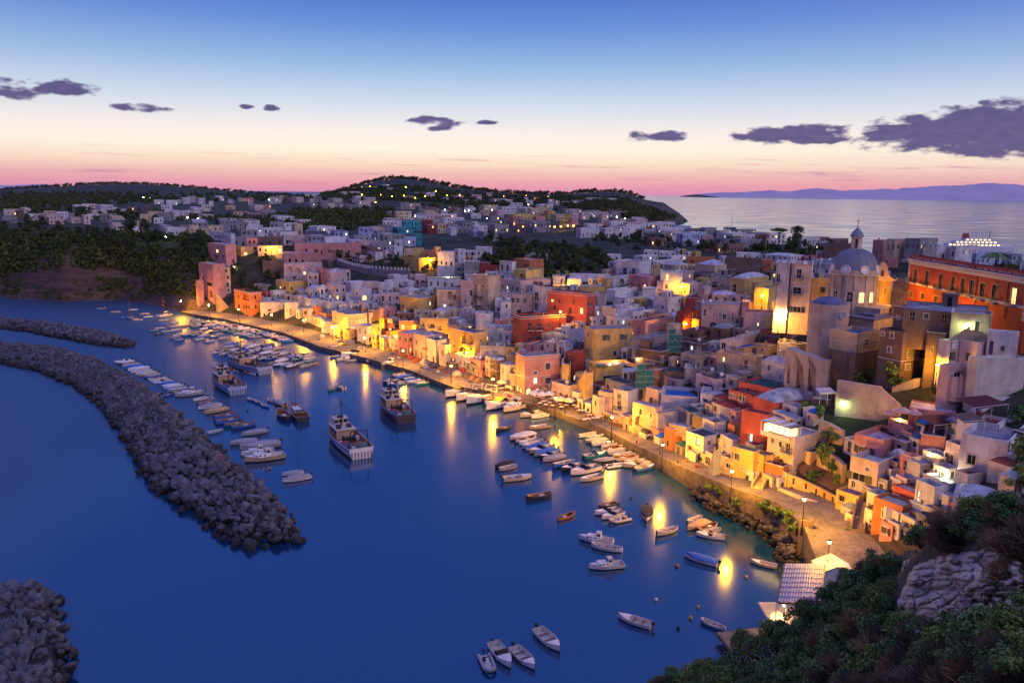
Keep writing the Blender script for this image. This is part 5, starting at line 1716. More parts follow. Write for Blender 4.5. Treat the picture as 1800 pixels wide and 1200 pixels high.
def wall_run(name,label,cat,top_px,bot_px,thick,color,slots=0,o=(0,0,1),mat='plaster',holes=None,Y=None,lift=0.0):
 """free-standing wall given by photo points of its visible foot and top"""
 T=[(o[0]+x/o[2],o[1]+y/o[2])for x,y in top_px]
 B=[(o[0]+x/o[2],o[1]+y/o[2])for x,y in bot_px]
 pts=[hit(x,y)if Y is None else PD(x,y,Y[k])for k,(x,y)in enumerate(B)]
 z=[PD(a[0],a[1],p.y).z for a,p in zip(T,pts)]
 root=mk(name,None,loc=tuple(pts[0]))
 tag(root,label,cat)
 o0=pts[0]
 b=MB()
 for i in range(len(pts)-1):
  p,q_=pts[i],pts[i+1]
  d=(q_-p).xy.normalized()
  L_=(q_-p).xy.length
  nn=Vector((-d.y,d.x))
  if nn.y<0:
   nn=-nn
  hs=[]
  if holes and i in holes:
   h_=holes[i]
   hs=[(h_[0]*L_,p.z-o0.z+h_[1],min(h_[2],L_*0.7),min(h_[3],(z[i]-p.z)*0.8),True,True)]
  za,zb=z[i]-o0.z,z[i+1]-o0.z
  def tf(u,dd,zz,p=p,d=d,nn=nn,za=za,zb=zb,L_=L_):
   top=za+(zb-za)*u/L_
   q2=min(zz,top)if zz<500 else top
   return (p.x-o0.x+d.x*u+nn.x*dd,p.y-o0.y+d.y*u+nn.y*dd,q2)
  zlo=min(p.z,q_.z)-o0.z-3
  face_with_holes(b,L_,zlo,999,hs,tf,deep=thick*0.9)
  b.add([tf(0,0,999),tf(L_,0,999),tf(L_,thick,999),tf(0,thick,999),tf(0,thick,zlo),tf(L_,thick,zlo),tf(0,0,zlo),tf(L_,0,zlo)],[(0,1,2,3),(3,2,5,4),(6,0,3,4),(1,7,5,2)])
  if slots:
   n=max(1,int(L_/slots))
   for k in range(n):
    u=(k+0.5)*L_/n
    top=za+(zb-za)*u/L_
    sb=MB()
    hh=max(0.4,(top-(p.z-o0.z))*0.55)
    sb.box((0,0,0),(0.35,0.1,hh))
    q3=tf(u,-0.03,top-0.35-hh/2)
    sb.build('slot',M['wood_dark'],root,loc=q3,rz=math.atan2(d.y,d.x))
 b.build('wall_face',M[mat],root,color=color)
 return root
 # the tall double-arched retaining wall below the church square
wall_run('buttress_wall','tall weathered retaining wall with two great round arches below the church','retaining wall',
 [(1065,300),(1140,345),(1260,385),(1420,440),(1525,450)],[(1065,690),(1150,740),(1290,780),(1410,790),(1525,640)],2.2,(0.50,0.42,0.38,1),o=G_,Y=[160,157,154,152,151],holes={1:(0.52,0.5,1.65,4.9),2:(0.5,0.4,2.0,5.4),0:(0.5,0.4,1.0,3.0)})
wall_run('garden_wall','long yellow lamplit garden wall with a row of narrow slots','garden wall',[(1220,790),(1480,905),(1745,1040)],[(1220,920),(1480,1040),(1745,1110)],0.5,(0.66,0.46,0.2,1),slots=1.6,o=L_)
wall_run('parapet_wall','plain off-white parapet wall in front of the slotted garden wall','parapet wall',[(1130,940),(1340,1020),(1545,1095)],[(1115,1020),(1340,1110),(1545,1150)],0.4,(0.6,0.52,0.45,1),o=L_)
wall_run('retaining_wall','sloping cream retaining wall lit yellow-green by a wall lamp','retaining wall',[(530,890),(850,960),(1140,1160)],[(400,1250),(850,1300),(1100,1260)],0.8,(0.56,0.46,0.38,1),o=I_)
wall_run('retaining_wall','cream terrace wall with a rubble arch above the overgrown garden','retaining wall',[(1540,1110-280),(1640,260+600),(1800,950)],[(1540,1060),(1640,1060),(1800,1090)],0.8,(0.52,0.40,0.30,1),o=(1180,600,6))
wall_run('retaining_wall','buttressed slope wall beside the overgrown garden, shadowed by plants','retaining wall',[(1530,520),(1700,610),(1795,700)],[(1530,700),(1700,790),(1790,900)],0.7,(0.46,0.36,0.27,1),o=L_)
wall_run('ramp_wall','low stone ramp parapet rising to the glaring lamp beside the church lane','ramp wall',[(1005,960),(1230,880),(1420,850)],[(1005,1010),(1230,960),(1440,900)],0.5,(0.5,0.42,0.36,1),o=I_)
def stairs(label,p0,p1,width,steps,color,side=1,mat='plaster',z0=None):
 """masonry flight from photo point p0 (foot) up to p1 (head); both given as (px, py, z)"""
 a=P(p0[0],p0[1],p0[2]);b_=PD(p1[0],p1[1],p1[2])
 root=mk('staircase',None,loc=tuple(a))
 tag(root,label,'outside stair')
 d=(b_-a)
 run,rise=d.xy.length,max(1.0,d.z)
 rz=math.atan2(d.y,d.x)
 for k in range(steps):
  key=('step',round(run/steps,2),width,round(rise/steps,2))
  h_=rise*(k+1)/steps
  sb=MB()
  sb.box((run*(k+0.5)/steps*1.0,0,h_/2-0.5),(run/steps,width,h_+1.0))
  sb.build('step',M[mat],root,rz=rz,color=color)
 pb=MB()
 w2=width/2+0.15
 for s in (-1,1):
  pb.add([(0,s*w2-0.12,-1),(run,s*w2-0.12,-1),(run,s*w2-0.12,rise+0.7),(0,s*w2-0.12,0.7),(0,s*w2+0.12,-1),(run,s*w2+0.12,-1),(run,s*w2+0.12,rise+0.7),(0,s*w2+0.12,0.7)],
 [(0,1,2,3),(7,6,5,4),(3,2,6,7),(0,3,7,4),(1,5,6,2)])
 pb.build('stair_wall',M[mat],root,rz=rz,color=color)
 return root
stairs('yellow outside stair climbing left of the palm terrace',(1010,692,2.2),(1036,655,196),1.6,16,(0.6,0.42,0.18,1))
stairs('pale pink stair with reddish steps beside the dark arched boathouse',(1150,760,2.6),(1131,712,178),1.4,16,(0.55,0.32,0.26,1))
stairs('stone stair between pink tower and orange house by the pier',(404,545,2),(380,518,352),2.2,18,(0.4,0.3,0.2,1))
stairs('low yellow stair at the foot of the bright yellow house',(1330,858,5),(1345,838,136),1.4,9,(0.66,0.5,0.22,1))
stairs('curved dark stone stair at the right end of the quay',(1507,933,5.6),(1518,880,119),1.5,15,(0.26,0.2,0.16,1))
stairs('grey iron-railed stair beside the laundry house',(1252,826,4.5),(1262,790,141),1.0,12,(0.3,0.32,0.36,1))
stairs('narrow stair down the sea wall to the boulders',(1419,955,1.2),(1417,915,114.5),1.5,14,(0.3,0.22,0.16,1))

# ------------------------------------------------------------ street lamps
def globe_mesh(mat,r=0.2):
 b=MB()
 b.lathe([(0.01,-r),(r*0.6,-r*0.8),(r,0),(r*0.6,r*0.8),(0.01,r)],n=10)
 return b.mesh('globe',mat,smooth=True)
M['sodium']=emit_mat('sodium_lamp',(1.0,0.41,0.005),1.0,'FRONT')
M['sodium'].node_tree.nodes['Principled BSDF'].inputs['Emission Strength'].default_value=6800
M['lane']=emit_mat('lane_lamp',(1.0,0.41,0.005),2600,'FRONT')
M['mercury']=emit_mat('mercury_lamp',(0.70,1.0,0.38),420,'FRONT')
M['flood']=emit_mat('floodlight',(1.0,0.85,0.45),1000,'FRONT')
M['bulb']=emit_mat('warm_bulb',(1.0,0.5,0.12),900,'FRONT')
M['sodium_far']=emit_mat('sodium_lamp_far',(1.0,0.45,0.04),60,'NONE')
M['white_far']=emit_mat('white_lamp_far',(0.85,1.0,0.9),50,'NONE')
GL={k:globe_mesh(M[k],r_)for k,r_ in (('sodium',0.22),('lane',0.22),('mercury',0.15),('flood',0.2),('bulb',0.11),('sodium_far',0.45),('white_far',0.42))}
def lamp_post(px,py,gz,label,h=4.8,kind='sodium',group=None,zadd=0,y=None):
 p=P(px,py,gz+h)if y is None else PD(px,py,y)
 base=Vector((p.x,p.y,p.z-h))
 root=mk('street_lamp',None,loc=tuple(base))
 tag(root,label,'street lamp',group)
 b=MB()
 b.lathe([(0.2,-1.0),(0.2,0.25),(0.12,0.4),(0.09,0.9),(0.055,h-0.4),(0.05,h-0.2)],n=8)
 b.build('pole',M['iron'],root)
 b=MB()
 b.lathe([(0.02,0.5),(0.1,0.38),(0.34,0.22),(0.34,0.18),(0.02,0.2)],c=(0,0,h),n=10)
 b.tube((0,0,h-0.4),(0,0,h-0.26),0.09,0.14,n=8)
 b.build('hood',M['iron'],root)
 mk('globe',GL[kind],root,loc=(0,0,h))
 return root
QL='street lamps along the harbour quay'
for px,py,gz,lb in [
 (318,529,1.5,'lone street lamp on the cliff-side end of the pier'),(367,536,1.5,'street lamp at the foot of the pink stepped tower'),(419,544,1.5,'street lamp in front of the square orange house'),
 (477,553,1.5,'street lamp before the low white houses right of the orange house'),(533,563,1.5,'street lamp beside the glaring white quay house'),(584,575,1.5,'street lamp at the left corner of the stone bastion'),
 (641,594,1.5,'street lamp at the right corner of the stone bastion'),(662,572,2.5,'lamp in the yellow-lit alley just right of the bastion'),(716,588,1.8,'glaring lamp on the quay below the orange houses'),
 (738,585,1.8,'lamp on the quay below the broad yellow house'),(708,616,1.5,'street lamp among the net piles in mid quay'),(775,599,1.8,'lamp beside the outside stair of the broad yellow house'),
 (820,620,1.6,'street lamp in front of the yellow arched quay house'),(793,643,1.5,'street lamp left of the red fishing nets'),(867,666,1.5,'street lamp left of the pink quay house'),
 (976,699,1.5,'street lamp among the umbrellas right of the pink quay house'),(1076,733,1.9,'street lamp before the narrow white quay house'),(1165,781,2.6,'street lamp before the blank off-white wall block'),
 (1287,828,4.2,'street lamp before the bright yellow quay house'),(1414,877,5.5,'street lamp at the head of the sea wall stair'),(1458,952,5.0,'nearest street lamp, on the open quay by the blue-roofed shed')]:
 lamp_post(px,py,gz,lb,group=QL,kind='lane' if px==1458 else 'sodium')
bpy.context.view_layer.update()
def near_wall(px,py,back=1.4):
 """depth of the nearest house wall seen at this photo point, less a little"""
 dg=bpy.context.evaluated_depsgraph_get()
 d=ray(px,py).normalized()
 ok,loc,*_=scene.ray_cast(dg,Vector((0,0,CAMZ)),d)
 return (loc.y-back)if ok else 150
def hit_lamp(px,py,label,kind='lane',back=2.8,h=3.8,group=None,dy=0):
 """a lamp in the lanes of the upper town: stands in front of the wall seen behind it"""
 return lamp_post(px,py,0,label,h=h,kind=kind,group=group,y=near_wall(px,py+dy,back))
UL='lamps in the upper town lanes'
hit_lamp(477,435,'glaring lamp before the low cream house above the pink tower',group=UL)
hit_lamp(758,457,'glaring lamp beside the orange and yellow houses of the upper town',group=UL)
hit_lamp(1206,569,'glaring lamp below the dark red house',group=UL,back=1.5)
hit_lamp(1368,568,'glaring lamp under the flower terrace left of the church',group=UL,back=5)
hit_lamp(1198,504,'lamp lighting a yellow corner in the lane above the dark red house',group=UL,dy=10)
hit_lamp(1340,520,'lamp hidden behind the domed yellow house',group=UL,dy=14,back=4.5)
hit_lamp(1648,641,'fierce lamp in the niche beside the brown tenement','lane',group=UL,back=1.2)
hit_lamp(985,548,'lamp in the lane right of the big salmon house',group=UL,dy=10)
hit_lamp(1000,500,'lamp lighting the yellow lane wall above the salmon house',group=UL,dy=6)
lamp_post(1578,517,0,'lamp in the lane between church and red palace',h=4,kind='lane',group=UL,y=176)
lamp_post(1640,536,0,'lamp hidden in the lane along the red palace foot',h=4,kind='lane',group=UL,y=159)
hit_lamp(291,416,'bright white lamp on the wooded cliff edge','mercury',dy=12)
def wall_lamp(px,py,y,label,kind='mercury'):
 p=PD(px,py,y)
 root=mk('wall_lamp',None,loc=tuple(p))
 tag(root,label,'wall lamp')
 mk('globe',GL[kind],root)
 b=MB()
 b.tube((0,0.1,0.25),(0,0.9,0.1),0.04,n=5)
 b.lathe([(0.02,0.35),(0.25,0.2),(0.26,0.17)],n=8)
 b.build('bracket',M['iron'],root)
 return root
WL=[(1699,574,'wall lamp lighting the drab cream house green','mercury'),(1479,710,'wall lamp on the yellow-green lit retaining wall','mercury'),(412,471,'small green lamp on the garden side of the pink tower','mercury'),
 (540,552,'floodlight on the white quay house by the pier','flood'),(842,633,'floodlight over the packed restaurant tables','flood'),(1376,552,'lamp on the balcony of the tall white house by the church','flood'),
 (1656,842,'lamp in the small courtyard of the white terrace house','flood'),(1072,640,'left bulb over the palm terrace','bulb'),(1083,636,'right bulb over the palm terrace','bulb'),(1120,632,'bulb under the canopy beside the palm terrace','bulb'),
 (975,684,'bulb over the umbrellas at the pink quay house','bulb'),(788,487,'lamp lighting the pale green wall','mercury'),(1582,736,'bulb over the flowers of the pink roof terrace','bulb'),(1636,797,'party bulb on the coloured terrace','bulb'),
 (1296,827-90,'bulb beside the small red doorway','bulb')]

# ------------------------------------------------------------ filling the tight fabric of the town
bpy.context.view_layer.update()
DG=bpy.context.evaluated_depsgraph_get()
CAMP=Vector((0,0,CAMZ))
def seen(px,py):
 ok,loc,nrm,idx,ob,_=scene.ray_cast(DG,CAMP,ray(px,py).normalized())
 return (ob.name if ok else None),loc
for (px,py,lb,kd)in WL:
 nm,loc=seen(px,py)
 wall_lamp(px,py,(loc.y if nm else 150)-0.8,lb,kd)
TOWNPOLY=np.array([(500,548),(560,578),(640,604),(700,622),(780,646),(850,664),(905,694),(1000,709),(1040,734),(1130,775),(1200,808),(1290,846),(1370,868),(1400,840),
 (1480,860),(1476,900),(1500,935),(1560,950),(1640,930),(1700,905),(1800,875),(1800,740),(1700,720),(1640,730),(1560,745),(1480,760),(1440,735),(1390,700),(1400,640),(1440,560),(1500,540),
 (1600,560),(1600,500),(1500,455),(1400,450),(1300,455),(1200,440),(1080,455),(1055,490),(960,488),(900,476),(860,462),(800,436),(640,432),(560,428),(480,452),(500,500),(480,520)],float)
GARDEN=[np.array([(395,460),(480,450),(495,540),(400,530)],float),np.array([(860,430),(1060,440),(1060,480),(960,490),(870,470)],float),np.array([(660,455),(790,470),(780,492),(650,480)],float),
 np.array([(1395,655),(1560,650),(1560,700),(1470,690),(1440,740),(1390,715)],float),np.array([(1400,760),(1490,720),(1500,860),(1400,830)],float),np.array([(1590,690),(1700,690),(1700,735),(1590,735)],float)]
def fill_pass(step,seedn,minh=7):
 bpy.context.view_layer.update()
 vs,fs=[],[]
 for o in scene.objects:
  if o.data is None or o.type!='MESH' or not o.name.startswith(('walls','roof','wall_face','transept','apse','side_chapel','crossing','step','side_tower')):
   continue
  b_=len(vs)
  mw=o.matrix_world
  vs.extend(mw@Vector(c)for c in o.bound_box)
  fs.extend(tuple(b_+k for k in f)for f in ((0,1,2,3),(4,7,6,5),(0,4,5,1),(1,5,6,2),(2,6,7,3),(3,7,4,0)))
 bvh=BVHTree.FromPolygons(vs,fs)
 gx,gy=np.meshgrid(np.arange(480,1800,step),np.arange(425,950,4))
 xs_,ys_=gx[0],gy[:,0]
 gap=np.zeros(gx.shape,bool)
 for j in range(gx.shape[0]):
  for i in range(gx.shape[1]):
   x,y=float(gx[j,i]),float(gy[j,i])
   if in_poly1(x,y,TOWNPOLY)and not any(in_poly1(x,y,g)for g in GARDEN):
    hl=bvh.ray_cast(CAMP,ray(x,y))[0]
    th_=hit(x,y)
    gap[j,i]=hl is None or (th_ is not None and th_.y<hl.y-0.3)
 rr=random.Random(seedn)
 made=0
 used=np.zeros(gap.shape,bool)
 for i in range(gap.shape[1]):
  j=gap.shape[0]-1
  while j>=0:
   if gap[j,i]and not used[j,i]:
    k=j
    while k>0 and gap[k-1,i]and (j-k)*4<34:
     k-=1
    hgt=(j-k+1)*4
    if hgt>=minh:
     l=i
     while l+1<gap.shape[1]and gap[(j+k)//2,l+1]and (l-i)*step<44:
      l+=1
     r_=i
     while r_-1>0 and gap[(j+k)//2,r_-1]and not used[(j+k)//2,r_-1]and (i-r_)*step<20:
      r_-=1
     xa,xb=xs_[r_]-step*0.6,xs_[l]+step*0.6
     yb,yt=ys_[j]+3,ys_[k]-3
     sc=1.0+(yb-500)/400
     if xb-xa<8*sc:
      xb=xa+rr.uniform(10,20)*sc
     if yb-yt<9*sc:
      yt=yb-rr.uniform(9,14)*sc
     xm=xa+(xb-xa)*rr.uniform(0.3,0.7)
     col=rr.choice('wwwwllacygpsoc' if xa<1400 else 'wwllapwsg')
     house(xa,xm,xb,yt,yb,col,rr.choice('WWWGGGNKRB' if rr.random()<0.6 else 'WG'),clutter=rr.random()<0.6,vault=rr.choice([0,0,0,0,0.8]),lit=0.10)
     made+=1
     used[max(0,k-1):j+2,max(0,r_-1):l+2]=True
    j=k-1
   else:
    j-=1
 return made
print('fill',fill_pass(9,1),fill_pass(8,2))

# ------------------------------------------------------------ the far town on the plateau
def far_cluster(x0,y0,x1,y1,n,cols='wwlcgsa',seed=0,hmin=9,hmax=16,wmin=14,wmax=40,lit=0.12,roofs='GGGWKN'):
 rr=random.Random(seed+int(x0))
 rows=[]
 for k in range(n):
  x=x0+(x1-x0)*(k+rr.uniform(0.1,0.9))/n
  y=y0+(y1-y0)*rr.random()
  rows.append((y,x))
 for y,x in sorted(rows):
  sc=0.55+(y-340)/110
  w_=rr.uniform(wmin,wmax)*sc
  h_=rr.uniform(hmin,hmax)*sc
  f=rr.uniform(0.1,0.45)
  house(x-w_/2,x-w_/2+w_*f,x+w_/2,y-h_,y,rr.choice(cols),rr.choice(roofs),clutter=False,lit=lit,yaw=rr.uniform(8,40),deepbase=3,Y=rr.uniform(300,345)if x0>=1560 else None)
for i,a in enumerate([
 (0,372,60,398,5),(60,376,180,402,9,'wcalg'),(180,385,290,410,8,'wcag'),(250,378,370,400,8,'wwag'),(290,402,380,420,7,'wgc'),(130,365,260,378,8),(270,355,380,374,9,'wwac'),
 (380,352,480,372,9,'waacp'),(540,345,650,372,14,'wgga'),(470,345,560,360,6),(400,376,500,398,6),(370,398,540,416,12,'wpgc'),(430,418,560,432,9,'wlg'),
 (550,418,720,436,14,'wwgb'),(680,380,800,398,12,'wcwpl'),(700,366,830,380,9),(660,398,820,414,15,'wgrct'),(800,400,860,430,9,'gwbw'),(820,368,960,386,15,'wlgc'),(900,383,1010,402,12,'poyc'),
 (860,392,960,410,8,'gggs'),(1000,378,1090,396,8,'lgsw'),(960,352,1080,362,8,'wgl'),(870,352,960,368,8,'wlow'),(1030,402,1130,420,9,'wwlo'),(1090,396,1200,420,12,'wcls'),
 (1130,418,1230,434,9,'wwgs'),(1190,410,1300,432,12,'wbgw'),(1240,428,1340,446,9,'wgls'),(1290,414,1420,430,9,'bggw'),(1400,428,1480,446,7,'wgbs'),(620,330,760,352,7,'wgl'),(780,345,880,360,7,'wlg'),
 (1560,440,1640,452,6,'gcw'),(1640,452,1720,462,5,'wbg'),(1710,462,1800,478,5,'wgb')]):
 far_cluster(*a,seed=i)
print('houses',len(HOUSES))
# tiny far lamps
rr=random.Random(5)
FL='tiny lamps scattered over the far town'
def far_lamp(px,py,kind,i=[0]):
 p=hit(px,py+3)
 if p is None:
  return
 q_=PD(px,py,p.y-3)
 base=Vector((q_.x,q_.y,ground(q_.x,q_.y)))
 h=max(2.5,q_.z-base.z)
 root=mk('street_lamp',None,loc=tuple(base))
 tag(root,('tiny orange' if 'sodium' in kind else 'tiny white')+' street lamp far off on the plateau','street lamp',FL)
 b=MB()
 b.tube((0,0,0),(0,0,h),0.08,n=4)
 b.build('pole',M['iron'],root)
 mk('globe',GL[kind],root,loc=(0,0,h),scale=(max(1.0,p.y/900),)*3)
for k in range(9):
 far_lamp(*[(865,370),(921,371),(972,374),(1020,376),(1043,377),(1057,379),(1084,383),(1098,386),(1112,389)][k],'white_far')
for px,py in [(636,343),(669,343),(689,345),(710,344),(733,345),(747,345),(766,337),(786,344),(808,343),(834,343),(886,345),(925,344),(964,346),(979,356),(929,360),(948,360),(1080,353),(1003,356),(660,356),(730,348),(713,330),(636,328),(650,328)]:
 far_lamp(px,py,'sodium_far')
for px,py in [(928,397),(937,397),(945,398),(954,400),(966,401),(975,402),(986,401),(998,400),(1008,400),(330,385),(348,387),(290,401),(252,347),(263,348),(322,350),(473,351),(484,351),(678,400),(856,386),(877,388),(894,391),(782,370),(817,372),(824,371),(1202,417),(1252,425),(730,382),(596,362),(575,361)]:
 far_lamp(px,py,'sodium_far' if px>900 and px<1010 else 'white_far')
 # ------------------------------------------------------------ boats
M['cloth']=objcol_mat('cloth_cover',rough=0.9,var=0.2,stain=0.0,streak=False,bump=0.35,scale=1.5)
M['rubber']=flat_mat('black_rubber',(0.02,0.02,0.022),0.6)
M['varnish']=flat_mat('varnished_wood',(0.22,0.09,0.035),0.4,var=0.3)
M['netting']=objcol_mat('fishing_net',rough=1.0,var=0.5,stain=0.0,streak=False,bump=1.0,scale=4)
def hull_pts(L,B,H,sheer=0.25,double=False,ns=12,flare=1.0,bow_rise=0.35):
 """stations from stern (x=-L/2) to bow (x=L/2): (x, half width at gunwale, gunwale z, half width at waterline, keel z)"""
 out=[]
 for i in range(ns+1):
  t=i/ns
  x=-L/2+L*t
  if double:
   w=B/2*math.sin(math.pi*min(max(0.04+0.92*t,0),1))**0.62
  else:
   w=B/2*(0.84+0.16*math.sin(math.pi*t))*(1-max(0,(t-0.45)/0.55)**2.3)
  w=max(w,0.03)
  z=H*(1+sheer*(2*t-0.9)**2*(1 if t>0.45 else (0.9 if double else 0.25))+(bow_rise*max(0,t-0.6)**1.5))
  out.append((x,w,z,max(0.02,w*(0.80-0.12*t)),-0.22))
 return out
def hull_mesh(name,L,B,H,floor=None,deck=None,double=False,mats=None,**kw):
 """open shell with thickness, an inner floor; slots: 0 hull paint, 1 inside, 2 gunwale, 3 boot stripe"""
 st=hull_pts(L,B,H,double=double,**kw)
 b=MB()
 n=len(st)
 t=0.07
 fl=floor if floor is not None else 0.08
 vs,per=[],10
 for (x,w,z,ww,kz)in st:
  wi=max(0.01,w-t)
  wf=max(0.01,min(wi,ww))
  vs+=[(x,0,kz),(x,-ww,0.0),(x,-(ww+(w-ww)*0.35),z*0.22),(x,-w,z),(x,-wi,z),(x,-wf,fl),(x,wf,fl),(x,wi,z),(x,w,z),(x,(ww+(w-ww)*0.35),z*0.22)]
 fs,ms=[],[]
 for i in range(n-1):
  a,c=i*per,(i+1)*per
  for k,m_ in ((0,3),(1,3),(2,0),(3,2),(4,1),(5,1),(6,1),(7,2),(8,0)):
   fs.append((a+k,c+k,c+k+1,a+k+1));ms.append(m_)
  fs.append((a+9,c+9,c+1,a+1))if False else None
  # starboard boot
  vs_i=len(vs)
 for i in range(n-1):
  a,c=i*per,(i+1)*per
  w0=(st[i][0],st[i][3],0.0)
  w1=(st[i+1][0],st[i+1][3],0.0)
  b.add([vs[a+9],vs[c+9],w1,w0],[(0,1,2,3)],3)
  b.add([w0,w1,vs[c],vs[a]],[(0,1,2,3)],3)
 base=len(b.v)
 b.v+=vs
 b.f+=[tuple(q_+base for q_ in f)for f in fs if f]
 b.m+=ms
 # transom
 a=st[0]
 b.add([(a[0],-a[1],a[2]),(a[0],a[1],a[2]),(a[0],a[3],0),(a[0],0,-0.2),(a[0],-a[3],0)],[(0,1,2,3,4)],0)
 b.add([(a[0]+t,-a[1]+t,a[2]),(a[0]+t,a[1]-t,a[2]),(a[0]+t,a[3]-t,fl),(a[0]+t,-a[3]+t,fl)],[(3,2,1,0)],1)
 b.add([(a[0],-a[1],a[2]),(a[0],a[1],a[2]),(a[0]+t,a[1]-t,a[2]),(a[0]+t,-a[1]+t,a[2])],[(0,1,2,3)],2)
 return b.mesh(name,mats),st
def deck_mesh(st,t0,t1,zf=0.98,crown=0.06,inset=0.04):
 b=MB()
 n=len(st)-1
 vs=[]
 for (x,w,z,ww,kz)in st:
  t=(x-st[0][0])/(st[-1][0]-st[0][0])
  if t0-1e-6<=t<=t1+1e-6:
   wi=max(0.01,w-inset)
   vs+=[(x,-wi,z*zf),(x,0,z*zf+crown),(x,wi,z*zf)]
 m_=len(vs)//3
 b.add(vs,[(i*3+k,(i+1)*3+k,(i+1)*3+k+1,i*3+k+1)for i in range(m_-1)for k in (0,1)])
 if m_:
  b.add([vs[0],vs[1],vs[2],(vs[0][0],vs[2][1],0.1),(vs[0][0],vs[0][1],0.1)],[(0,1,2,3,4)])
 return b
HM=[M['paint'],M['trim'],M['trim'],M['rubber']]
def hull_obj(root,L,B,H,col,boot=None,inside=None,**kw):
 ins=inside or M['trim']
 me,st=hull_mesh('hull',L,B,H,mats=[M['paint'],ins,M['trim'],boot or M['rubber']],**kw)
 o=mk('hull',me,root,color=col+(1,))
 return o,st
def outboard(root,x):
 b=MB()
 b.box((x-0.28,0,0.95),(0.5,0.34,0.42),taper=0.75)
 b.box((x-0.18,0,0.45),(0.16,0.14,0.75))
 b.build('outboard_motor',M['rubber'],root)
def bench(root,x,w,z,mat=None):
 b=MB()
 b.box((x,0,z),(0.28,w,0.05))
 b.build('bench',mat or M['varnish'],root)
PROTO={}
def proto(kind):
 if kind in PROTO:
  return PROTO[kind]
 r=bpy.data.objects.new(kind,None)
 COL.objects.link(r)
 L=5.0
 if kind=='rowing_boat':
  L=4.8
  h,st=hull_obj(r,L,1.75,0.62,(0.6,0.58,0.55),double=True,sheer=0.35)
  for x in (-1.2,0,1.2):
   bench(r,x,1.3 if x==0 else 1.0,0.42)
  deck_mesh(st,0.84,1.0).build('foredeck',M['trim'],r)
 elif kind=='open_boat':
  L=5.4
  h,st=hull_obj(r,L,2.05,0.72,(0.68,0.67,0.66))
  bench(r,-1.3,1.6,0.45);bench(r,0.1,1.7,0.45)
  deck_mesh(st,0.66,1.0).build('foredeck',M['white'],r)
  outboard(r,-L/2)
 elif kind=='wooden_boat':
  L=5.6
  h,st=hull_obj(r,L,2.0,0.7,(0.1,0.2,0.5),inside=M['varnish'],double=True,sheer=0.32)
  for x in (-1.4,0.2):
   bench(r,x,1.3,0.46)
  deck_mesh(st,0.78,1.0).build('foredeck',M['varnish'],r)
  b=MB();b.box((-0.6,0,0.4),(1.0,0.6,0.45));b.build('engine_box',M['trim'],r)
 elif kind=='covered_boat':
  L=5.8
  h,st=hull_obj(r,L,2.1,0.72,(0.62,0.6,0.58))
  b=MB()
  vs=[]
  n=len(st)
  for (x,w,z,ww,kz)in st:
   t=(x+L/2)/L
   hgt=0.15+0.38*math.sin(math.pi*min(1,max(0,t*1.02)))**0.8
   for k in range(7):
    a=math.pi*k/6
    vs.append((x*1.01,-math.cos(a)*(w+0.05),z*0.9+math.sin(a)*hgt*(1+0.12*math.sin(k*2.1+x*3))))
  b.add(vs,[(i*7+k,(i+1)*7+k,(i+1)*7+k+1,i*7+k+1)for i in range(n-1)for k in range(6)])
  b.add(vs[:7],[tuple(range(7))])
  b.build('boat_cover',M['cloth'],r,color=(0.42,0.44,0.50,1))
  outboard(r,-L/2)
 elif kind=='inflatable_boat':
  L=5.2
  b=MB()
  pts=[]
  for k in range(13):
   a=-math.pi/2+math.pi*k/12
   pts.append((1.1+math.cos(a)*1.3,math.sin(a)*0.82,0.42+0.22*math.cos(a)))
  pts=[(-2.4,-0.86,0.38)]+pts+[(-2.4,0.86,0.38)]
  for i in range(len(pts)-1):
   b.tube(pts[i],pts[i+1],0.27,n=8,cap=(i in (0,len(pts)-2)))
  b.build('tube',M['paint'],r,color=(0.55,0.56,0.58,1),smooth=False)
  b=MB();b.box((-0.6,0,0.15),(3.6,1.5,0.2));b.box((1.4,0,0.18),(1.0,0.9,0.2));b.build('floor_board',M['trim'],r)
  b=MB();b.box((-0.1,0,0.65),(0.5,0.6,0.9),taper=0.7);b.build('console',M['white'],r)
  b=MB();b.box((-1.0,0,0.5),(0.5,1.0,0.45));b.build('seat',M['rubber'],r)
  outboard(r,-2.3)
 elif kind=='motor_boat':
  L=6.4
  h,st=hull_obj(r,L,2.35,0.88,(0.7,0.7,0.7))
  deck_mesh(st,0.55,1.0).build('foredeck',M['white'],r)
  b=MB()
  b.add([(0.5,-0.95,0.9),(0.5,0.95,0.9),(0.1,0.85,1.45),(0.1,-0.85,1.45),(-0.4,-1.0,0.9),(-0.4,1.0,0.9),(-0.3,-0.9,1.3),(-0.3,0.9,1.3)],[(0,1,2,3),(4,0,3,6),(1,5,7,2)])
  b.build('windscreen',M['dark_pane'],r)
  b=MB();b.box((-0.9,0,0.5),(0.5,1.5,0.5));b.box((-1.1,0,0.85),(0.12,1.5,0.45));b.build('seat',M['trim'],r)
  b=MB()
  for s in (-1,1):
   b.tube((-1.7,s*1.0,0.8),(-1.9,s*0.95,1.9),0.03,n=5)
  b.tube((-1.9,-0.95,1.9),(-1.9,0.95,1.9),0.03,n=5)
  b.build('roll_bar',M['metal'],r)
  outboard(r,-L/2)
 elif kind=='cabin_boat':
  L=7.2
  h,st=hull_obj(r,L,2.6,0.95,(0.7,0.7,0.7))
  deck_mesh(st,0.42,1.0).build('foredeck',M['white'],r)
  b=MB();b.box((0.7,0,1.2),(2.6,1.75,0.6),taper=0.88);cab=b.build('cabin',M['white'],r)
  for s in (-1,1):
   for x in (0.1,0.9,1.6):
    wb=MB();wb.box((0,0,0),(0.42,0.05,0.2));wb.build('window',M['dark_pane'],cab,loc=(x,s*0.86,1.2))
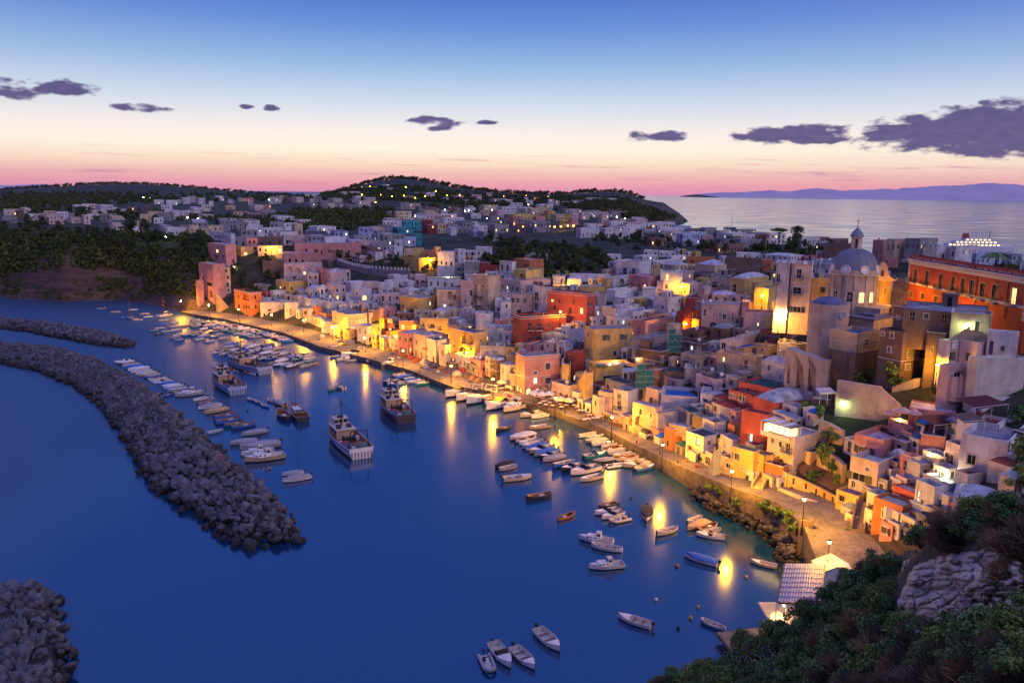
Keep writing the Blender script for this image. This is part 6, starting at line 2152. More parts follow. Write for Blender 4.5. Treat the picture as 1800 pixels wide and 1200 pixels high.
  b=MB();b.box((-0.6,0,1.55),(1.0,1.5,1.3),taper=0.85);wh=b.build('wheelhouse',M['white'],r)
  for s in (-1,1):
   wb=MB();wb.box((0,0,0),(0.6,0.05,0.42));wb.build('window',M['dark_pane'],wh,loc=(-0.6,s*0.71,1.8))
  wb=MB();wb.box((0,0,0),(0.05,1.0,0.4));wb.build('window',M['dark_pane'],wh,loc=(-0.12,0,1.8))
  b=MB();b.box((-0.6,0,2.25),(1.1,1.4,0.08));b.build('cabin_roof',M['trim'],r)
  b=MB()
  for k in range(6):
   x=1.4+k*0.4
   wv=max(0.05,1.25-0.035*(k+1)**2)
   for s in (-1,1):
    b.tube((x,s*wv,0.95),(x,s*wv,1.5),0.018,n=4)
  b.build('guard_rail',M['metal'],r)
 elif kind=='day_cruiser':
  L=10.5
  h,st=hull_obj(r,L,3.3,1.25,(0.75,0.75,0.76),bow_rise=0.9,ns=16)
  deck_mesh(st,0.45,1.0,crown=0.28).build('foredeck',M['white'],r)
  b=MB()
  b.add([(1.4,-0.9,1.55),(1.4,0.9,1.55),(0.0,1.2,2.15),(0.0,-1.2,2.15),(-0.9,-1.45,1.4),(-0.9,1.45,1.4),(-0.7,-1.3,1.95),(-0.7,1.3,1.95)],[(0,1,2,3),(4,0,3,6),(1,5,7,2)])
  b.build('windscreen',M['dark_pane'],r)
  b=MB();b.box((-2.4,0,0.75),(2.2,2.4,0.5));b.box((-3.3,0,1.1),(0.4,2.4,0.5));b.box((-0.6,0.6,1.1),(0.7,0.8,0.8));b.build('seat',M['trim'],r)
  b=MB()
  for s in (-1,1):
   b.tube((-2.6,s*1.5,1.3),(-3.0,s*1.25,2.5),0.06,0.05,n=6)
  b.tube((-3.0,-1.25,2.5),(-3.0,1.25,2.5),0.055,n=6)
  b.build('radar_arch',M['white'],r)
  b=MB();b.box((-4.9,0,0.25),(0.9,2.6,0.12));b.build('swim_platform',M['trim'],r)
  for s in (-1,1):
   for k in range(3):
    pb=MB();pb.box((0,0,0),(0.5,0.06,0.13));pb.build('porthole',M['dark_pane'],r,loc=(0.6+k*1.1,s*(1.52-0.16*k),0.95))
  b=MB()
  for s in (-1,1):
   pp=None
   for k in range(7):
    x=1.8+k*0.5
    wv=max(0.1,1.35-0.032*k**2)
    p=(x,s*wv,2.0+0.04*k)
    b.tube((x,s*wv,1.4),p,0.02,n=4)
    if pp:
     b.tube(pp,p,0.022,n=4)
    pp=p
  b.build('guard_rail',M['metal'],r)
 elif kind=='fishing_boat':
  L=15.0
  h,st=hull_obj(r,L,4.4,1.5,(0.5,0.52,0.58),sheer=0.35,bow_rise=1.9,ns=16,floor=0.9,inside=M['varnish'])
  deck_mesh(st,0.72,1.0,zf=0.86,crown=0.1,inset=0.1).build('foredeck',M['trim'],r)
  sb=MB()
  n=len(st)
  for i in range(n-1):
   for s in (-1,1):
    a,c=st[i],st[i+1]
    sb.tube((a[0],s*(a[1]+0.02),a[2]*0.8),(c[0],s*(c[1]+0.02),c[2]*0.8),0.09,n=5,cap=False)
  sb.build('rubbing_strake',M['paint'],r,color=(0.06,0.12,0.38,1))
  b=MB();b.box((2.2,0,1.65),(4.0,2.7,1.5));dh=b.build('deckhouse',M['paint'],r,color=(0.42,0.34,0.27,1))
  for s in (-1,1):
   for x in (0.9,2.2,3.5):
    wb=MB();wb.box((0,0,0),(0.7,0.06,0.55));wb.build('window',M['dark_pane'],dh,loc=(x,s*1.37,1.95))
  b=MB();b.box((3.1,0,2.95),(1.8,2.0,1.05),taper=0.92);wh=b.build('wheelhouse',M['paint'],r,color=(0.5,0.47,0.43,1))
  for y in (-0.7,0,0.7):
   for x in (3.99,2.2):
    wb=MB();wb.box((0,0,0),(0.06,0.55,0.5));wb.build('window',M['dark_pane'],wh,loc=(x-(0.03 if x>3 else -0.03),y,3.1))
  b=MB();b.box((2.0,0,2.42),(4.8,3.1,0.1));b.box((3.1,0,3.5),(2.1,2.2,0.1));b.build('cabin_roof',M['trim'],r)
  b=MB()
  b.tube((2.0,0,2.4),(1.8,0,6.6),0.1,0.06,n=6)
  b.tube((1.8,-0.9,5.6),(1.8,0.9,5.6),0.04,n=4)
  b.tube((1.85,0,5.3),(1.85,0.5,7.0),0.03,n=4)
  b.tube((3.1,0.6,3.5),(3.1,0.6,5.3),0.03,n=4)
  b.tube((3.4,-0.5,3.5),(3.4,-0.5,4.8),0.03,n=4)
  b.box((1.82,0,6.1),(0.6,0.15,0.12));b.box((2.6,0,3.75),(0.35,0.9,0.35));b.box((0.6,0.9,2.75),(0.9,0.6,0.5));b.box((0.9,-0.8,2.7),(1.2,0.5,0.4))
  b.build('mast',M['iron'],r)
  b=MB()
  for s in (-1,1):
   b.tube((-6.3,s*1.5,1.4),(-6.5,s*1.2,3.9),0.09,n=6)
  b.tube((-6.5,-1.2,3.9),(-6.5,1.2,3.9),0.09,n=6)
  b.tube((-6.5,0,3.9),(1.8,0,6.4),0.025,n=4)
  b.build('stern_gantry',M['iron'],r)
  b=MB()
  b.lathe([(0.45,-0.9),(0.45,-0.8),(0.22,-0.75),(0.22,0.75),(0.45,0.8),(0.45,0.9)],n=12)
  b.v=[(x-1.6,z,y+1.5)for x,y,z in b.v]
  b.box((-1.6,0,1.1),(0.9,1.9,0.35))
  b.build('winch',M['iron'],r)
  nb=MB()
  rr_=random.Random(2)
  for k in range(4):
   nb2=MB()
   nb2.lathe([(0.9,-0.1),(0.8,0.25),(0.45,0.5),(0.02,0.58)],n=9)
   nb2.v=[(x*(1+0.2*mnoise.noise(Vector((x,y,z+k)))),y,z)for x,y,z in nb2.v]
   nb2.build('net_heap',M['netting'],r,loc=(-3.0-k*0.9,rr_.uniform(-1.1,1.1),0.95),color=[(0.45,0.07,0.05,1),(0.12,0.16,0.30,1),(0.3,0.22,0.15,1),(0.1,0.25,0.22,1)][k])
  b=MB()
  b.box((-2.5,1.5,1.15),(0.7,0.5,0.5));b.box((-0.9,-1.5,1.15),(0.8,0.5,0.5));b.box((-4.4,-1.5,1.1),(0.6,0.5,0.4));b.box((-5.6,0.6,1.1),(0.5,0.6,0.45))
  b.build('fish_box',M['paint'],r,color=(0.5,0.5,0.55,1))
  b=MB()
  for s in (-1,1):
   pp=None
   for k in range(9):
    x=-0.2+k*0.85
    wv=np.interp(x,[q_[0]for q_ in st],[q_[1]for q_ in st])-0.08
    zz=np.interp(x,[q_[0]for q_ in st],[q_[2]for q_ in st])
    p=(x,s*wv,zz+0.75)
    b.tube((x,s*wv,zz),p,0.03,n=4)
    if pp:
     b.tube(pp,p,0.03,n=4)
    pp=p
  b.build('guard_rail',M['metal'],r)
  for k in range(7):
   fb=MB();fb.box((0,0,0),(0.07,0.12,0.9));fb.build('transom_stave',M['wood_dark'],r,loc=(-7.53,-1.45+k*0.48,0.55))
 elif kind=='sailing_boat':
  L=11.0
  h,st=hull_obj(r,L,3.2,1.0,(0.62,0.6,0.58),sheer=0.35,bow_rise=0.7,floor=0.5,inside=M['varnish'])
  deck_mesh(st,0.3,1.0,zf=0.93,inset=0.06).build('deck',M['varnish'],r)
  b=MB();b.box((0.4,0,1.15),(4.2,1.7,0.5),taper=0.9);c=b.build('cabin',M['white'],r)
  for s in (-1,1):
   for x in (-0.9,0.2,1.3):
    wb=MB();wb.box((0,0,0),(0.5,0.05,0.2));wb.build('window',M['dark_pane'],c,loc=(x,s*0.84,1.2))
  b=MB()
  b.tube((1.6,0,1.0),(1.5,0,13.0),0.11,0.06,n=7)
  b.tube((1.52,-1.6,9.2),(1.52,1.6,9.2),0.05,n=5)
  b.tube((1.5,0,2.3),(-3.6,0,2.5),0.08,n=6)
  for s in (-1,1):
   for x in (0.4,1.4,2.3):
    b.tube((x,s*1.45,1.0),(1.5,s*0.1,11.5),0.012,n=3)
  b.tube((5.6,0,1.6),(1.5,0,12.6),0.012,n=3)
  b.tube((-5.3,0,1.2),(1.5,0,12.6),0.012,n=3)
  b.tube((5.2,0,1.5),(7.0,0,2.0),0.07,n=5)
  b.build('mast',M['varnish'],r)
  b=MB()
  vs=[]
  for k in range(9):
   x=1.2-4.6*k/8
   vs+=[(x,-0.16,2.45),(x,0,2.85-0.02*k),(x,0.16,2.45)]
  b.add(vs,[(i*3+k,(i+1)*3+k,(i+1)*3+k+1,i*3+k+1)for i in range(8)for k in (0,1)])
  b.build('furled_sail',M['cloth'],r,color=(0.45,0.42,0.42,1))
  b=MB();b.box((-3.0,0,1.7),(1.8,2.0,0.06));
  for s in (-1,1):
   b.tube((-2.2,s*0.95,1.0),(-2.2,s*0.95,1.7),0.03,n=4);b.tube((-3.8,s*0.95,1.0),(-3.8,s*0.95,1.7),0.03,n=4)
  b.build('bimini_top',M['cloth'],r,color=(0.10,0.10,0.16,1))
 r['L']=L
 # park the pattern piece on the first real mooring (it is moved, not left over)
 PROTO[kind]=[r,False]
 return PROTO[kind]
BOATS=[]
ORDN=['first','second','third','fourth','fifth','sixth','seventh','eighth','ninth','tenth','eleventh','twelfth','thirteenth','fourteenth','fifteenth','sixteenth','seventeenth','eighteenth','nineteenth']
TENS={2:'twent',3:'thirt',4:'fort',5:'fift',6:'sixt',7:'sevent',8:'eight',9:'ninet'}
def ordinal(n):
 if n<20:
  return ORDN[n-1]
 t,u=divmod(n,10)
 return TENS[t]+('ieth' if u==0 else 'y-'+ORDN[u-1])
BC={'white':(0.72,0.72,0.72),'blue':(0.05,0.16,0.55),'teal':(0.03,0.25,0.27),'dark':(0.04,0.045,0.06),'orange':(0.55,0.18,0.05),'tan':(0.5,0.36,0.22),'pale blue':(0.3,0.4,0.62),'grey':(0.36,0.36,0.4),'cream':(0.62,0.54,0.42)}
NICE={'rowing_boat':'rowing boat','open_boat':'open boat','wooden_boat':'wooden boat','covered_boat':'covered boat','inflatable_boat':'inflatable boat','motor_boat':'motor boat','cabin_boat':'cabin boat','day_cruiser':'motor cruiser','fishing_boat':'fishing boat','sailing_boat':'sailing boat'}
def place(kind,pos,ang,scale,color,label,group=None,cover=None):
 pr=proto(kind)
 if not pr[1]:
  r=pr[0]
  pr[1]=True
 else:
  r=copy_tree(pr[0])
 r.location=(pos[0],pos[1],pos[2]if len(pos)>2 else 0.0)
 r.rotation_euler=(0,0,ang)
 r.scale=(scale,)*3
 for k in ('group',):
  if k in r:
   del r[k]
 tag(r,label,'boat' if kind!='fishing_boat' else 'fishing boat',group)
 if 'L' in r:
  pass
 for c in r.children:
  if c.name.startswith(('hull','tube'))and color:
   c.color=BC[color]+(1,)
  if c.name.startswith('boat_cover')and cover:
   c.color=BC[cover]+(1,)
 BOATS.append(r)
 return r
def boat(kind,stern,bow,color,label,group=None,cover=None,o=(0,0,1)):
 s=P(o[0]+stern[0]/o[2],o[1]+stern[1]/o[2],0.3)
 b_=P(o[0]+bow[0]/o[2],o[1]+bow[1]/o[2],0.3)
 d=b_-s
 Ln={'rowing_boat':4.8,'open_boat':5.4,'wooden_boat':5.6,'covered_boat':5.8,'inflatable_boat':5.2,'motor_boat':6.4,'cabin_boat':7.2,'day_cruiser':10.5,'fishing_boat':15,'sailing_boat':11}[kind]
 L=d.xy.length
 sc=max(0.72,min(1.45,L/Ln))
 c=(s+b_)/2
 return place(kind,(c.x,c.y),math.atan2(d.y,d.x),sc,color,label,group,cover)
OB='boats anchored alone in the bay'
for a in [
 ('open_boat',(884,843),(934,838),'cream','open boat with blue interior lying alone, beige hull'),('wooden_boat',(969,868),(925,876),'dark','dark hulled boat with white fenders, alone in mid bay'),
 ('wooden_boat',(984,911),(1006,903),'orange','small orange wooden boat alone in mid bay'),('wooden_boat',(1053,890),(1088,884),'dark','dark boat at the top of the moored cluster of four'),
 ('motor_boat',(1088,895),(1046,903),'white','white motor boat, second from top in the cluster of four'),('motor_boat',(1094,900),(1058,911),'white','white motor boat with open cockpit, third in the cluster of four'),
 ('inflatable_boat',(1107,909),(1071,917),'cream','beige inflatable boat at the bottom of the cluster of four'),('covered_boat',(1137,892),(1137,915),'white','boat with dark top pointing at the camera, alone'),
 ('rowing_boat',(1190,928),(1154,939),'cream','cream rowing boat with dark bench, left of the group of five'),('rowing_boat',(1233,908),(1208,919),'cream','cream rowing boat, rearmost of the group of five'),
 ('covered_boat',(1244,917),(1208,930),'tan','tan covered boat in the group of five'),('wooden_boat',(1259,921),(1227,933),'cream','yellowish wooden boat in the group of five'),('rowing_boat',(1266,929),(1236,937),'cream','pale boat wedged in the group of five'),
 ('motor_boat',(1270,944),(1227,939),'white','white boat with dark blue hull, front of the group of five'),('cabin_boat',(1078,953),(1018,945),'white','white cabin boat with little wheelhouse'),
 ('rowing_boat',(1094,967),(1040,958),'white','white open boat lashed beside the cabin boat'),('cabin_boat',(1096,992),(1036,997),'white','white and red cabin boat with pink canopy'),
 ('covered_boat',(1262,991),(1203,975),'white','boat with long blue cover alone near the shore'),('open_boat',(1363,995),(1322,986),'cream','pinkish white boat close to the boulders'),
 ('open_boat',(1145,1100),(1087,1082),'white','long white open boat with two dark benches, lower right bay'),('rowing_boat',(1275,1105),(1233,1089),'pale blue','light blue rowing boat by the shore restaurant'),
 ('open_boat',(945,1107),(984,1143),'white','white boat with black outboard above the group of three'),('motor_boat',(866,1132),(898,1172),'white','white motor boat with roll bar, middle of the near three'),
 ('open_boat',(903,1139),(940,1174),'white','white open boat with red seat, right of the near three'),('inflatable_boat',(850,1148),(864,1182),'grey','small grey inflatable boat, left of the near three'),
 ('wooden_boat',(898,750),(872,756),'dark','dark boat with flag staff at the head of the inner row'),('covered_boat',(900,812),(870,821),'dark','black covered boat left of the inner row'),('rowing_boat',(908,818),(877,826),'grey','grey rowing boat touching the black covered boat'),
 ('motor_boat',(1052,822),(1003,834),'white','white sports boat with raked windscreen near the inner row end'),('open_boat',(1057,836),(1020,845),'cream','cream boat at the near end of the inner row'),
 ('covered_boat',(533,829),(497,834),'white','covered boat rafted behind the lone white boat by the breakwater tip'),('covered_boat',(546,837),(497,846),'white','white boat with cover nearest the breakwater tip'),
 ('cabin_boat',(500,801),(430,811),'tan','large beige cabin boat at the end of the breakwater moorings'),('cabin_boat',(482,793),(424,800),'white','white cabin boat behind the large beige one'),
 ('covered_boat',(505,779),(408,792),'grey','long yacht under a grey peaked tarpaulin'),('covered_boat',(452,774),(404,781),'grey','grey boat left of the tarpaulined yacht'),('covered_boat',(469,757),(425,765),'grey','grey covered boat just above the tarpaulined yacht'),
 ('wooden_boat',(449,745),(406,753),'blue','blue boat with pale hull, lowest of the blue boats'),('wooden_boat',(433,742),(394,749),'teal','dark green boat among the blue boats'),('wooden_boat',(423,735),(379,745),'blue','bright blue wooden boat by the breakwater'),
 ('wooden_boat',(417,727),(376,737),'blue','upper blue boat by the breakwater'),('rowing_boat',(391,755),(364,762),'pale blue','pale blue rowing boat off the breakwater'),('covered_boat',(400,718),(360,727),'tan','tan covered boat above the blue boats'),
 ('covered_boat',(388,711),(348,719),'white','white covered boat, second above the blue boats'),('wooden_boat',(379,705),(347,714),'blue','blue white boat, third above the blue boats'),('open_boat',(364,698),(340,704),'white','small white boat beside the channel post'),
 ('cabin_boat',(358,690),(308,697),'grey','long grey yacht lying between the two breakwater groups'),('wooden_boat',(304,692),(281,698),'blue','blue boat left of the long grey yacht'),('wooden_boat',(283,691),(267,695),'dark','dark boat farthest left in front of the breakwater row'),
 ('wooden_boat',(506,738),(490,724),'dark','dark boat with white cover just left of the sailing boat'),('covered_boat',(501,713),(482,705),'tan','brown covered boat above left of the sailing boat'),('rowing_boat',(480,706),(471,702),'grey','tiny dinghy tied to the brown covered boat'),
 ('rowing_boat',(448,704),(436,701),'blue','first of three blue dinghies in a string'),('rowing_boat',(460,709),(449,705),'blue','middle of three blue dinghies in a string'),('rowing_boat',(472,715),(460,711),'blue','last of three blue dinghies in a string'),
 ('wooden_boat',(592,682),(579,686),'teal','teal dinghy alone in the upper bay'),('motor_boat',(605,683),(590,677),'white','small motor boat beside the teal dinghy'),('rowing_boat',(699,681),(683,671),'blue','blue dinghy behind the right fishing boat'),
 ('fishing_boat',(641,808),(579,752),'white','nearest fishing boat, pale with blue strake and staved transom'),('fishing_boat',(714,742),(673,705),'dark','dark fishing boat with white strake on the right'),
 ('fishing_boat',(420,693),(377,664),'pale blue','pale blue fishing boat with brown wheelhouse and wooden transom'),('fishing_boat',(466,656),(401,638),'pale blue','farthest fishing boat, lying broadside'),
 ('wooden_boat',(418,655),(402,650),'blue','blue tender at the side of the farthest fishing boat'),('wooden_boat',(448,658),(430,654),'pale blue','pale blue tender at the stern quarter of the farthest fishing boat'),
 ('sailing_boat',(533,740),(514,716),'dark','two-masted looking wooden sailing boat with tall mast and crosstree'),
 ('day_cruiser',(828,684),(783,698),'white','first large white motor cruiser at the quay, leftmost of six'),('day_cruiser',(850,689),(802,705),'white','second large white motor cruiser from the left'),('day_cruiser',(876,692),(820,711),'white','third large white motor cruiser from the left, longest of six'),
 ('motor_boat',(880,702),(852,711),'white','smaller white motor boat between the large cruisers'),('day_cruiser',(905,704),(855,721),'white','large white cruiser with dark canopy beside the pink house quay'),('cabin_boat',(925,711),(885,724),'cream','cream launch with dark band, rightmost of the large cruisers'),
 ('day_cruiser',(646,620),(600,629),'white','large white cruiser at the quay before the stone bastion'),('day_cruiser',(620,608),(583,615),'white','white cruiser left of the bastion lamp'),('wooden_boat',(680,634),(644,636),'cream','wooden boat right of the large bastion cruiser'),
 ('cabin_boat',(700,638),(670,646),'dark','dark hulled cabin boat alone off the net piles'),('open_boat',(508,588),(492,580),'white','white boat alone off the quay below the lamplight'),]:
 boat(a[0],a[1],a[2],a[3],a[4],OB if a[0]not in ('fishing_boat',)else 'fishing boats anchored in the bay',cover=('blue' if 'blue cover' in a[4]else 'tan' if 'tan' in a[4]else 'dark' if 'black' in a[4]or 'dark top' in a[4]else 'grey')if a[0]=='covered_boat' else None)
rr=random.Random(12)
def pick(far=False):
 k=rr.choice(['covered_boat','covered_boat','open_boat','rowing_boat','wooden_boat','inflatable_boat','motor_boat','open_boat'])
 c=rr.choice(['white','white','white','pale blue','blue','cream','grey','tan','teal','dark'])
 return k,c
def row_px(a,b_,n,vec,rowname,jit=1.5,sc=1.0):
 for i in range(n):
  t=(i+0.5)/n
  x,y=a[0]+(b_[0]-a[0])*t,a[1]+(b_[1]-a[1])*t
  x+=rr.uniform(-jit,jit);y+=rr.uniform(-jit,jit)*0.4
  k,c=pick()
  f=rr.uniform(0.85,1.1)
  boat(k,(x-vec[0]*f/2,y-vec[1]*f/2),(x+vec[0]*f/2,y+vec[1]*f/2),c,f"{c} {NICE[k]}, {ordinal(i + 1)} in {rowname}",rowname,cover=rr.choice(['grey','white','blue','grey']))
row_px((214,634),(322,690),17,(-34,5),'the long breakwater row')
row_px((914,766),(975,808),9,(-38,9),'the inner mooring row')
row_px((982,812),(1012,826),2,(-40,10),'the inner row tail')
row_px((344,700),(362,708),0,(-30,6),'x')
def row_quay(i0,t0,i1,t1,spacing,rowname,off=0.6,two=False):
 """boats moored bows or sterns to the quay edge"""
 # polyline length parametrised walk over COAST points i0..i1
 pts=[Vector(_C[i])for i in range(i0,i1+1)]
 pts[0]=pts[0].lerp(pts[1],t0)
 pts[-1]=pts[-2].lerp(pts[-1],t1)
 k=0
 acc=0.0
 nextd=spacing*0.5
 for a,b_ in zip(pts,pts[1:]):
  L=(b_-a).length
  d=(b_-a).normalized()
  nn=Vector((d.y,-d.x))
  while nextd<acc+L:
   p=a+d*(nextd-acc)
   kd,c=pick()
   base={'covered_boat':5.8,'open_boat':5.4,'rowing_boat':4.8,'wooden_boat':5.6,'inflatable_boat':5.2,'motor_boat':6.4}[kd]
   sc=rr.uniform(0.8,1.05)
   ang=math.atan2(nn.y,nn.x)+rr.uniform(-0.18,0.18)+(math.pi if rr.random()<0.3 else 0)
   c0=p+nn*(off+base*sc/2+rr.uniform(0,0.6))
   k+=1
   place(kd,(c0.x,c0.y),ang,sc,c,f"{c} {NICE[kd]}, {ordinal(k)} in {rowname}",rowname,rr.choice(['grey','white','blue','grey']))
   nextd+=spacing*rr.uniform(0.85,1.3)
  acc+=L
row_quay(7,0.6,10,0.4,2.2,'the quay row by the orange house')
row_quay(7,0.9,9,0.9,3.2,'the outer rank off the orange house',off=6.5)
row_quay(10,0.5,11,0.9,2.6,'the quay row by the bastion')
row_quay(11,0.9,13,0.6,2.1,'the quay row by the nets')
row_quay(12,0.2,13,0.3,3.4,'the outer rank off the nets',off=6.3)
row_quay(15,0.5,17,0.0,2.1,'the quay row right of the cruisers')
row_quay(16,0.3,17,0.2,3.0,'the outer rank right of the cruisers',off=6.2)
row_quay(17,0.0,19,0.3,2.0,'the quay row under the sea wall')
row_quay(17,0.6,19,0.1,3.4,'the outer rank under the sea wall',off=6.2)
def cluster(poly,n,vec,name,rmin=6):
 got=[]
 tries=0
 pa=np.array(poly,float)
 while len(got)<n and tries<4000:
  tries+=1
  x,y=rr.uniform(pa[:,0].min(),pa[:,0].max()),rr.uniform(pa[:,1].min(),pa[:,1].max())
  if not inside_poly(np.array([x]),np.array([y]),pa)[0]:
   continue
  if any(abs(x-g[0])<rmin*1.8 and abs(y-g[1])<rmin*0.55 for g in got):
   continue
  got.append((x,y))
 got.sort()
 for i,(x,y)in enumerate(got):
  k,c=pick()
  f=rr.uniform(0.85,1.15)*(1 if rr.random()<0.7 else -1)
  boat(k,(x-vec[0]*f/2,y-vec[1]*f/2),(x+vec[0]*f/2,y+vec[1]*f/2),c,f"{c} {NICE[k]}, {ordinal(i + 1)} from the left, {name[4:]}",name,cover=rr.choice(['grey','white','blue']))
cluster([(378,610),(440,602),(470,606),(556,634),(552,644),(500,648),(470,636),(440,628),(378,622)],44,(-19,5),'the dense raft of mid bay boats',6.2)
cluster([(308,578),(340,570),(405,590),(404,598),(340,602),(300,598)],16,(-17,3),'the small raft nearer the cliff',6.5)
cluster([(268,572),(300,566),(330,560),(420,574),(400,582),(330,574),(290,590),(270,588)],14,(-15,2),'the loose boats off the pier',8)
cluster([(150,537),(250,545),(300,556),(310,562),(230,566),(180,545)],9,(-13,1),'the boats under the cliff',10)
boat('sailing_boat',(236,561),(226,559),'white','small white sailing boat under the cliff',OB)
boat('sailing_boat',(296,553),(284,556),'white','sailing boat with bare mast off the pier end',OB)
def buoy(px,py,col,label,r=0.22):
 p=P(px,py,0)
 o=mk('buoy',None,loc=tuple(p))
 tag(o,label,'buoy')
 b=MB();b.lathe([(0.02,-0.1),(r*0.8,0),(r,0.2),(r*0.7,0.38),(0.03,0.45)],n=10);b.build('float',M['paint'],o,color=col+(1,),smooth=True)
 b=MB();b.tube((0,0,0.4),(0,0,0.6),0.04,n=6);b.build('ring',M['iron'],o)
buoy(1153,1055,(0.7,0.7,0.7),'small white mooring buoy in the near bay',0.26)
buoy(1227,1068,(0.5,0.3,0.08),'small orange mooring buoy above the yellow one',0.24)
buoy(1214,1087,(0.6,0.42,0.05),'small yellow mooring buoy',0.26)
buoy(1192,1105,(0.05,0.05,0.06),'small black mooring buoy',0.24)
buoy(1190,996,(0.35,0.06,0.04),'reddish buoy left of the blue covered boat',0.34)
buoy(1311,1015,(0.5,0.3,0.1),'orange float drifting near the shed',0.28)
buoy(1109,876,(0.05,0.05,0.06),'black buoy in mid bay',0.24)
buoy(435,722,(0.08,0.05,0.05),'dark marker buoy below the pale blue fishing boat',0.35)
for px,py,h,lb in ((289,660,5.5,'thin mooring pole standing in the long breakwater row'),(362,692,3.0,'short channel post at the end of the long grey yacht'),(422,770,9,'tall thin mast pole among the blue boats')):
 p=P(px,py,0)
 b=MB()
 b.tube((0,0,-2),(0,0,h),0.09,0.06,n=6)
 b.box((0,0,h),(0.2,0.2,0.15))
 tag(b.build('mooring_pole',M['wood_dark'],None,loc=tuple(p)),lb,'pole')
 # a ferry crossing beyond the harbour mole, and the anchored sloop
p=P(1712,441,0)
r=mk('ferry',None,loc=tuple(p),rz=R(-6))
tag(r,'lit passenger ferry passing behind the red palace roofs','ferry')
b=MB()
b.add([(-34,-7,-1),(26,-7,-1),(38,0,-1),(26,7,-1),(-34,7,-1),(-35,-7.5,5),(28,-7.5,5),(42,0,6.5),(28,7.5,5),(-35,7.5,5)],[(0,1,6,5),(1,2,7,6),(2,3,8,7),(3,4,9,8),(4,0,5,9),(5,6,7,8,9)])
b.build('hull',M['white'],r)
for k,(l,z)in enumerate(((52,6.6),(42,9.4),(26,12.0))):
 b=MB();b.box((-3+k*2,0,z),(l,12-k,2.7));dk=b.build('deck_house',M['white'],r)
 n=int(l/4)
 for i in range(n):
  wb=MB();wb.box((0,0,0),(2.2,0.2,1.1));wb.build('window',M['lit_warm']if (i+k)%2 else M['interior'],dk,loc=(-3+k*2-l/2+(i+0.5)*l/n,-(12-k)/2-0.1,z))
b=MB();b.box((-10,0,16),(6,4,5),taper=0.8);b.build('funnel',M['paint'],r,color=(0.4,0.05,0.05,1))
b=MB();b.tube((14,0,13),(14,0,21),0.3,n=5);b.build('mast',M['iron'],r)
p=P(1283,402,0)
s=place('sailing_boat',(p.x,p.y),R(5),1.9,'dark','lone sloop at anchor on the open sea beyond the town','boats at sea')
# landmarks used in the wording of labels
LM=[('the domed church',1500,520),('the red palace',1700,500),('the pink quay house',945,690),('the big salmon house',1000,540),('the large red house',950,590),('the large yellow house',1070,600),
 ('the stone bastion',615,570),('the square orange house',435,535),('the pink stepped tower',375,500),('the battlemented wall',650,475),('the white arcade',1090,500),('the scaffolding',1130,640),
 ('the bright blue roof',1190,705),('the coral red house',1320,690),('the domed yellow house',1330,510),('the dark red house',1210,560),('the yellow arched quay house',820,610),('the brown tenement block',860,530),
 ('the laundry house',1240,790),('the bright yellow quay house',1300,820),('the glass veranda',1380,750),('the rose pink house',1540,790),('the peeling white wall',1740,660),('the brown tenement',1590,610),
 ('the bare white house',1740,800),('the tall cream house',1400,510),('the long white house',780,495),('the peeling rose building',1270,570),('the wooded hill',690,335),('the cape',1150,375),('the cliff edge lamp',290,416),
 ('the walled gardens',960,455),('the yellow lamplit house',760,575),('the deep pink building',580,440),('the curved stair',1520,900)]
def rel(h,lx,ly):
 dx,dy=h.px[0]-lx,h.px[1]-ly
 if abs(dx)>abs(dy)*1.3:
  return 'right of' if dx>0 else 'left of'
 return 'below' if dy>0 else 'above'
 # ------------------------------------------------------------ trees and bushes
def leaf_mat(name,c1,c2,c3):
 m,nt,b=new_mat(name)
 L=nt.links.new
 geo=nt.nodes.new('ShaderNodeNewGeometry')
 n=node(nt,'ShaderNodeTexNoise')
 n.inputs['Scale'].default_value=0.35
 n.inputs['Detail'].default_value=3
 L(geo.outputs['Position'],n.inputs['Vector'])
 k=mth(nt,'ADD',mth(nt,'MULTIPLY',geo.outputs['Random Per Island'],0.6),mth(nt,'MULTIPLY',n.outputs['Fac'],0.5))
 r=ramp(nt,[(0.2,c1),(0.55,c2),(0.9,c3)])
 L(k,r.inputs[0])
 oi=nt.nodes.new('ShaderNodeObjectInfo')
 ro=ramp(nt,[(0.0,(0.55,0.7,0.6,1)),(0.5,(1.0,1.0,0.9,1)),(1.0,(1.5,1.25,0.8,1))])
 L(oi.outputs['Random'],ro.inputs[0])
 L(mixc(nt,1.0,r.outputs[0],ro.outputs[0],'MULTIPLY'),b.inputs['Base Color'])
 b.inputs['Roughness'].default_value=0.75
 b.inputs['Specular IOR Level'].default_value=0.2
 return m
M['leaf']=leaf_mat('tree_leaves',(0.018,0.035,0.012,1),(0.045,0.075,0.025,1),(0.08,0.11,0.04,1))
M['leaf2']=leaf_mat('shrub_leaves',(0.045,0.09,0.03,1),(0.11,0.20,0.06,1),(0.22,0.30,0.11,1))
M['dry']=leaf_mat('dry_scrub',(0.08,0.06,0.04,1),(0.20,0.145,0.10,1),(0.34,0.27,0.19,1))
M['bark']=flat_mat('bark',(0.08,0.055,0.04),0.9,var=0.4,bump=0.4)
M['blossom']=flat_mat('white_blossom',(0.7,0.62,0.66),0.7)
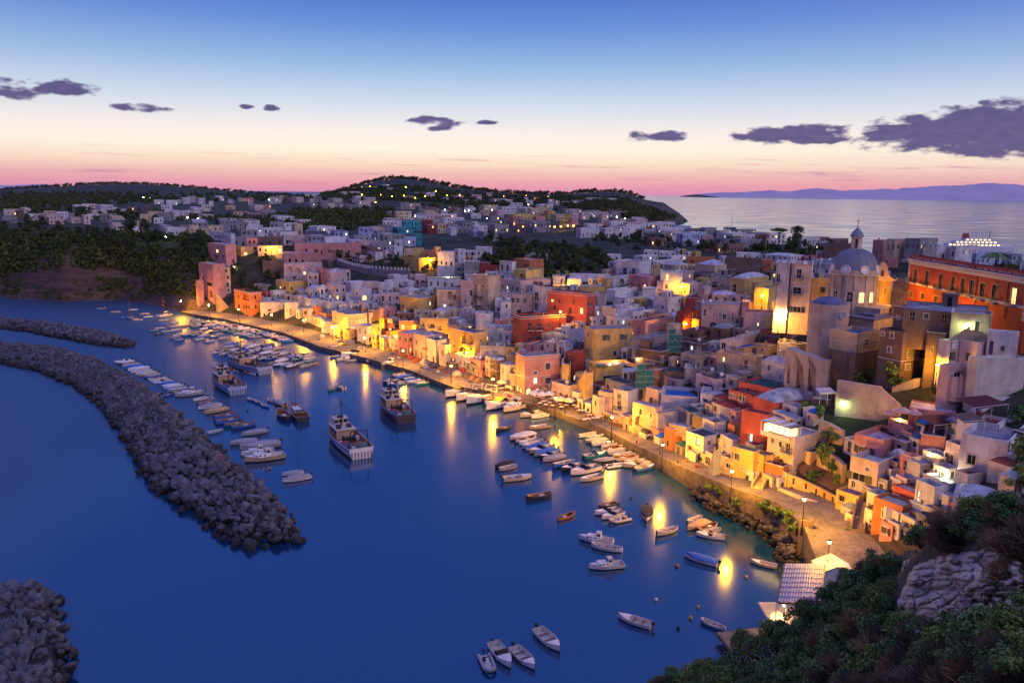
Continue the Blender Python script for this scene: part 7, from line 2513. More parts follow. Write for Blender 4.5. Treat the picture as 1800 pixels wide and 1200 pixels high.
def leaf_cloud(r,blobs,n,size,up_bias=0.3,ratio=0.5):
 """n two-triangle leaf sprays spread over blobs [(cx, cy, cz, rx, ry, rz)]"""
 w_=np.array([b[3]*b[4]*b[5]for b in blobs])**0.67
 bi=r.choice(len(blobs),n,p=w_/w_.sum())
 B=np.array(blobs)[bi]
 d=r.normal(size=(n,3))
 d/=np.linalg.norm(d,axis=1)[:,None]
 rad=r.random(n)**0.4
 c=B[:,:3]+d*B[:,3:]*rad[:,None]
 nrm=d+r.normal(0,0.5,(n,3))+np.array([0,0,up_bias])
 nrm/=np.linalg.norm(nrm,axis=1)[:,None]
 a=np.cross(nrm,r.normal(size=(n,3)))
 a/=np.linalg.norm(a,axis=1)[:,None]
 b_=np.cross(nrm,a)
 s=size*r.uniform(0.6,1.3,n)[:,None]
 V=np.stack([c-a*s,c-b_*s*ratio+nrm*s*0.15,c+a*s,c+b_*s*ratio+nrm*s*0.15],1).reshape(-1,3)
 F=np.arange(n*4).reshape(n,4)
 return V,F
def crown_blobs(rr_,R_,H_,k):
 out=[]
 for _ in range(k):
  a,q_=rr_.uniform(0,6.28),rr_.uniform(0,0.7)
  z=rr_.uniform(-0.5,0.75)
  s=rr_.uniform(0.28,0.5)*(1-0.35*abs(z))
  out.append((math.cos(a)*R_*q_*(1-0.4*max(0,z)),math.sin(a)*R_*q_*(1-0.4*max(0,z)),H_*(1+z)*0.5,R_*s,R_*s,H_*s*0.55))
 return out
TREE={}
def tree_proto(kind,v):
 key=(kind,v)
 if key in TREE:
  return TREE[key]
 r=np.random.default_rng(v*7+len(kind))
 rr_=random.Random(v*3+len(kind))
 tb=MB()
 if kind=='broadleaf_tree':
  bl=[(x,y,z+1.8,a,b,c)for x,y,z,a,b,c in crown_blobs(rr_,2.9,4.6,11)]
  V,F=leaf_cloud(r,bl,620,0.34)
  tb.tube((0,0,-1),(0.1,0.05,2.6),0.26,0.16,n=7)
  for k in range(4):
   a=k*1.6+0.3
   tb.tube((0.1,0.05,2.2),(math.cos(a)*1.4,math.sin(a)*1.4,4.2),0.12,0.05,n=5)
 elif kind=='umbrella_pine':
  bl=[]
  for k in range(9):
   a=k*2.4
   q_=0.75*(k/9)**0.5*3.6
   bl.append((math.cos(a)*q_,math.sin(a)*q_,6.6-0.05*q_*q_,1.5,1.5,0.75))
  V,F=leaf_cloud(r,bl,620,0.3,0.8)
  tb.tube((0,0,-1),(0.2,0.1,5.4),0.28,0.18,n=7)
  for k in range(5):
   a=k*1.26
   tb.tube((0.2,0.1,4.7),(math.cos(a)*2.2,math.sin(a)*2.2,6.3),0.12,0.05,n=5)
 elif kind=='cypress_tree':
  bl=[(0,0,0.9+k*0.85,0.95*(1-k/10)+0.12,0.95*(1-k/10)+0.12,0.75)for k in range(9)]
  V,F=leaf_cloud(r,bl,480,0.22,0.9)
  tb.tube((0,0,-1),(0,0,6),0.16,0.06,n=6)
 else:
  bl=[(x,y,z,a,b,c)for x,y,z,a,b,c in crown_blobs(rr_,1.5,1.9,8)]
  V,F=leaf_cloud(r,bl,420,0.2)
  for k in range(4):
   a=k*1.6
   tb.tube((0,0,-0.4),(math.cos(a)*0.7,math.sin(a)*0.7,1.1),0.06,0.02,n=4)
 me=np_mesh('crown',V,F,M['leaf2']if kind=='shrub' else M['leaf'])
 TREE[key]=(me,tb.mesh('trunk',M['bark']),V,F)
 return TREE[key]
NT=[0]
TLAB={}
def tree(kind,pos,sc,label,group):
 v=NT[0]%3
 NT[0]+=1
 me,tr,_,_=tree_proto(kind,v)
 root=mk(kind,None,loc=tuple(pos),rz=NT[0]*2.4)
 root.scale=(sc,sc,sc*(0.9+0.2*((NT[0]*37)%10)/10))
 tag(root,label,'tree' if kind!='shrub' else 'shrub',group)
 mk('crown',me,root)
 mk('trunk',tr,root)
 return root
def poly_px(poly,n,rr_,rmin=0):
 pa=np.array(poly,float)
 out=[]
 t=0
 while len(out)<n and t<n*60:
  t+=1
  x,y=rr_.uniform(pa[:,0].min(),pa[:,0].max()),rr_.uniform(pa[:,1].min(),pa[:,1].max())
  if in_poly1(x,y,poly)and all((x-a)**2+(y-b_)**2>rmin**2 for a,b_ in out):
   out.append((x,y))
 return out
def nearest_lm(px,py):
 m_=min(LM,key=lambda q_:(q_[1]-px)**2+(q_[2]-py)**2)
 h_=House()
 h_.px=(px,py)
 return f"{rel(h_, m_[1], m_[2])} {m_[0]}"
def tlabel(kind,px,py,sz):
 nm={'broadleaf_tree':'round dark tree','umbrella_pine':'umbrella pine','cypress_tree':'slim cypress','shrub':'leafy shrub'}[kind]
 base=f"{sz} {nm} {nearest_lm(px, py)}"
 TLAB[base]=TLAB.get(base,0)+1
 k=TLAB[base]
 return base if k==1 else f"{ordinal(k)} {sz} {nm} {nearest_lm(px, py)}, by distance"
LMQ=True
rt_=random.Random(21)
# woods that show as single trees
TG=[([(0,398),(60,402),(180,412),(300,425),(370,430),(372,470),(250,462),(120,470),(0,470)],70,1.15,11),([(400,470),(485,452),(492,500),(470,530),(420,520)],16,0.75,10),([(860,425),(1050,445),(1060,472),(960,484),(870,465)],38,1.0,11),
 ([(590,455),(770,470),(765,486),(680,478),(600,462)],16,0.7,8),([(1375,425),(1425,425),(1425,448),(1375,448)],7,1.1,9),([(1225,432),(1290,438),(1280,450),(1230,446)],7,0.9,9),
 ([(1040,410),(1130,420),(1120,445),(1050,440)],10,0.9,9),([(1150,418),(1220,430),(1200,446),(1140,436)],6,0.8,9)]
for poly,n,sc,rm in TG:
 for (x,y)in sorted(poly_px(poly,n,rt_,rm),key=lambda q_:q_[1]):
  p=hit(x,y)
  if p is None:
   continue
  kd=rt_.choice(['broadleaf_tree']*5+['umbrella_pine','shrub'])
  s=sc*rt_.uniform(0.7,1.3)
  tree(kd,p-Vector((0,0,0.3)),s,tlabel(kd,x,y,'small' if s<0.8 else 'large' if s>1.15 else 'medium'),'trees of the cliff, gardens and lanes')
for kd,x,y,s,lb in [('broadleaf_tree',232,418,2.1,'big dark tree standing out before the far villas'),('broadleaf_tree',255,415,1.6,'second big dark tree right of the tallest one'),('umbrella_pine',1368,432,1.5,'broad umbrella pine against the sea'),
 ('broadleaf_tree',1400,440,1.9,'large dark tree left of the brown block before the sea'),('cypress_tree',1224,425,1.0,'lone cypress against the sea'),('broadleaf_tree',1045,470,1.5,'large garden tree by the white garden house'),
 ('umbrella_pine',145,392,1.6,'wide dark pine before the arched lit window villa'),('umbrella_pine',232,372,2.4,'wide pine on the far left ridge'),('broadleaf_tree',1150,402,2.2,'tree at the foot of the cape by the lamps')]:
 p=hit(x,y)
 if p is not None:
  tree(kd,p,s,lb,'trees of the cliff, gardens and lanes')
  # woods too far or dense to tell apart: one body
wl,wsc,wrot,widx=[],[],[],[]
rw=random.Random(33)
for poly,n,sc in [([(0,340),(120,338),(300,340),(560,342),(560,352),(300,356),(0,372)],700,1.3),([(560,340),(690,326),(860,342),(960,348),(1000,360),(860,362),(700,352),(560,352)],900,1.1),
 ([(960,346),(1100,350),(1195,384),(1150,392),(1080,380),(1000,366)],800,1.3),([(380,384),(560,388),(680,392),(660,400),(560,410),(470,404),(380,398)],260,1.1),
 ([(500,372),(690,366),(700,384),(560,392),(480,388)],220,1.2),([(0,440),(370,448),(372,480),(180,470),(0,485)],300,1.0),([(0,400),(180,408),(370,420),(370,450),(0,442)],200,1.0),([(200,470),(365,460),(350,525),(300,520),(260,490)],200,0.9),([(0,490),(340,490),(330,520),(0,525)],260,0.5),
 ([(850,420),(1060,440),(1080,470),(960,488),(850,462)],170,0.8),([(1000,400),(1100,400),(1250,425),(1200,436),(1060,424)],70,0.9),([(60,368),(380,378),(560,380),(540,388),(200,388),(0,380)],170,1.1),
 ([(690,352),(880,352),(1000,372),(860,376),(700,366)],130,1.2),([(1290,425),(1380,432),(1500,446),(1440,452),(1300,440)],40,0.9),([(1560,446),(1800,480),(1790,490),(1600,452)],40,0.8)]:
 for (x,y)in poly_px(poly,n,rw):
  p=hit(x,y)
  if p is None:
   continue
  wl.append(tuple(p-Vector((0,0,1.2))))
  wsc.append(sc*rw.uniform(0.6,1.35))
  a=rw.uniform(0,6.28)
  wrot.append([[math.cos(a),-math.sin(a),0],[math.sin(a),math.cos(a),0],[0,0,1]])
  widx.append(rw.randrange(3))
  # skyline trees, placed along the crest of the land as seen
for x in np.arange(0,1130,1.6):
 d=ray(x,400)
 ys_=np.geomspace(800,2300,200)
 tz=terrain(d.x/d.y*ys_,ys_)
 el_=(tz-CAMZ)/ys_
 k=int(np.argmax(el_))
 if tz[k]>5 and rw.random()<0.75:
  wl.append((d.x/d.y*ys_[k],ys_[k],tz[k]-1.5))
  wsc.append(rw.uniform(0.8,1.9))
  wrot.append([[1,0,0],[0,1,0],[0,0,1]])
  widx.append(rw.randrange(3))
protos=[]
for v in range(3):
 r=np.random.default_rng(v+50)
 bl=crown_blobs(random.Random(v+9),3.0,4.8,9)
 V,F=leaf_cloud(r,bl,110,0.85)
 protos.append((V,F))
wm=merge_copies('woodland',protos,np.array(widx),np.array(wl),np.array(wsc),np.array(wrot),M['leaf'])
tag(mk('woodland',wm),'distant dark woods covering the plateau, hill and cape',kind='stuff')
def palm(pos,h,sc,label,cat='palm tree'):
 root=mk('palm_tree',None,loc=tuple(pos))
 tag(root,label,cat)
 b=MB()
 n=8
 for k in range(n):
  b.tube((0.1*math.sin(k*0.4),0,h*k/n),(0.1*math.sin((k+1)*0.4),0,h*(k+1)/n),0.17*sc,0.15*sc,n=7,cap=False)
 b.build('trunk',M['bark'],root)
 rp=random.Random(int(pos[0]*10))
 for k in range(16):
  a=k*2.4
  el_=rp.uniform(-0.2,1.0)
  L_=2.2*sc
  fb=MB()
  prev=None
  pts=[]
  for i in range(7):
   t=i/6
   pts.append((L_*t*math.cos(el_*(1-t*0.5)),L_*t*math.sin(el_)*(1-t)+-L_*0.35*t*t))
  for i in range(6):
   (x0,z0),(x1,z1)=pts[i],pts[i+1]
   w=0.32*sc*(1-abs(i/6-0.4))
   for s in (-1,1):
    fb.add([(x0,0,z0),(x1,0,z1),(x1+0.1,s*w,z1-0.15),(x0+0.14,s*w,z0-0.14)],[(0,1,2,3)])
  fb.build('frond',M['leaf2'],root,loc=(0.1*math.sin(n*0.4),0,h),rz=a)
 return root
p=PD(1750,462,190)
palm((p.x,p.y,p.z-1),3.2,1.6,'date palm against the sea above the red palace')
for (px,py,lb)in [(1040,646,'first potted palm on the yellow terrace'),(1052,648,'second potted palm on the yellow terrace'),(1062,648,'third potted palm on the yellow terrace')]:
 nm,loc=seen(px,py)
 if nm:
  palm(loc,0.9,0.45,lb,'potted palm')
  # ------------------------------------------------------------ the near hillside
CT=[(1100,1235,72),(1150,1207,73),(1200,1192,70),(1250,1172,69),(1300,1156,68),(1350,1132,67),(1400,1100,66),(1440,1066,65),(1480,1026,63),(1520,998,61),(1560,972,58),(1600,948,55),(1650,928,51),(1700,916,48),(1750,906,45),(1800,897,42),(1900,880,38),
 (1300,1200,60),(1400,1185,54),(1400,1140,58),(1500,1110,52),(1500,1200,45),(1560,1040,52),(1590,1000,49),(1600,985,47.5),(1650,955,46.5),(1700,950,44),(1750,950,41),(1790,965,38),(1600,1110,43),(1700,1110,37.5),(1790,1090,34),(1580,1140,42),
 (1600,1200,36),(1700,1185,31),(1700,1260,28),(1800,1150,29),(1800,1250,25),(1900,1100,27),(1900,1250,22),(1500,1300,38),(1300,1300,50),(1200,1300,58)]
cp=[PD(a,b_,c)for a,b_,c in CT]
ridge_=[PD(a,b_,c)for a,b_,c in CT[1:17]]
for p in ridge_:
 dd=7.0
 cp.append(Vector((p.x+dd*p.x/p.y*0.6+1.0,p.y+dd,p.z-7.5)))
CPX=np.array([(p.x,p.y)for p in cp])
CPZ=np.array([p.z for p in cp])
K=np.linalg.norm(CPX[:,None]-CPX[None],axis=2)
Aug=np.block([[K,np.ones((len(cp),1)),CPX],[np.ones((1,len(cp))),np.zeros((1,3))],[CPX.T,np.zeros((2,3))]])
sol=np.linalg.solve(Aug+np.diag([-0.6]*len(cp)+[0]*3),np.concatenate([CPZ,np.zeros(3)]))
RLX=np.array([p.x for p in ridge_]);RLY=np.array([p.y for p in ridge_])
def near_z(x,y):
 sh=x.shape
 q_=np.stack([x.ravel(),y.ravel()],1)
 k=np.linalg.norm(q_[:,None]-CPX[None],axis=2)
 z=(k@sol[:len(cp)]+sol[len(cp)]+q_@sol[len(cp)+1:]).reshape(sh)
 z=z+(vnoise(x,y,3.0,5)-0.5)*0.8+(vnoise(x,y,1.1,6)-0.5)*0.4
 # step-cut folds on the bare tuff face
 u=(x-29)/9.0
 fc=np.clip(1-np.abs((x-27.5)/9.0),0,1)*np.clip(1-np.abs((y-41)/9.0),0,1)
 z=z+fc*(vnoise(x,y,2.0,11)-0.4)*3.2+fc*(vnoise(x,y,0.8,12)-0.5)*0.9
 return z
def near_cut(x,y):
 z=near_z(x,y)
 return np.where(y<14,np.minimum(z,50.5),z)
M['near_ground']=stone_mat('near_slope_soil',(0.03,0.032,0.018,1),(0.11,0.09,0.055,1),0.8,1.0)
near=mk('hillside',grid_mesh('hillside',0,0,0,0,0,0,M['near_ground'],near_cut,np.arange(13,62,0.45),np.arange(16,84,0.5)))
tag(near,kind='structure')
def nhit(px,py,lo=18,hi=84):
 d=ray(px,py)
 ys_=np.arange(lo,hi,0.25)
 xs_=d.x/d.y*ys_
 zs=CAMZ+d.z/d.y*ys_
 tz=near_z(xs_,ys_)
 ok=(zs<=tz)
 if not ok.any():
  return None
 k=int(np.argmax(ok))
 return Vector((xs_[k],ys_[k],zs[k]))
 # bare rock face: a crumpled skin of tuff over the slope
def rock_face():
 g=120
 pu,pv=np.meshgrid(np.linspace(0,1,g),np.linspace(0,1,g))
 a,b_,c,d_=(1588,985),(1812,938),(1818,1120),(1556,1128)
 X=(1-pu)*(1-pv)*a[0]+pu*(1-pv)*b_[0]+pu*pv*c[0]+(1-pu)*pv*d_[0]
 Y=(1-pu)*(1-pv)*a[1]+pu*(1-pv)*b_[1]+pu*pv*c[1]+(1-pu)*pv*d_[1]
 V=np.zeros((g*g,3))
 edge=np.minimum(np.minimum(pu,1-pu),np.minimum(pv,1-pv)).ravel()
 cg=12
 DY=np.zeros((cg,cg))
 for jj in range(cg):
  for ii in range(cg):
   u,v=ii/(cg-1),jj/(cg-1)
   q_=nhit((1-u)*(1-v)*a[0]+u*(1-v)*b_[0]+u*v*c[0]+(1-u)*v*d_[0],(1-u)*(1-v)*a[1]+u*(1-v)*b_[1]+u*v*c[1]+(1-u)*v*d_[1])
   DY[jj,ii]=q_.y if q_ else 42
 for _ in range(2):
  Pd=np.pad(DY,1,mode='edge')
  DY=(Pd[1:-1,1:-1]*2+Pd[:-2,1:-1]+Pd[2:,1:-1]+Pd[1:-1,:-2]+Pd[1:-1,2:])/6
 UU,VV=pu.ravel()*(cg-1.001),pv.ravel()*(cg-1.001)
 ui,vi=UU.astype(int),VV.astype(int)
 fu,fv=UU-ui,VV-vi
 YY=(DY[vi,ui]*(1-fu)+DY[vi,ui+1]*fu)*(1-fv)+(DY[vi+1,ui]*(1-fu)+DY[vi+1,ui+1]*fu)*fv
 for i,(x,y)in enumerate(zip(X.ravel(),Y.ravel())):
  wx,wy=x+10*mnoise.noise(Vector((x/22,y/22,1))),y+6*mnoise.noise(Vector((x/18,y/18,4)))
  vd=mnoise.voronoi(Vector((wx/30,wy/17,3)))[0]
  v2=mnoise.voronoi(Vector((wx/11,wy/8,7)))[0]
  f2=mnoise.noise(Vector((x/90,y/40,9)))
  ledge=(y/22+f2*2.0+x/160)%1.0
  off=f2*0.9+vd[0]*0.9-min(0.25,vd[1]-vd[0])*1.6+v2[0]*0.28+ledge*0.5-0.6+0.12*mnoise.noise(Vector((x/4,y/4,1)))
  e=min(1,edge[i]*9+0.3*mnoise.noise(Vector((x/12,y/12,2))))
  V[i]=PD(x,y,YY[i]-1.5*min(1,max(0,e)*1.5)+off*max(0,e)+(1-max(0,min(1,e)))*1.5)
 idx=np.arange(g*g).reshape(g,g)
 F=np.stack([idx[:-1,:-1].ravel(),idx[1:,:-1].ravel(),idx[1:,1:].ravel(),idx[:-1,1:].ravel()],1)
 m=stone_mat('bare_tuff',(0.17,0.14,0.11,1),(0.62,0.53,0.43,1),0.9,0.9)
 o=mk('rock_face',np_mesh('rock_face',V,F,m,smooth=False))
 tag(o,kind='structure')
 # wire ropes of the rockfall net hung over it
 net=mk('rockfall_net',None,loc=tuple(V[idx[0,0]]))
 tag(net,'thin wire rockfall net hanging over the bare tuff face','wire net')
 o0=V[idx[0,0]]
 for k in (14,34,54,74,94,110):
  b=MB()
  pts=[V[idx[j,min(g-1,k+int(3*math.sin(j*0.1)))]]-o0+np.array([0,-0.35,0.1])for j in range(2,g-2,8)]
  for q0,q1_ in zip(pts,pts[1:]):
   b.tube(q0,q1_,0.022,n=3,cap=False)
  b.build('wire',M['iron'],net)
 for k in (28,62,92):
  b=MB()
  pts=[V[idx[k,j]]-o0+np.array([0,-0.35,0.1])for j in range(2,g-2,8)]
  for q0,q1_ in zip(pts,pts[1:]):
   b.tube(q0,q1_,0.018,n=3,cap=False)
  b.build('wire',M['iron'],net)
rock_face()
# near bushes: each its own, leaves sized for the short distance
NB=[]
for v in range(4):
 r=np.random.default_rng(90+v)
 bl=crown_blobs(random.Random(40+v),1.7,2.3,12)
 V,F=leaf_cloud(r,bl,2300,0.115,0.5,0.55)
 NB.append(np_mesh('foliage',V,F,M['leaf2']))
DB=[]
for v in range(3):
 r=np.random.default_rng(190+v)
 n=2300
 a=r.uniform(0,6.28,n);q_=r.random(n)**0.5*0.85;el_=r.uniform(0.3,1.4,n);L_=r.uniform(0.25,0.8,n)
 base=np.stack([np.cos(a)*q_,np.sin(a)*q_,np.zeros(n)],1)
 tip=base+np.stack([np.cos(a)*np.cos(el_)*L_,np.sin(a)*np.cos(el_)*L_,np.sin(el_)*L_],1)
 side=np.cross(tip-base,r.normal(size=(n,3)));side/=np.linalg.norm(side,axis=1)[:,None]
 mid=(base+tip)/2+side*0.08
 V=np.stack([base-side*0.012,base+side*0.012,mid+side*0.03,tip,mid-side*0.02],1)
 F=np.arange(n*5).reshape(n,5)
 DB.append(np_mesh('stems',V.reshape(-1,3),F,M['dry']))
STEM=MB()
for k in range(5):
 a=k*1.26
 STEM.tube((0,0,-0.6),(math.cos(a)*0.7,math.sin(a)*0.7,1.3),0.06,0.02,n=4)
STEM=STEM.mesh('stem',M['bark'])
rn=random.Random(77)
NBL={}
def zone(x,y):
 if x>1585 and (972-(x-1590)*0.15)<y<1118 and not (x>1760 and rn.random()<0.3):
  return None
 if x>1560 and y<960:
  return 'dry' if rn.random()<(0.75 if y>905 else 0.3)else 'green'
 if y>1130 and x>1380:
  return 'dry' if rn.random()<0.45 else 'green'
 return 'green' if rn.random()<0.85 else 'dry'
k=0
spots=poly_px([(1150,1200),(1250,1165),(1350,1122),(1400,1085),(1450,1040),(1500,1002),(1560,962),(1620,930),(1700,905),(1800,885),(1830,900),(1830,1210),(1150,1240)],330,rn,17)
for (x,y)in sorted(spots):
 z=zone(x,y)
 p=nhit(x,y)
 if z is None or p is None:
  continue
 s=rn.uniform(0.55,1.05)
 if z=='green':
  where='at the foot of the slope' if x<1300 else 'behind the shore restaurant' if x<1460 else 'on the slope below the white houses' if y<1000 else 'under the bare rock face'
  nm='large dense green bush' if s>0.85 else 'small green bush'
 else:
  where='on the ridge above the bare rock' if y<1000 else 'at the bottom of the slope' if x<1600 else 'below the rock face'
  nm='tall dry brown scrub clump' if s>0.8 else 'low dry scrub clump'
 base=f"{nm} {where}"
 NBL[base]=NBL.get(base,0)+1
 lb=base if NBL[base]==1 else f"{nm}, {ordinal(NBL[base])} from the left {where}"
 root=mk('bush' if z=='green' else 'scrub_clump',None,loc=(p.x,p.y,p.z-0.25),rz=rn.uniform(0,6.28))
 root.scale=(s,s,s*rn.uniform(0.8,1.2))
 tag(root,lb,'bush','bushes of the near hillside' if z=='green' else 'dry scrub of the near hillside')
 if z=='green':
  mk('foliage',NB[k%4],root)
  mk('stem',STEM,root)
 else:
  root.scale=(s*1.5,s*1.5,s*1.3)
  mk('stems',DB[k%3],root)
 k+=1
 # thin grass and low weeds over the soil between them
n=9000
r=np.random.default_rng(5)
gx,gy=r.uniform(14,60,n),r.uniform(18,80,n)
gz=near_z(gx,gy)
h=r.uniform(0.15,0.5,n)
a=r.uniform(0,6.28,n)
ln=r.normal(0,0.15,(n,2))
V=np.zeros((n,3,3))
V[:,0]=np.stack([gx-np.cos(a)*0.06,gy-np.sin(a)*0.06,gz-0.05],1)
V[:,1]=np.stack([gx+np.cos(a)*0.06,gy+np.sin(a)*0.06,gz-0.05],1)
V[:,2]=np.stack([gx+ln[:,0],gy+ln[:,1],gz+h],1)
tag(mk('grass',np_mesh('grass',V.reshape(-1,3),np.arange(n*3).reshape(n,3),M['dry'])),'thin dry grass on the near slope',kind='stuff')
bl_v=[]
for (x,y)in poly_px([(1290,1170),(1360,1160),(1365,1200),(1280,1200)],60,rn):
 p=nhit(x,y)
 if p is not None:
  bl_v.append(p)
b=MB()
for p in bl_v:
 for k in range(6):
  q_=p+Vector((rn.gauss(0,0.4),rn.gauss(0,0.4),rn.uniform(0.5,1.6)))
  b.add([q_,q_+Vector((0.09,0,0.03)),q_+Vector((0.04,0,0.1)),q_+Vector((0.04,0.09,0.03))],[(0,1,2),(0,3,2),(1,3,2)])
tag(b.build('blossom',M['blossom']),'scatter of tiny white blossom on the lowest bushes',kind='stuff')
# small bushes in town gardens and on the sea wall
for (px,py,s,lb)in [(1525,660,1.6,'dark bush against the brown retaining block'),(1505,664,1.3,'left bush against the brown retaining block'),(1562,650,1.5,'creeper bush between brown block and tenement'),(1572,668,1.2,'lower creeper bush by the tenement'),
 (1445,800,1.6,'bush in the overgrown garden under the cream wall'),(1460,820,1.4,'palm-like bush in the overgrown garden'),(1430,835,1.2,'bush behind the slotted yellow wall'),(1470,845,1.1,'second bush behind the slotted yellow wall'),(1455,768,1.5,'bush beneath the rubble arch'),
 (1415,715,1.3,'dark climbing plant beside the double vault roof'),(1440,722,1.2,'plant beside the yellow-green lit wall'),(1245,852,0.9,'bush growing from the sea wall, left'),(1262,858,0.8,'bush growing from the sea wall beside it'),(1293,878,0.9,'lamplit bush on the sea wall'),
 (1345,890,1.2,'bush on the sea wall above the boulders'),(1365,897,1.2,'bush on the sea wall before the corner'),(1385,905,1.2,'bush at the sea wall corner'),(1398,925,1.0,'hanging bush left of the sea stair'),(1490,925,0.7,'potted tree at the foot of the curved stair'),
 (1793,800,2.0,'big dark tree crown at the right edge'),(1790,730,1.6,'round green tree beside the dark awning terrace'),(1795,850,1.9,'lower dark tree at the right edge'),(1745,885,1.2,'bush at the corner of the vaulted white roof')]:
 nm,loc=seen(px,py)
 p=loc if nm else P(px,py,5)
 tree('shrub',p+Vector((0,-0.6,-0.9))if nm else p,s,lb,'garden bushes of the town')
 # ------------------------------------------------------------ things on the quay and terraces
bpy.context.view_layer.update()
DG=bpy.context.evaluated_depsgraph_get()
UM={}
def umbrella(px,py,col,label,size=3.0,lit=False,z=None):
 if z is None:
  p=hit(px,py)
  gz=max(ground(p.x,p.y),quay_z(p.x,p.y))
  p=P(px,py,gz)
 else:
  p=P(px,py,z)
 root=mk('umbrella',None,loc=tuple(p))
 tag(root,label,'umbrella','restaurant umbrellas')
 key=round(size,1)
 if key not in UM:
  b=MB()
  s=size/2
  top=(0,0,3.0)
  vs=[top]
  for k in range(8):
   a=math.pi/4*k+math.pi/8
   vs.append((math.cos(a)*s,math.sin(a)*s,2.3))
  for k in range(8):
   a=math.pi/4*k+math.pi/8
   vs.append((math.cos(a)*s,math.sin(a)*s,2.08))
  b.add(vs,[(0,1+k,1+(k+1)%8)for k in range(8)]+[(1+k,9+k,9+(k+1)%8,1+(k+1)%8)for k in range(8)])
  c=b.mesh('canopy',M['cloth'])
  b=MB()
  b.tube((0,0,0),(0,0,3.1),0.035,n=5)
  b.box((0,0,0.05),(0.6,0.6,0.1))
  UM[key]=(c,b.mesh('pole',M['varnish']))
 mk('canopy',UM[key][0],root,color=col+(1,))
 mk('pole',UM[key][1],root)
 return root
def quay_z(x,y):
 d,at=_dist_poly(np.array([x]),np.array([y]),_C,_A)
 return max(float(at[0,0]),1.2)+0.1
W_,CR=(0.75,0.74,0.72),(0.68,0.6,0.45)
for px,py,c,s,lb in [(648,598,W_,3.6,'white umbrella right of the bastion lamp'),(662,601,W_,3.6,'white umbrella second right of the bastion'),(676,603,W_,3.6,'white umbrella third right of the bastion'),(690,604,CR,3.4,'cream umbrella before the orange houses'),
 (712,607,W_,3.6,'white umbrella under the glaring quay lamp'),(727,611,W_,3.4,'white umbrella right of the glaring lamp'),(744,613,W_,3.4,'white umbrella before the yellow lamplit house'),(756,619,W_,3.2,'white umbrella by the foot of the outside stair'),(738,622,W_,3.2,'front white umbrella of the mid quay tables'),
 (828,648,W_,3.4,'leftmost floodlit umbrella at the packed tables'),(842,646,W_,3.4,'second floodlit umbrella at the packed tables'),(856,650,W_,3.4,'third floodlit umbrella at the packed tables'),(866,644,W_,3.2,'floodlit umbrella against the low white house'),
 (882,685,CR,3.0,'lone cream umbrella left of the pink quay house'),(938,705,W_,3.2,'white umbrella left before the arched pink house'),(952,707,W_,3.2,'white umbrella in the middle before the pink house'),(966,706,W_,3.0,'white umbrella right before the pink house'),(985,716,CR,3.4,'glowing cream umbrella beside the quay lamp'),(1000,718,CR,3.2,'cream umbrella at the end of the umbrella row')]:
 umbrella(px,py,c,lb,s)
for px,py,lb in [(1566,747,'pink umbrella left on the flowered roof terrace'),(1586,745,'pink umbrella middle on the flowered roof terrace'),(1604,748,'pink umbrella right on the flowered roof terrace')]:
 nm,loc=seen(px,py)
 if nm:
  umbrella(px,py,(0.62,0.4,0.36),lb,2.6,z=loc.z)
def table_mesh():
 b=MB();b.box((0,0,0.74),(0.9,0.9,0.05));b.box((0,0,0.70),(0.98,0.98,0.03))
 t=b.mesh('tabletop',M['white'])
 b=MB();b.tube((0,0,0),(0,0,0.7),0.04,n=5);b.box((0,0,0.02),(0.45,0.45,0.04))
 l=b.mesh('leg',M['iron'])
 b=MB()
 b.box((0,0,0.45),(0.42,0.42,0.04));b.box((0,0.2,0.7),(0.42,0.04,0.5))
 for sx in (-1,1):
  for sy in (-1,1):
   b.box((sx*0.18,sy*0.18,0.22),(0.04,0.04,0.44))
 c=b.mesh('chair_frame',M['varnish'])
 return t,l,c
TM=table_mesh()
rq=random.Random(3)
areas=[([(640,598),(700,604),(700,612),(650,606)],10,'the tables right of the bastion'),([(705,606),(768,618),(760,628),(725,624)],14,'the mid quay tables'),([(818,642),(872,650),(870,662),(830,662)],18,'the floodlit tables'),
 ([(930,700),(1005,708),(1018,722),(960,720)],18,'the tables before the pink house'),([(1020,722),(1058,736),(1050,748),(1012,738)],9,'the bare tables by the yellow stair'),([(870,680),(890,686),(885,694)],3,'the tables of the lone umbrella')]
for poly,n,nm_ in areas:
 pts=sorted(poly_px(poly,n,rq,5))
 for i,(x,y)in enumerate(pts):
  p=hit(x,y)
  p=P(x,y,quay_z(p.x,p.y))
  t=mk('restaurant_table',None,loc=tuple(p),rz=rq.uniform(0,1.5))
  tag(t,f"white clothed table, {ordinal(i + 1)} from the left among {nm_}",'table',nm_)
  mk('tabletop',TM[0],t);mk('leg',TM[1],t)
  for k in range(2):
   a=rq.uniform(0,6.28)
   c=mk('restaurant_chair',TM[2],None,loc=(p.x+math.cos(a)*0.85,p.y+math.sin(a)*0.85,p.z),rz=a-math.pi/2)
   tag(c,f"small dark wooden chair drawn up at {nm_}",'chair','chairs of '+nm_[4:])
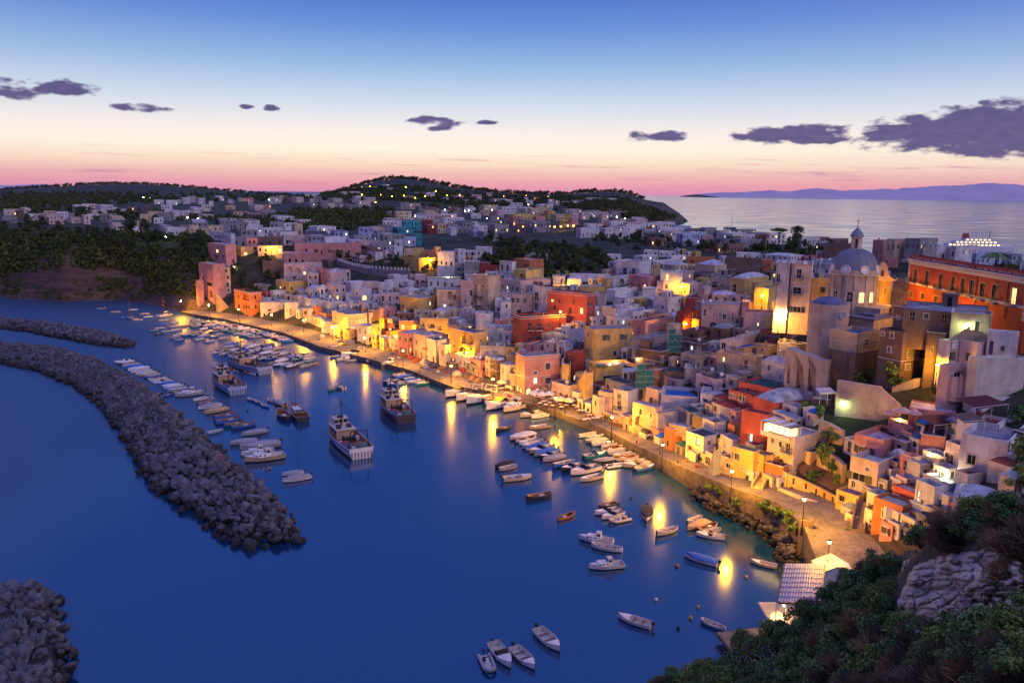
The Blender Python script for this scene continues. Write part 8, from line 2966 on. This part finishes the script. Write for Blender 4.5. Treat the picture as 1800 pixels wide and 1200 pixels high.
   # heaps of fishing nets
for i,(px,py,c,s)in enumerate([(686,616,(0.4,0.3,0.1),2.0),(697,620,(0.42,0.26,0.08),2.2),(707,626,(0.4,0.14,0.05),2.0),(722,630,(0.35,0.08,0.04),2.0),(734,634,(0.28,0.07,0.05),1.9),(745,638,(0.45,0.45,0.5),1.6),(747,645,(0.45,0.45,0.5),1.5),(756,641,(0.14,0.12,0.15),2.2),(766,645,(0.1,0.1,0.13),2.0),(776,649,(0.3,0.18,0.08),1.7),
 (804,658,(0.6,0.55,0.5),2.0),(813,652,(0.55,0.12,0.05),1.8),(822,662,(0.12,0.1,0.12),2.0),(832,666,(0.3,0.15,0.12),1.8),(842,670,(0.35,0.22,0.1),1.7),(566,592,(0.5,0.5,0.5),1.6),(598,600,(0.5,0.45,0.4),1.5),(618,602,(0.35,0.3,0.4),1.7)]):
 p=hit(px,py)
 p=P(px,py,quay_z(p.x,p.y))
 root=mk('net_pile',None,loc=tuple(p),rz=i*1.1)
 cn={0:'ochre',1:'ochre',2:'rust red',3:'dark red',4:'dark red',5:'grey',6:'grey',7:'black',8:'black',9:'brown',10:'whitish',11:'orange red',12:'black',13:'brown',14:'tan',15:'white',16:'grey',17:'lilac'}[i]
 tag(root,f"{cn} heap of fishing nets, {ordinal(i + 1) if i < 15 else ordinal(i - 14)} from the left {'in mid quay' if i < 15 else 'near the bastion'}",'net heap','heaps of fishing nets on the quay')
 b=MB()
 b.lathe([(s*0.75,-0.1),(s*0.72,0.3),(s*0.5,0.8),(s*0.25,1.1),(0.02,1.2)],n=14)
 b.v=[(x*(1+0.5*mnoise.noise(Vector((x,y,z+i)))),y*(1+0.4*mnoise.noise(Vector((x+5,y,z+i)))),z*(1+0.4*mnoise.noise(Vector((x*2,y*2,i)))))for x,y,z in b.v]
 b.build('netting',M['netting'],root,color=c+(1,),smooth=True)
 b=MB()
 for k in range(7):
  a=k*0.9
  b.lathe([(0.02,-0.1),(0.11,0),(0.02,0.1)],c=(math.cos(a)*s*0.5,math.sin(a)*s*0.5,0.75),n=6)
 b.build('float_line',M['trim'],root)
 # mooring bollards, crates and a bench
bo=MB();bo.lathe([(0.16,-0.1),(0.13,0.1),(0.12,0.4),(0.2,0.46),(0.2,0.56),(0.02,0.6)],n=8)
bo=bo.mesh('bollard_post',M['iron'])
kb=0
for i in range(8,19):
 for t in (0.2,0.7):
  a,c=Vector(_C[i]),Vector(_C[i+1])
  p=a.lerp(c,t)
  d=(c-a).normalized()
  q_=p+Vector((-d.y,d.x))*0.8
  kb+=1
  tag(mk('bollard',bo,None,loc=(q_.x,q_.y,quay_z(q_.x,q_.y)-0.05)),f"iron mooring bollard, {ordinal(kb)} from the pier end of the quay",'bollard','bollards along the quay')
cr_=MB()
for z in (0.08,0.24,0.4):
 for s_ in (-1,1):
  cr_.box((0,s_*0.3,z),(0.9,0.03,0.12));cr_.box((s_*0.44,0,z),(0.03,0.6,0.12))
cr_.box((0,0,0.03),(0.88,0.6,0.03))
cr_=cr_.mesh('crate_slats',M['paint'])
for i,(px,py)in enumerate([(690,622),(701,629),(728,637),(741,646),(752,650),(770,654),(785,655),(798,664),(826,671),(848,676),(895,697),(604,607),(560,597),(545,590),(1225,822),(1205,812)]):
 p=hit(px,py)
 p=P(px,py,quay_z(p.x,p.y))
 cn=['blue','white','red','bare wood'][i%4]
 o_=mk('crate',None,loc=tuple(p),rz=i*0.9)
 tag(o_,f"{cn} fish crate, {ordinal(i + 1)} in line from the net heaps to the right",'crate','fish crates on the quay')
 mk('crate_box',cr_,o_,color=[(0.05,0.12,0.4,1),(0.6,0.6,0.6,1),(0.4,0.05,0.04,1),(0.35,0.22,0.1,1)][i%4])
p=P(1082,747,2.0)
o_=mk('bench',None,loc=tuple(p),rz=R(-40))
tag(o_,'long orange wooden bench against the narrow white quay house','bench')
b=MB();b.box((0,0,0.45),(3.2,0.6,0.08));b.build('seat',M['varnish'],o_)
for x in (-1.4,1.4):
 b=MB();b.box((0,0,0.2),(0.1,0.5,0.42));b.build('leg',M['varnish'],o_,loc=(x,0,0))
 # boulders under the sea wall
mound('riprap',wp((1213,874),(1238,892),(1268,908),(1300,922),(1330,938),(1352,955),(1366,972),(1372,992),(1378,1004)),wp((1228,856),(1262,870),(1296,884),(1330,893),(1362,905),(1386,920),(1398,948),(1404,980),(1410,1000)),1.6,'narrow bank of brown boulders along the foot of the sea wall',size=1.25,crest=0.75,near=280,seed=14,cat='boulder bank')
# scaffolding with green nets
M['scaffold_net']=flat_mat('green_scaffold_net',(0.02,0.16,0.16),0.9,var=0.35,scale=2.0)
def scaffold(x0,x1,yt,yb,label,back=2.0,levels=4):
 nm,loc=seen((x0+x1)/2,yb-4)
 Y=(loc.y if nm else 170)-back
 a,c=PD(x0,yb,Y),PD(x1,yb,Y)
 top=PD(x0,yt,Y).z
 h=top-a.z
 w=c.x-a.x
 root=mk('scaffolding',None,loc=tuple(a),rz=R(8))
 tag(root,label,'scaffolding')
 b=MB()
 nx=max(2,int(w/1.8))
 for i in range(nx+1):
  for yy in (0,1.1):
   b.tube((w*i/nx,yy,-3),(w*i/nx,yy,h+0.8),0.05,n=5)
 for k in range(levels+1):
  z=h*k/levels
  for yy in (0,1.1):
   b.tube((-0.2,yy,z),(w+0.2,yy,z),0.045,n=5)
 b.build('frame',M['metal'],root)
 for k in range(levels):
  for i in range(nx):
   if (i+k)%5==4:
    continue
   nb=MB()
   n=5
   vs=[]
   for u in range(n+1):
    for v in range(n+1):
     vs.append((w*(i+0.04+0.92*u/n)/nx,-0.08-0.07*math.sin(u*1.9+v+i),h*(k+0.05+0.9*v/n)/levels))
   nb.add(vs,[(u*(n+1)+v,(u+1)*(n+1)+v,(u+1)*(n+1)+v+1,u*(n+1)+v+1)for u in range(n)for v in range(n)])
   nb.build('net_panel',M['scaffold_net'],root)
  pb=MB();pb.box((w/2,0.55,h*k/levels+0.05),(w,1.0,0.05));pb.build('plank',M['varnish'],root)
scaffold(1174,1198,578,620,'upper scaffolding with tattered green net below the dark red house')
scaffold(1118,1150,640,682,'lower scaffolding wrapped in green net beside the palm terrace')
# lit glass veranda on the cream house
def veranda():
 nm,loc=seen(1392,790)
 o=PD(1388,777,(loc.y if nm else 140)+0.2)
 root=mk('veranda',None,loc=tuple(o),rz=R(35))
 tag(root,'brightly lit glass veranda with striped translucent roof','veranda')
 wr,wl,h=3.0,6.2,2.5
 b=MB();b.box((wr/2,wl/2,-0.1),(wr,wl,0.2));b.build('floor_slab',M['trim'],root)
 b=MB();b.box((wr/2,wl/2,1.2),(wr*0.8,wl*0.85,1.5));b.build('lit_room',M['interior'],root)
 for i in range(6):
  for (x,y)in ((0,wl*i/5),(wr*i/5,0)):
   pb=MB();pb.box((0,0,h/2),(0.1,0.1,h));pb.build('post',M['trim'],root,loc=(x,y,0))
 for i in range(5):
  gb=MB();gb.box((0,0,0.35),(0.06,wl/5-0.12,0.7));gb.build('panel',M['white'],root,loc=(0,wl*(i+0.5)/5,0))
  g2=MB();g2.box((0,0,0.35),(wr/5-0.12,0.06,0.7));g2.build('panel',M['white'],root,loc=(wr*(i+0.5)/5,0,0))
 for i in range(6):
  rb=MB();rb.box((0,0,0),(wr+0.5,wl/6-0.06,0.06));rb.build('roof_sheet',M['white']if i%2 else M['metal'],root,loc=(wr/2,wl*(i+0.5)/6,h+0.08))
 b=MB();b.box((wr/2,wl/2,h),(wr+0.3,wl+0.3,0.08));b.build('roof_frame',M['iron'],root)
veranda()
# awnings on the right-hand terraces
def awning(px,py,w,d,rz,label,col=(0.12,0.03,0.035),h=2.3):
 nm,loc=seen(px,py)
 if not nm:
  return
 root=mk('awning',None,loc=tuple(loc),rz=R(rz))
 tag(root,label,'awning')
 b=MB()
 b.add([(0,0,h),(w,0,h),(w,d,h+0.5),(0,d,h+0.5),(0,0,h-0.22),(w,0,h-0.22)],[(0,1,2,3),(4,5,1,0)])
 b.build('canopy',M['cloth'],root,color=col+(1,))
 for x in (0.05,w/2,w-0.05):
  pb=MB();pb.tube((0,0,0),(0,0,h),0.04,n=5);pb.build('post',M['white'],root,loc=(x,0.05,0))
 b=MB();b.tube((0,0,h),(w,0,h),0.04,n=5);b.build('beam',M['white'],root)
awning(1712,742,7,4,20,'wide dark red awning over the terrace with blue door')
awning(1640,772,5,3.5,15,'dark awning behind the coloured party terrace')
awning(1690,768,4,2.5,15,'brown awning below the blue shuttered window',(0.16,0.10,0.08))
awning(1128,641,3.0,2.2,5,'dark canopy beside the palm terrace',(0.06,0.04,0.04))
awning(1095,668,5.0,1.6,14,'pale corrugated awning under the palm terrace',(0.4,0.45,0.55))
awning(1440,712,3.2,2.0,10,'white sunshade above the climbing plants',(0.6,0.62,0.68))
awning(905,602,2.4,2.0,20,'maroon awning on the roof left of the large red house',(0.2,0.03,0.06))
# shore restaurant with the blue-grey sheet roof
def shore_place():
 c0=P(1372,1108,1.2)
 root=mk('shore_restaurant',None,loc=tuple(c0))
 tag(root,'shore restaurant shed with bluish sheet roof and lit open front','restaurant shed')
 q4=[P(1366,1057,6.2),P(1443,1061,6.2),P(1450,993,7.0),P(1379,991,7.0)]
 q4=[p-c0 for p in q4]
 nu,nv=4,8
 for i in range(nu):
  for j in range(nv):
   def pt(u,v):
    return q4[0]*(1-u)*(1-v)+q4[1]*u*(1-v)+q4[2]*u*v+q4[3]*(1-u)*v
   sb=MB()
   u0,u1,v0,v1=i/nu+0.004,(i+1)/nu+0.012,j/nv,(j+1)/nv+0.02
   n=8
   vs=[]
   for a in range(n+1):
    for b_ in range(3):
     p=pt(u0+(u1-u0)*a/n,v0+(v1-v0)*b_/2)
     zo=0.05*math.sin(a*math.pi*1.0)+0.05*(a%2)+0.03*(2-b_)+0.03*((i*7+j*3)%3)
     vs.append(p+Vector((0,0,zo)))
   sb.add(vs,[(a*3+k,(a+1)*3+k,(a+1)*3+k+1,a*3+k+1)for a in range(n)for k in (0,1)])
   sb.build('roof_sheet',M['paint'],root,color=(0.20+0.02*((i+j)%3),0.28+0.015*((i*j)%3),0.50,1))
 for p in q4:
  b=MB();b.box((0,0,0),(0.22,0.22,p.z+1.2));b.build('post',M['white'],root,loc=(p.x,p.y,p.z/2-0.7))
 m0,m1=q4[0],q4[1]
 b=MB()
 b.tube(m0+Vector((0,0,-0.15)),m1+Vector((0,0,-0.15)),0.1,n=4);b.tube(q4[3]+Vector((0,0,-0.15)),q4[2]+Vector((0,0,-0.15)),0.1,n=4);b.tube(m0,q4[3],0.1,n=4);b.tube(m1,q4[2],0.1,n=4)
 b.build('beam',M['wood_dark'],root)
 b=MB();b.box((0,0,0),(4.6,7.2,0.3));b.build('floor_slab',M['trim'],root,loc=((q4[0].x+q4[1].x)/2,(q4[0].y+q4[2].y)/2,0.6))
 b=MB();b.box((0,0,0),(0.2,7.0,4.0));b.build('side_wall',M['white'],root,loc=(q4[1].x-0.6,(q4[1].y+q4[2].y)/2,2.4))
 b=MB();b.box((0,0,0),(4.4,0.2,4.2));b.build('back_wall',M['plaster'],root,loc=((q4[2].x+q4[3].x)/2,q4[2].y-0.4,2.6),color=(0.6,0.55,0.4,1))
 b=MB();b.tube((0,0,0),(0,0,2.9),0.05,n=5);b.box((0,0,0.9),(1.1,1.1,0.05));b.build('serving_table',M['white'],root,loc=(q4[0].x+1.6,q4[0].y+1.2,0.8))
 b=MB()
 b.box((0,0,0),(8.5,4.2,0.5));b.build('deck',M['quay'],root,loc=(-3.6,-1.6,-0.3),rz=R(12))
 b=MB();b.box((0,0,0),(5,3,2.2));b.build('deck_base',M['rubble'],root,loc=(-1.6,-0.4,-1.2),rz=R(12))
 mk('satellite_dish',dish_mesh(),root,loc=(-0.9,-0.8,0.3),scale=(2.0,)*3)
 for px,py in ((1378,1064),(1374,1085)):
  mk('bulb',GL['bulb'],root,loc=tuple(P(px,py,4.2)-c0))
  # gabled white kiosk behind
 k=P(1462,1030,3.5)
 r2=mk('kiosk',None,loc=tuple(k),rz=R(-8))
 tag(r2,'small white gabled hut with balustrade behind the shore restaurant','hut')
 b=MB();b.box((0,0,1.2),(4.2,3.6,2.9));b.add([(-2.1,-1.8,2.65),(2.1,-1.8,2.65),(0,-1.8,3.7),(-2.1,1.8,2.65),(2.1,1.8,2.65),(0,1.8,3.7)],[(0,1,2),(3,5,4)])
 b.build('walls',M['white'],r2)
 b=MB();b.add([(-2.4,-2,2.6),(0,-2,3.85),(0,2,3.85),(-2.4,2,2.6),(2.4,-2,2.6),(2.4,2,2.6)],[(0,1,2,3),(1,4,5,2)]);b.build('roof',M['white'],r2)
 b=MB()
 for i in range(9):
  b.tube((-2.4+i*0.5,-2.9,0),(-2.4+i*0.5,-2.9,0.8),0.05,n=5)
 b.box((-0.4,-2.9,0.85),(4.3,0.14,0.1));b.box((-0.4,-2.9,0.0),(4.3,0.14,0.1))
 b.build('railing',M['white'],r2)
 b=MB();b.box((-0.3,-2.6,-0.9),(5,1.6,1.7));b.build('terrace_base',M['plaster'],r2,color=(0.6,0.5,0.3,1))
shore_place()
# corrugated fence panels low on the slope
root=mk('sheet_fence',None,loc=tuple(nhit(1520,1165)or P(1520,1165,20)),rz=R(12))
tag(root,'pale corrugated sheet fence among the bushes of the near slope','fence')
for k in range(9):
 b=MB()
 n=6
 vs=[]
 for a in range(n+1):
  x=k*0.42+0.40*a/n
  vs+=[(x,0.04*(a%2),-0.8),(x,0.04*(a%2),1.7-0.06*abs(k-3))]
 b.add(vs,[(a*2,a*2+2,a*2+3,a*2+1)for a in range(n)])
 b.build('sheet',M['paint'],root,color=(0.4+0.03*(k%3),0.34,0.3,1))
 # terrace rails
def rail(pts,z,label,h=1.0):
 w_=[P(x,y,z)for x,y in pts]
 root=mk('railing',None,loc=tuple(w_[0]))
 tag(root,label,'railing')
 for a,c in zip(w_,w_[1:]):
  L_=(c-a).length
  n=max(2,int(L_/1.2))
  for k in range(n+1):
   p=a.lerp(c,k/n)-w_[0]
   b=MB();b.tube((0,0,0),(0,0,h),0.03,n=5);b.build('post',M['white'],root,loc=tuple(p))
  for zz in (h,h*0.5):
   b=MB();b.tube(a-w_[0]+Vector((0,0,zz)),c-w_[0]+Vector((0,0,zz)),0.025,n=4);b.build('rail',M['white'],root)
nm,loc=seen(1665,690)
if nm:
 rail([(1648,668),(1680,684),(1694,676)],loc.z+0.1,'white railing around the small terrace by the fierce lamp')
 # deck chairs on the beach square: the upturned hull and boards lying by the parapet wall
 # ------------------------------------------------------------ thin evening haze over land and sea
hz=MB()
hz.box((0,14500,399),(44000,32000,802.0))
m=bpy.data.materials.new('evening_haze')
m.use_nodes=True
nt=m.node_tree
nt.nodes.clear()
pv=nt.nodes.new('ShaderNodeVolumePrincipled')
pv.inputs['Color'].default_value=(0.9,0.82,0.95,1)
pv.inputs['Density'].default_value=0.000011
pv.inputs['Anisotropy'].default_value=0.3
mo=nt.nodes.new('ShaderNodeOutputMaterial')
nt.links.new(pv.outputs[0],mo.inputs['Volume'])
m.cycles.homogeneous_volume=True
haze=hz.build('haze',m)
tag(haze,'thin pale evening haze over the whole bay',kind='stuff')

# ------------------------------------------------------------ houses past the first three hundred become one far body
def attr_copy(m,name):
 c=m.copy()
 c.name=name
 nt=c.node_tree
 for n in list(nt.nodes):
  if n.type=='OBJECT_INFO':
   a=nt.nodes.new('ShaderNodeAttribute')
   a.attribute_name='Col'
   for l in list(n.outputs['Color'].links):
    nt.links.new(a.outputs['Color'],l.to_socket)
 return c
AM={}
def merge_rest(keep=300):
 def area(h):
  return h.h*(h.wr+h.wl)/max(1.0,h.C.y)**2
 vis=[h for h in HOUSES]
 vis.sort(key=lambda h:(not (h.label is not None),-area(h)))
 rest=vis[keep:]
 V,FL_,FS,MI,CO=[],[],[],[],[]
 mats,mid=[],{}
 base=0
 dead=[]
 bpy.context.view_layer.update()
 for h in rest:
  stack=[h.root]
  while stack:
   o=stack.pop()
   stack.extend(o.children)
   if o.data is not None:
    me=o.data
    n=len(me.vertices)
    v=np.zeros(n*3)
    me.vertices.foreach_get('co',v)
    mw=np.array(o.matrix_world)
    v=v.reshape(-1,3)@mw[:3,:3].T+mw[:3,3]
    V.append(v)
    li=np.zeros(len(me.loops),np.int32)
    me.loops.foreach_get('vertex_index',li)
    lt=np.zeros(len(me.polygons),np.int32)
    me.polygons.foreach_get('loop_total',lt)
    mi=np.zeros(len(me.polygons),np.int32)
    me.polygons.foreach_get('material_index',mi)
    loc=[]
    for m in me.materials:
     am=AM.get(m.name)
     if am is None:
      am=AM[m.name]=attr_copy(m,m.name+'_far')if any(q_.type=='OBJECT_INFO' for q_ in m.node_tree.nodes)else m
     if am.name not in mid:
      mid[am.name]=len(mats)
      mats.append(am)
     loc.append(mid[am.name])
    MI.append(np.array(loc,np.int32)[mi])
    FL_.append(li+base)
    FS.append(lt)
    CO.append(np.tile(np.array(o.color[:],np.float32),(n,1)))
    base+=n
   dead.append(o)
 bpy.data.batch_remove(dead)
 V,FL_,FS,MI,CO=(np.concatenate(a)for a in (V,FL_,FS,MI,CO))
 me=bpy.data.meshes.new('distant_houses')
 me.vertices.add(len(V));me.vertices.foreach_set('co',V.astype(np.float32).ravel())
 me.loops.add(len(FL_));me.loops.foreach_set('vertex_index',FL_)
 me.polygons.add(len(FS));me.polygons.foreach_set('loop_start',np.concatenate([[0],np.cumsum(FS)[:-1]]).astype(np.int32));me.polygons.foreach_set('loop_total',FS)
 for m in mats:
  me.materials.append(m)
 me.polygons.foreach_set('material_index',MI)
 a=me.attributes.new('Col','FLOAT_COLOR','POINT')
 a.data.foreach_set('color',CO.ravel())
 me.update(calc_edges=True)
 o=mk('distant_houses',me)
 tag(o,'small pale houses crowding behind and between the nearer ones',kind='stuff')
 rs=set(id(h)for h in rest)
 HOUSES[:]=[h for h in HOUSES if id(h)not in rs]
merge_rest(300)

# ------------------------------------------------------------ telling labels for the houses
used={}
def words_of(h):
 st={1:'low',2:'two-storey',3:'three-storey',4:'tall'}.get(min(h.floors,4))
 f=h.feats
 ex='with lit window' if 'lit' in f else 'with arched opening' if 'arches' in f else 'with outside stair' if 'stair' in f else 'with balcony' if 'balcony' in f else 'with rooftop water tank' if 'tank' in f else 'with rooftop dish' if 'dish' in f else 'with roof hut' if 'hut' in f else ''
 return st,ex
taken={}
for h in sorted(HOUSES,key=lambda h:(h.label is None,h.C.y)):
 if h.label is None:
  st,ex=words_of(h)
  L_=sorted(LM,key=lambda m_:(m_[1]-h.px[0])**2+(m_[2]-h.px[1])**2)
  lab=None
  noun='house' if h.cat=='house' else h.cat
  for m_ in L_[:2]:
   a=f"{st} {h.col} {noun}"
   r_=rel(h,m_[1],m_[2])
   for t in (f"{a} {ex} {r_} {m_[0]}",f"{a}, {h.rname} roof, {r_} {m_[0]}",f"{a} {ex}, {h.rname} roof, {r_} {m_[0]}"):
    t=' '.join(t.split()).replace(' ,',',')
    if t not in taken and len(t.split())<=16:
     lab=t
     break
   if lab:
    break
  if lab is None:
   a=f"{st} {h.col} {noun}, {h.rname} roof, {rel(h, *L_[0][1:])} {L_[0][0]}"
   k=2
   ORD=['','','second','third','fourth','fifth','sixth','seventh','eighth','ninth','tenth','eleventh','twelfth']
   while k<12 and f"{ORD[k]} farther {a}" in taken:
    k+=1
   lab=f"{ORD[k]} farther {a}"
  h.label=lab
 taken[h.label]=1
 tag(h.root,h.label,h.cat,h.group or ('houses of the harbour town' if h.cat=='house' and h.C.y<330 else 'houses of the far plateau' if h.cat=='house' else None))
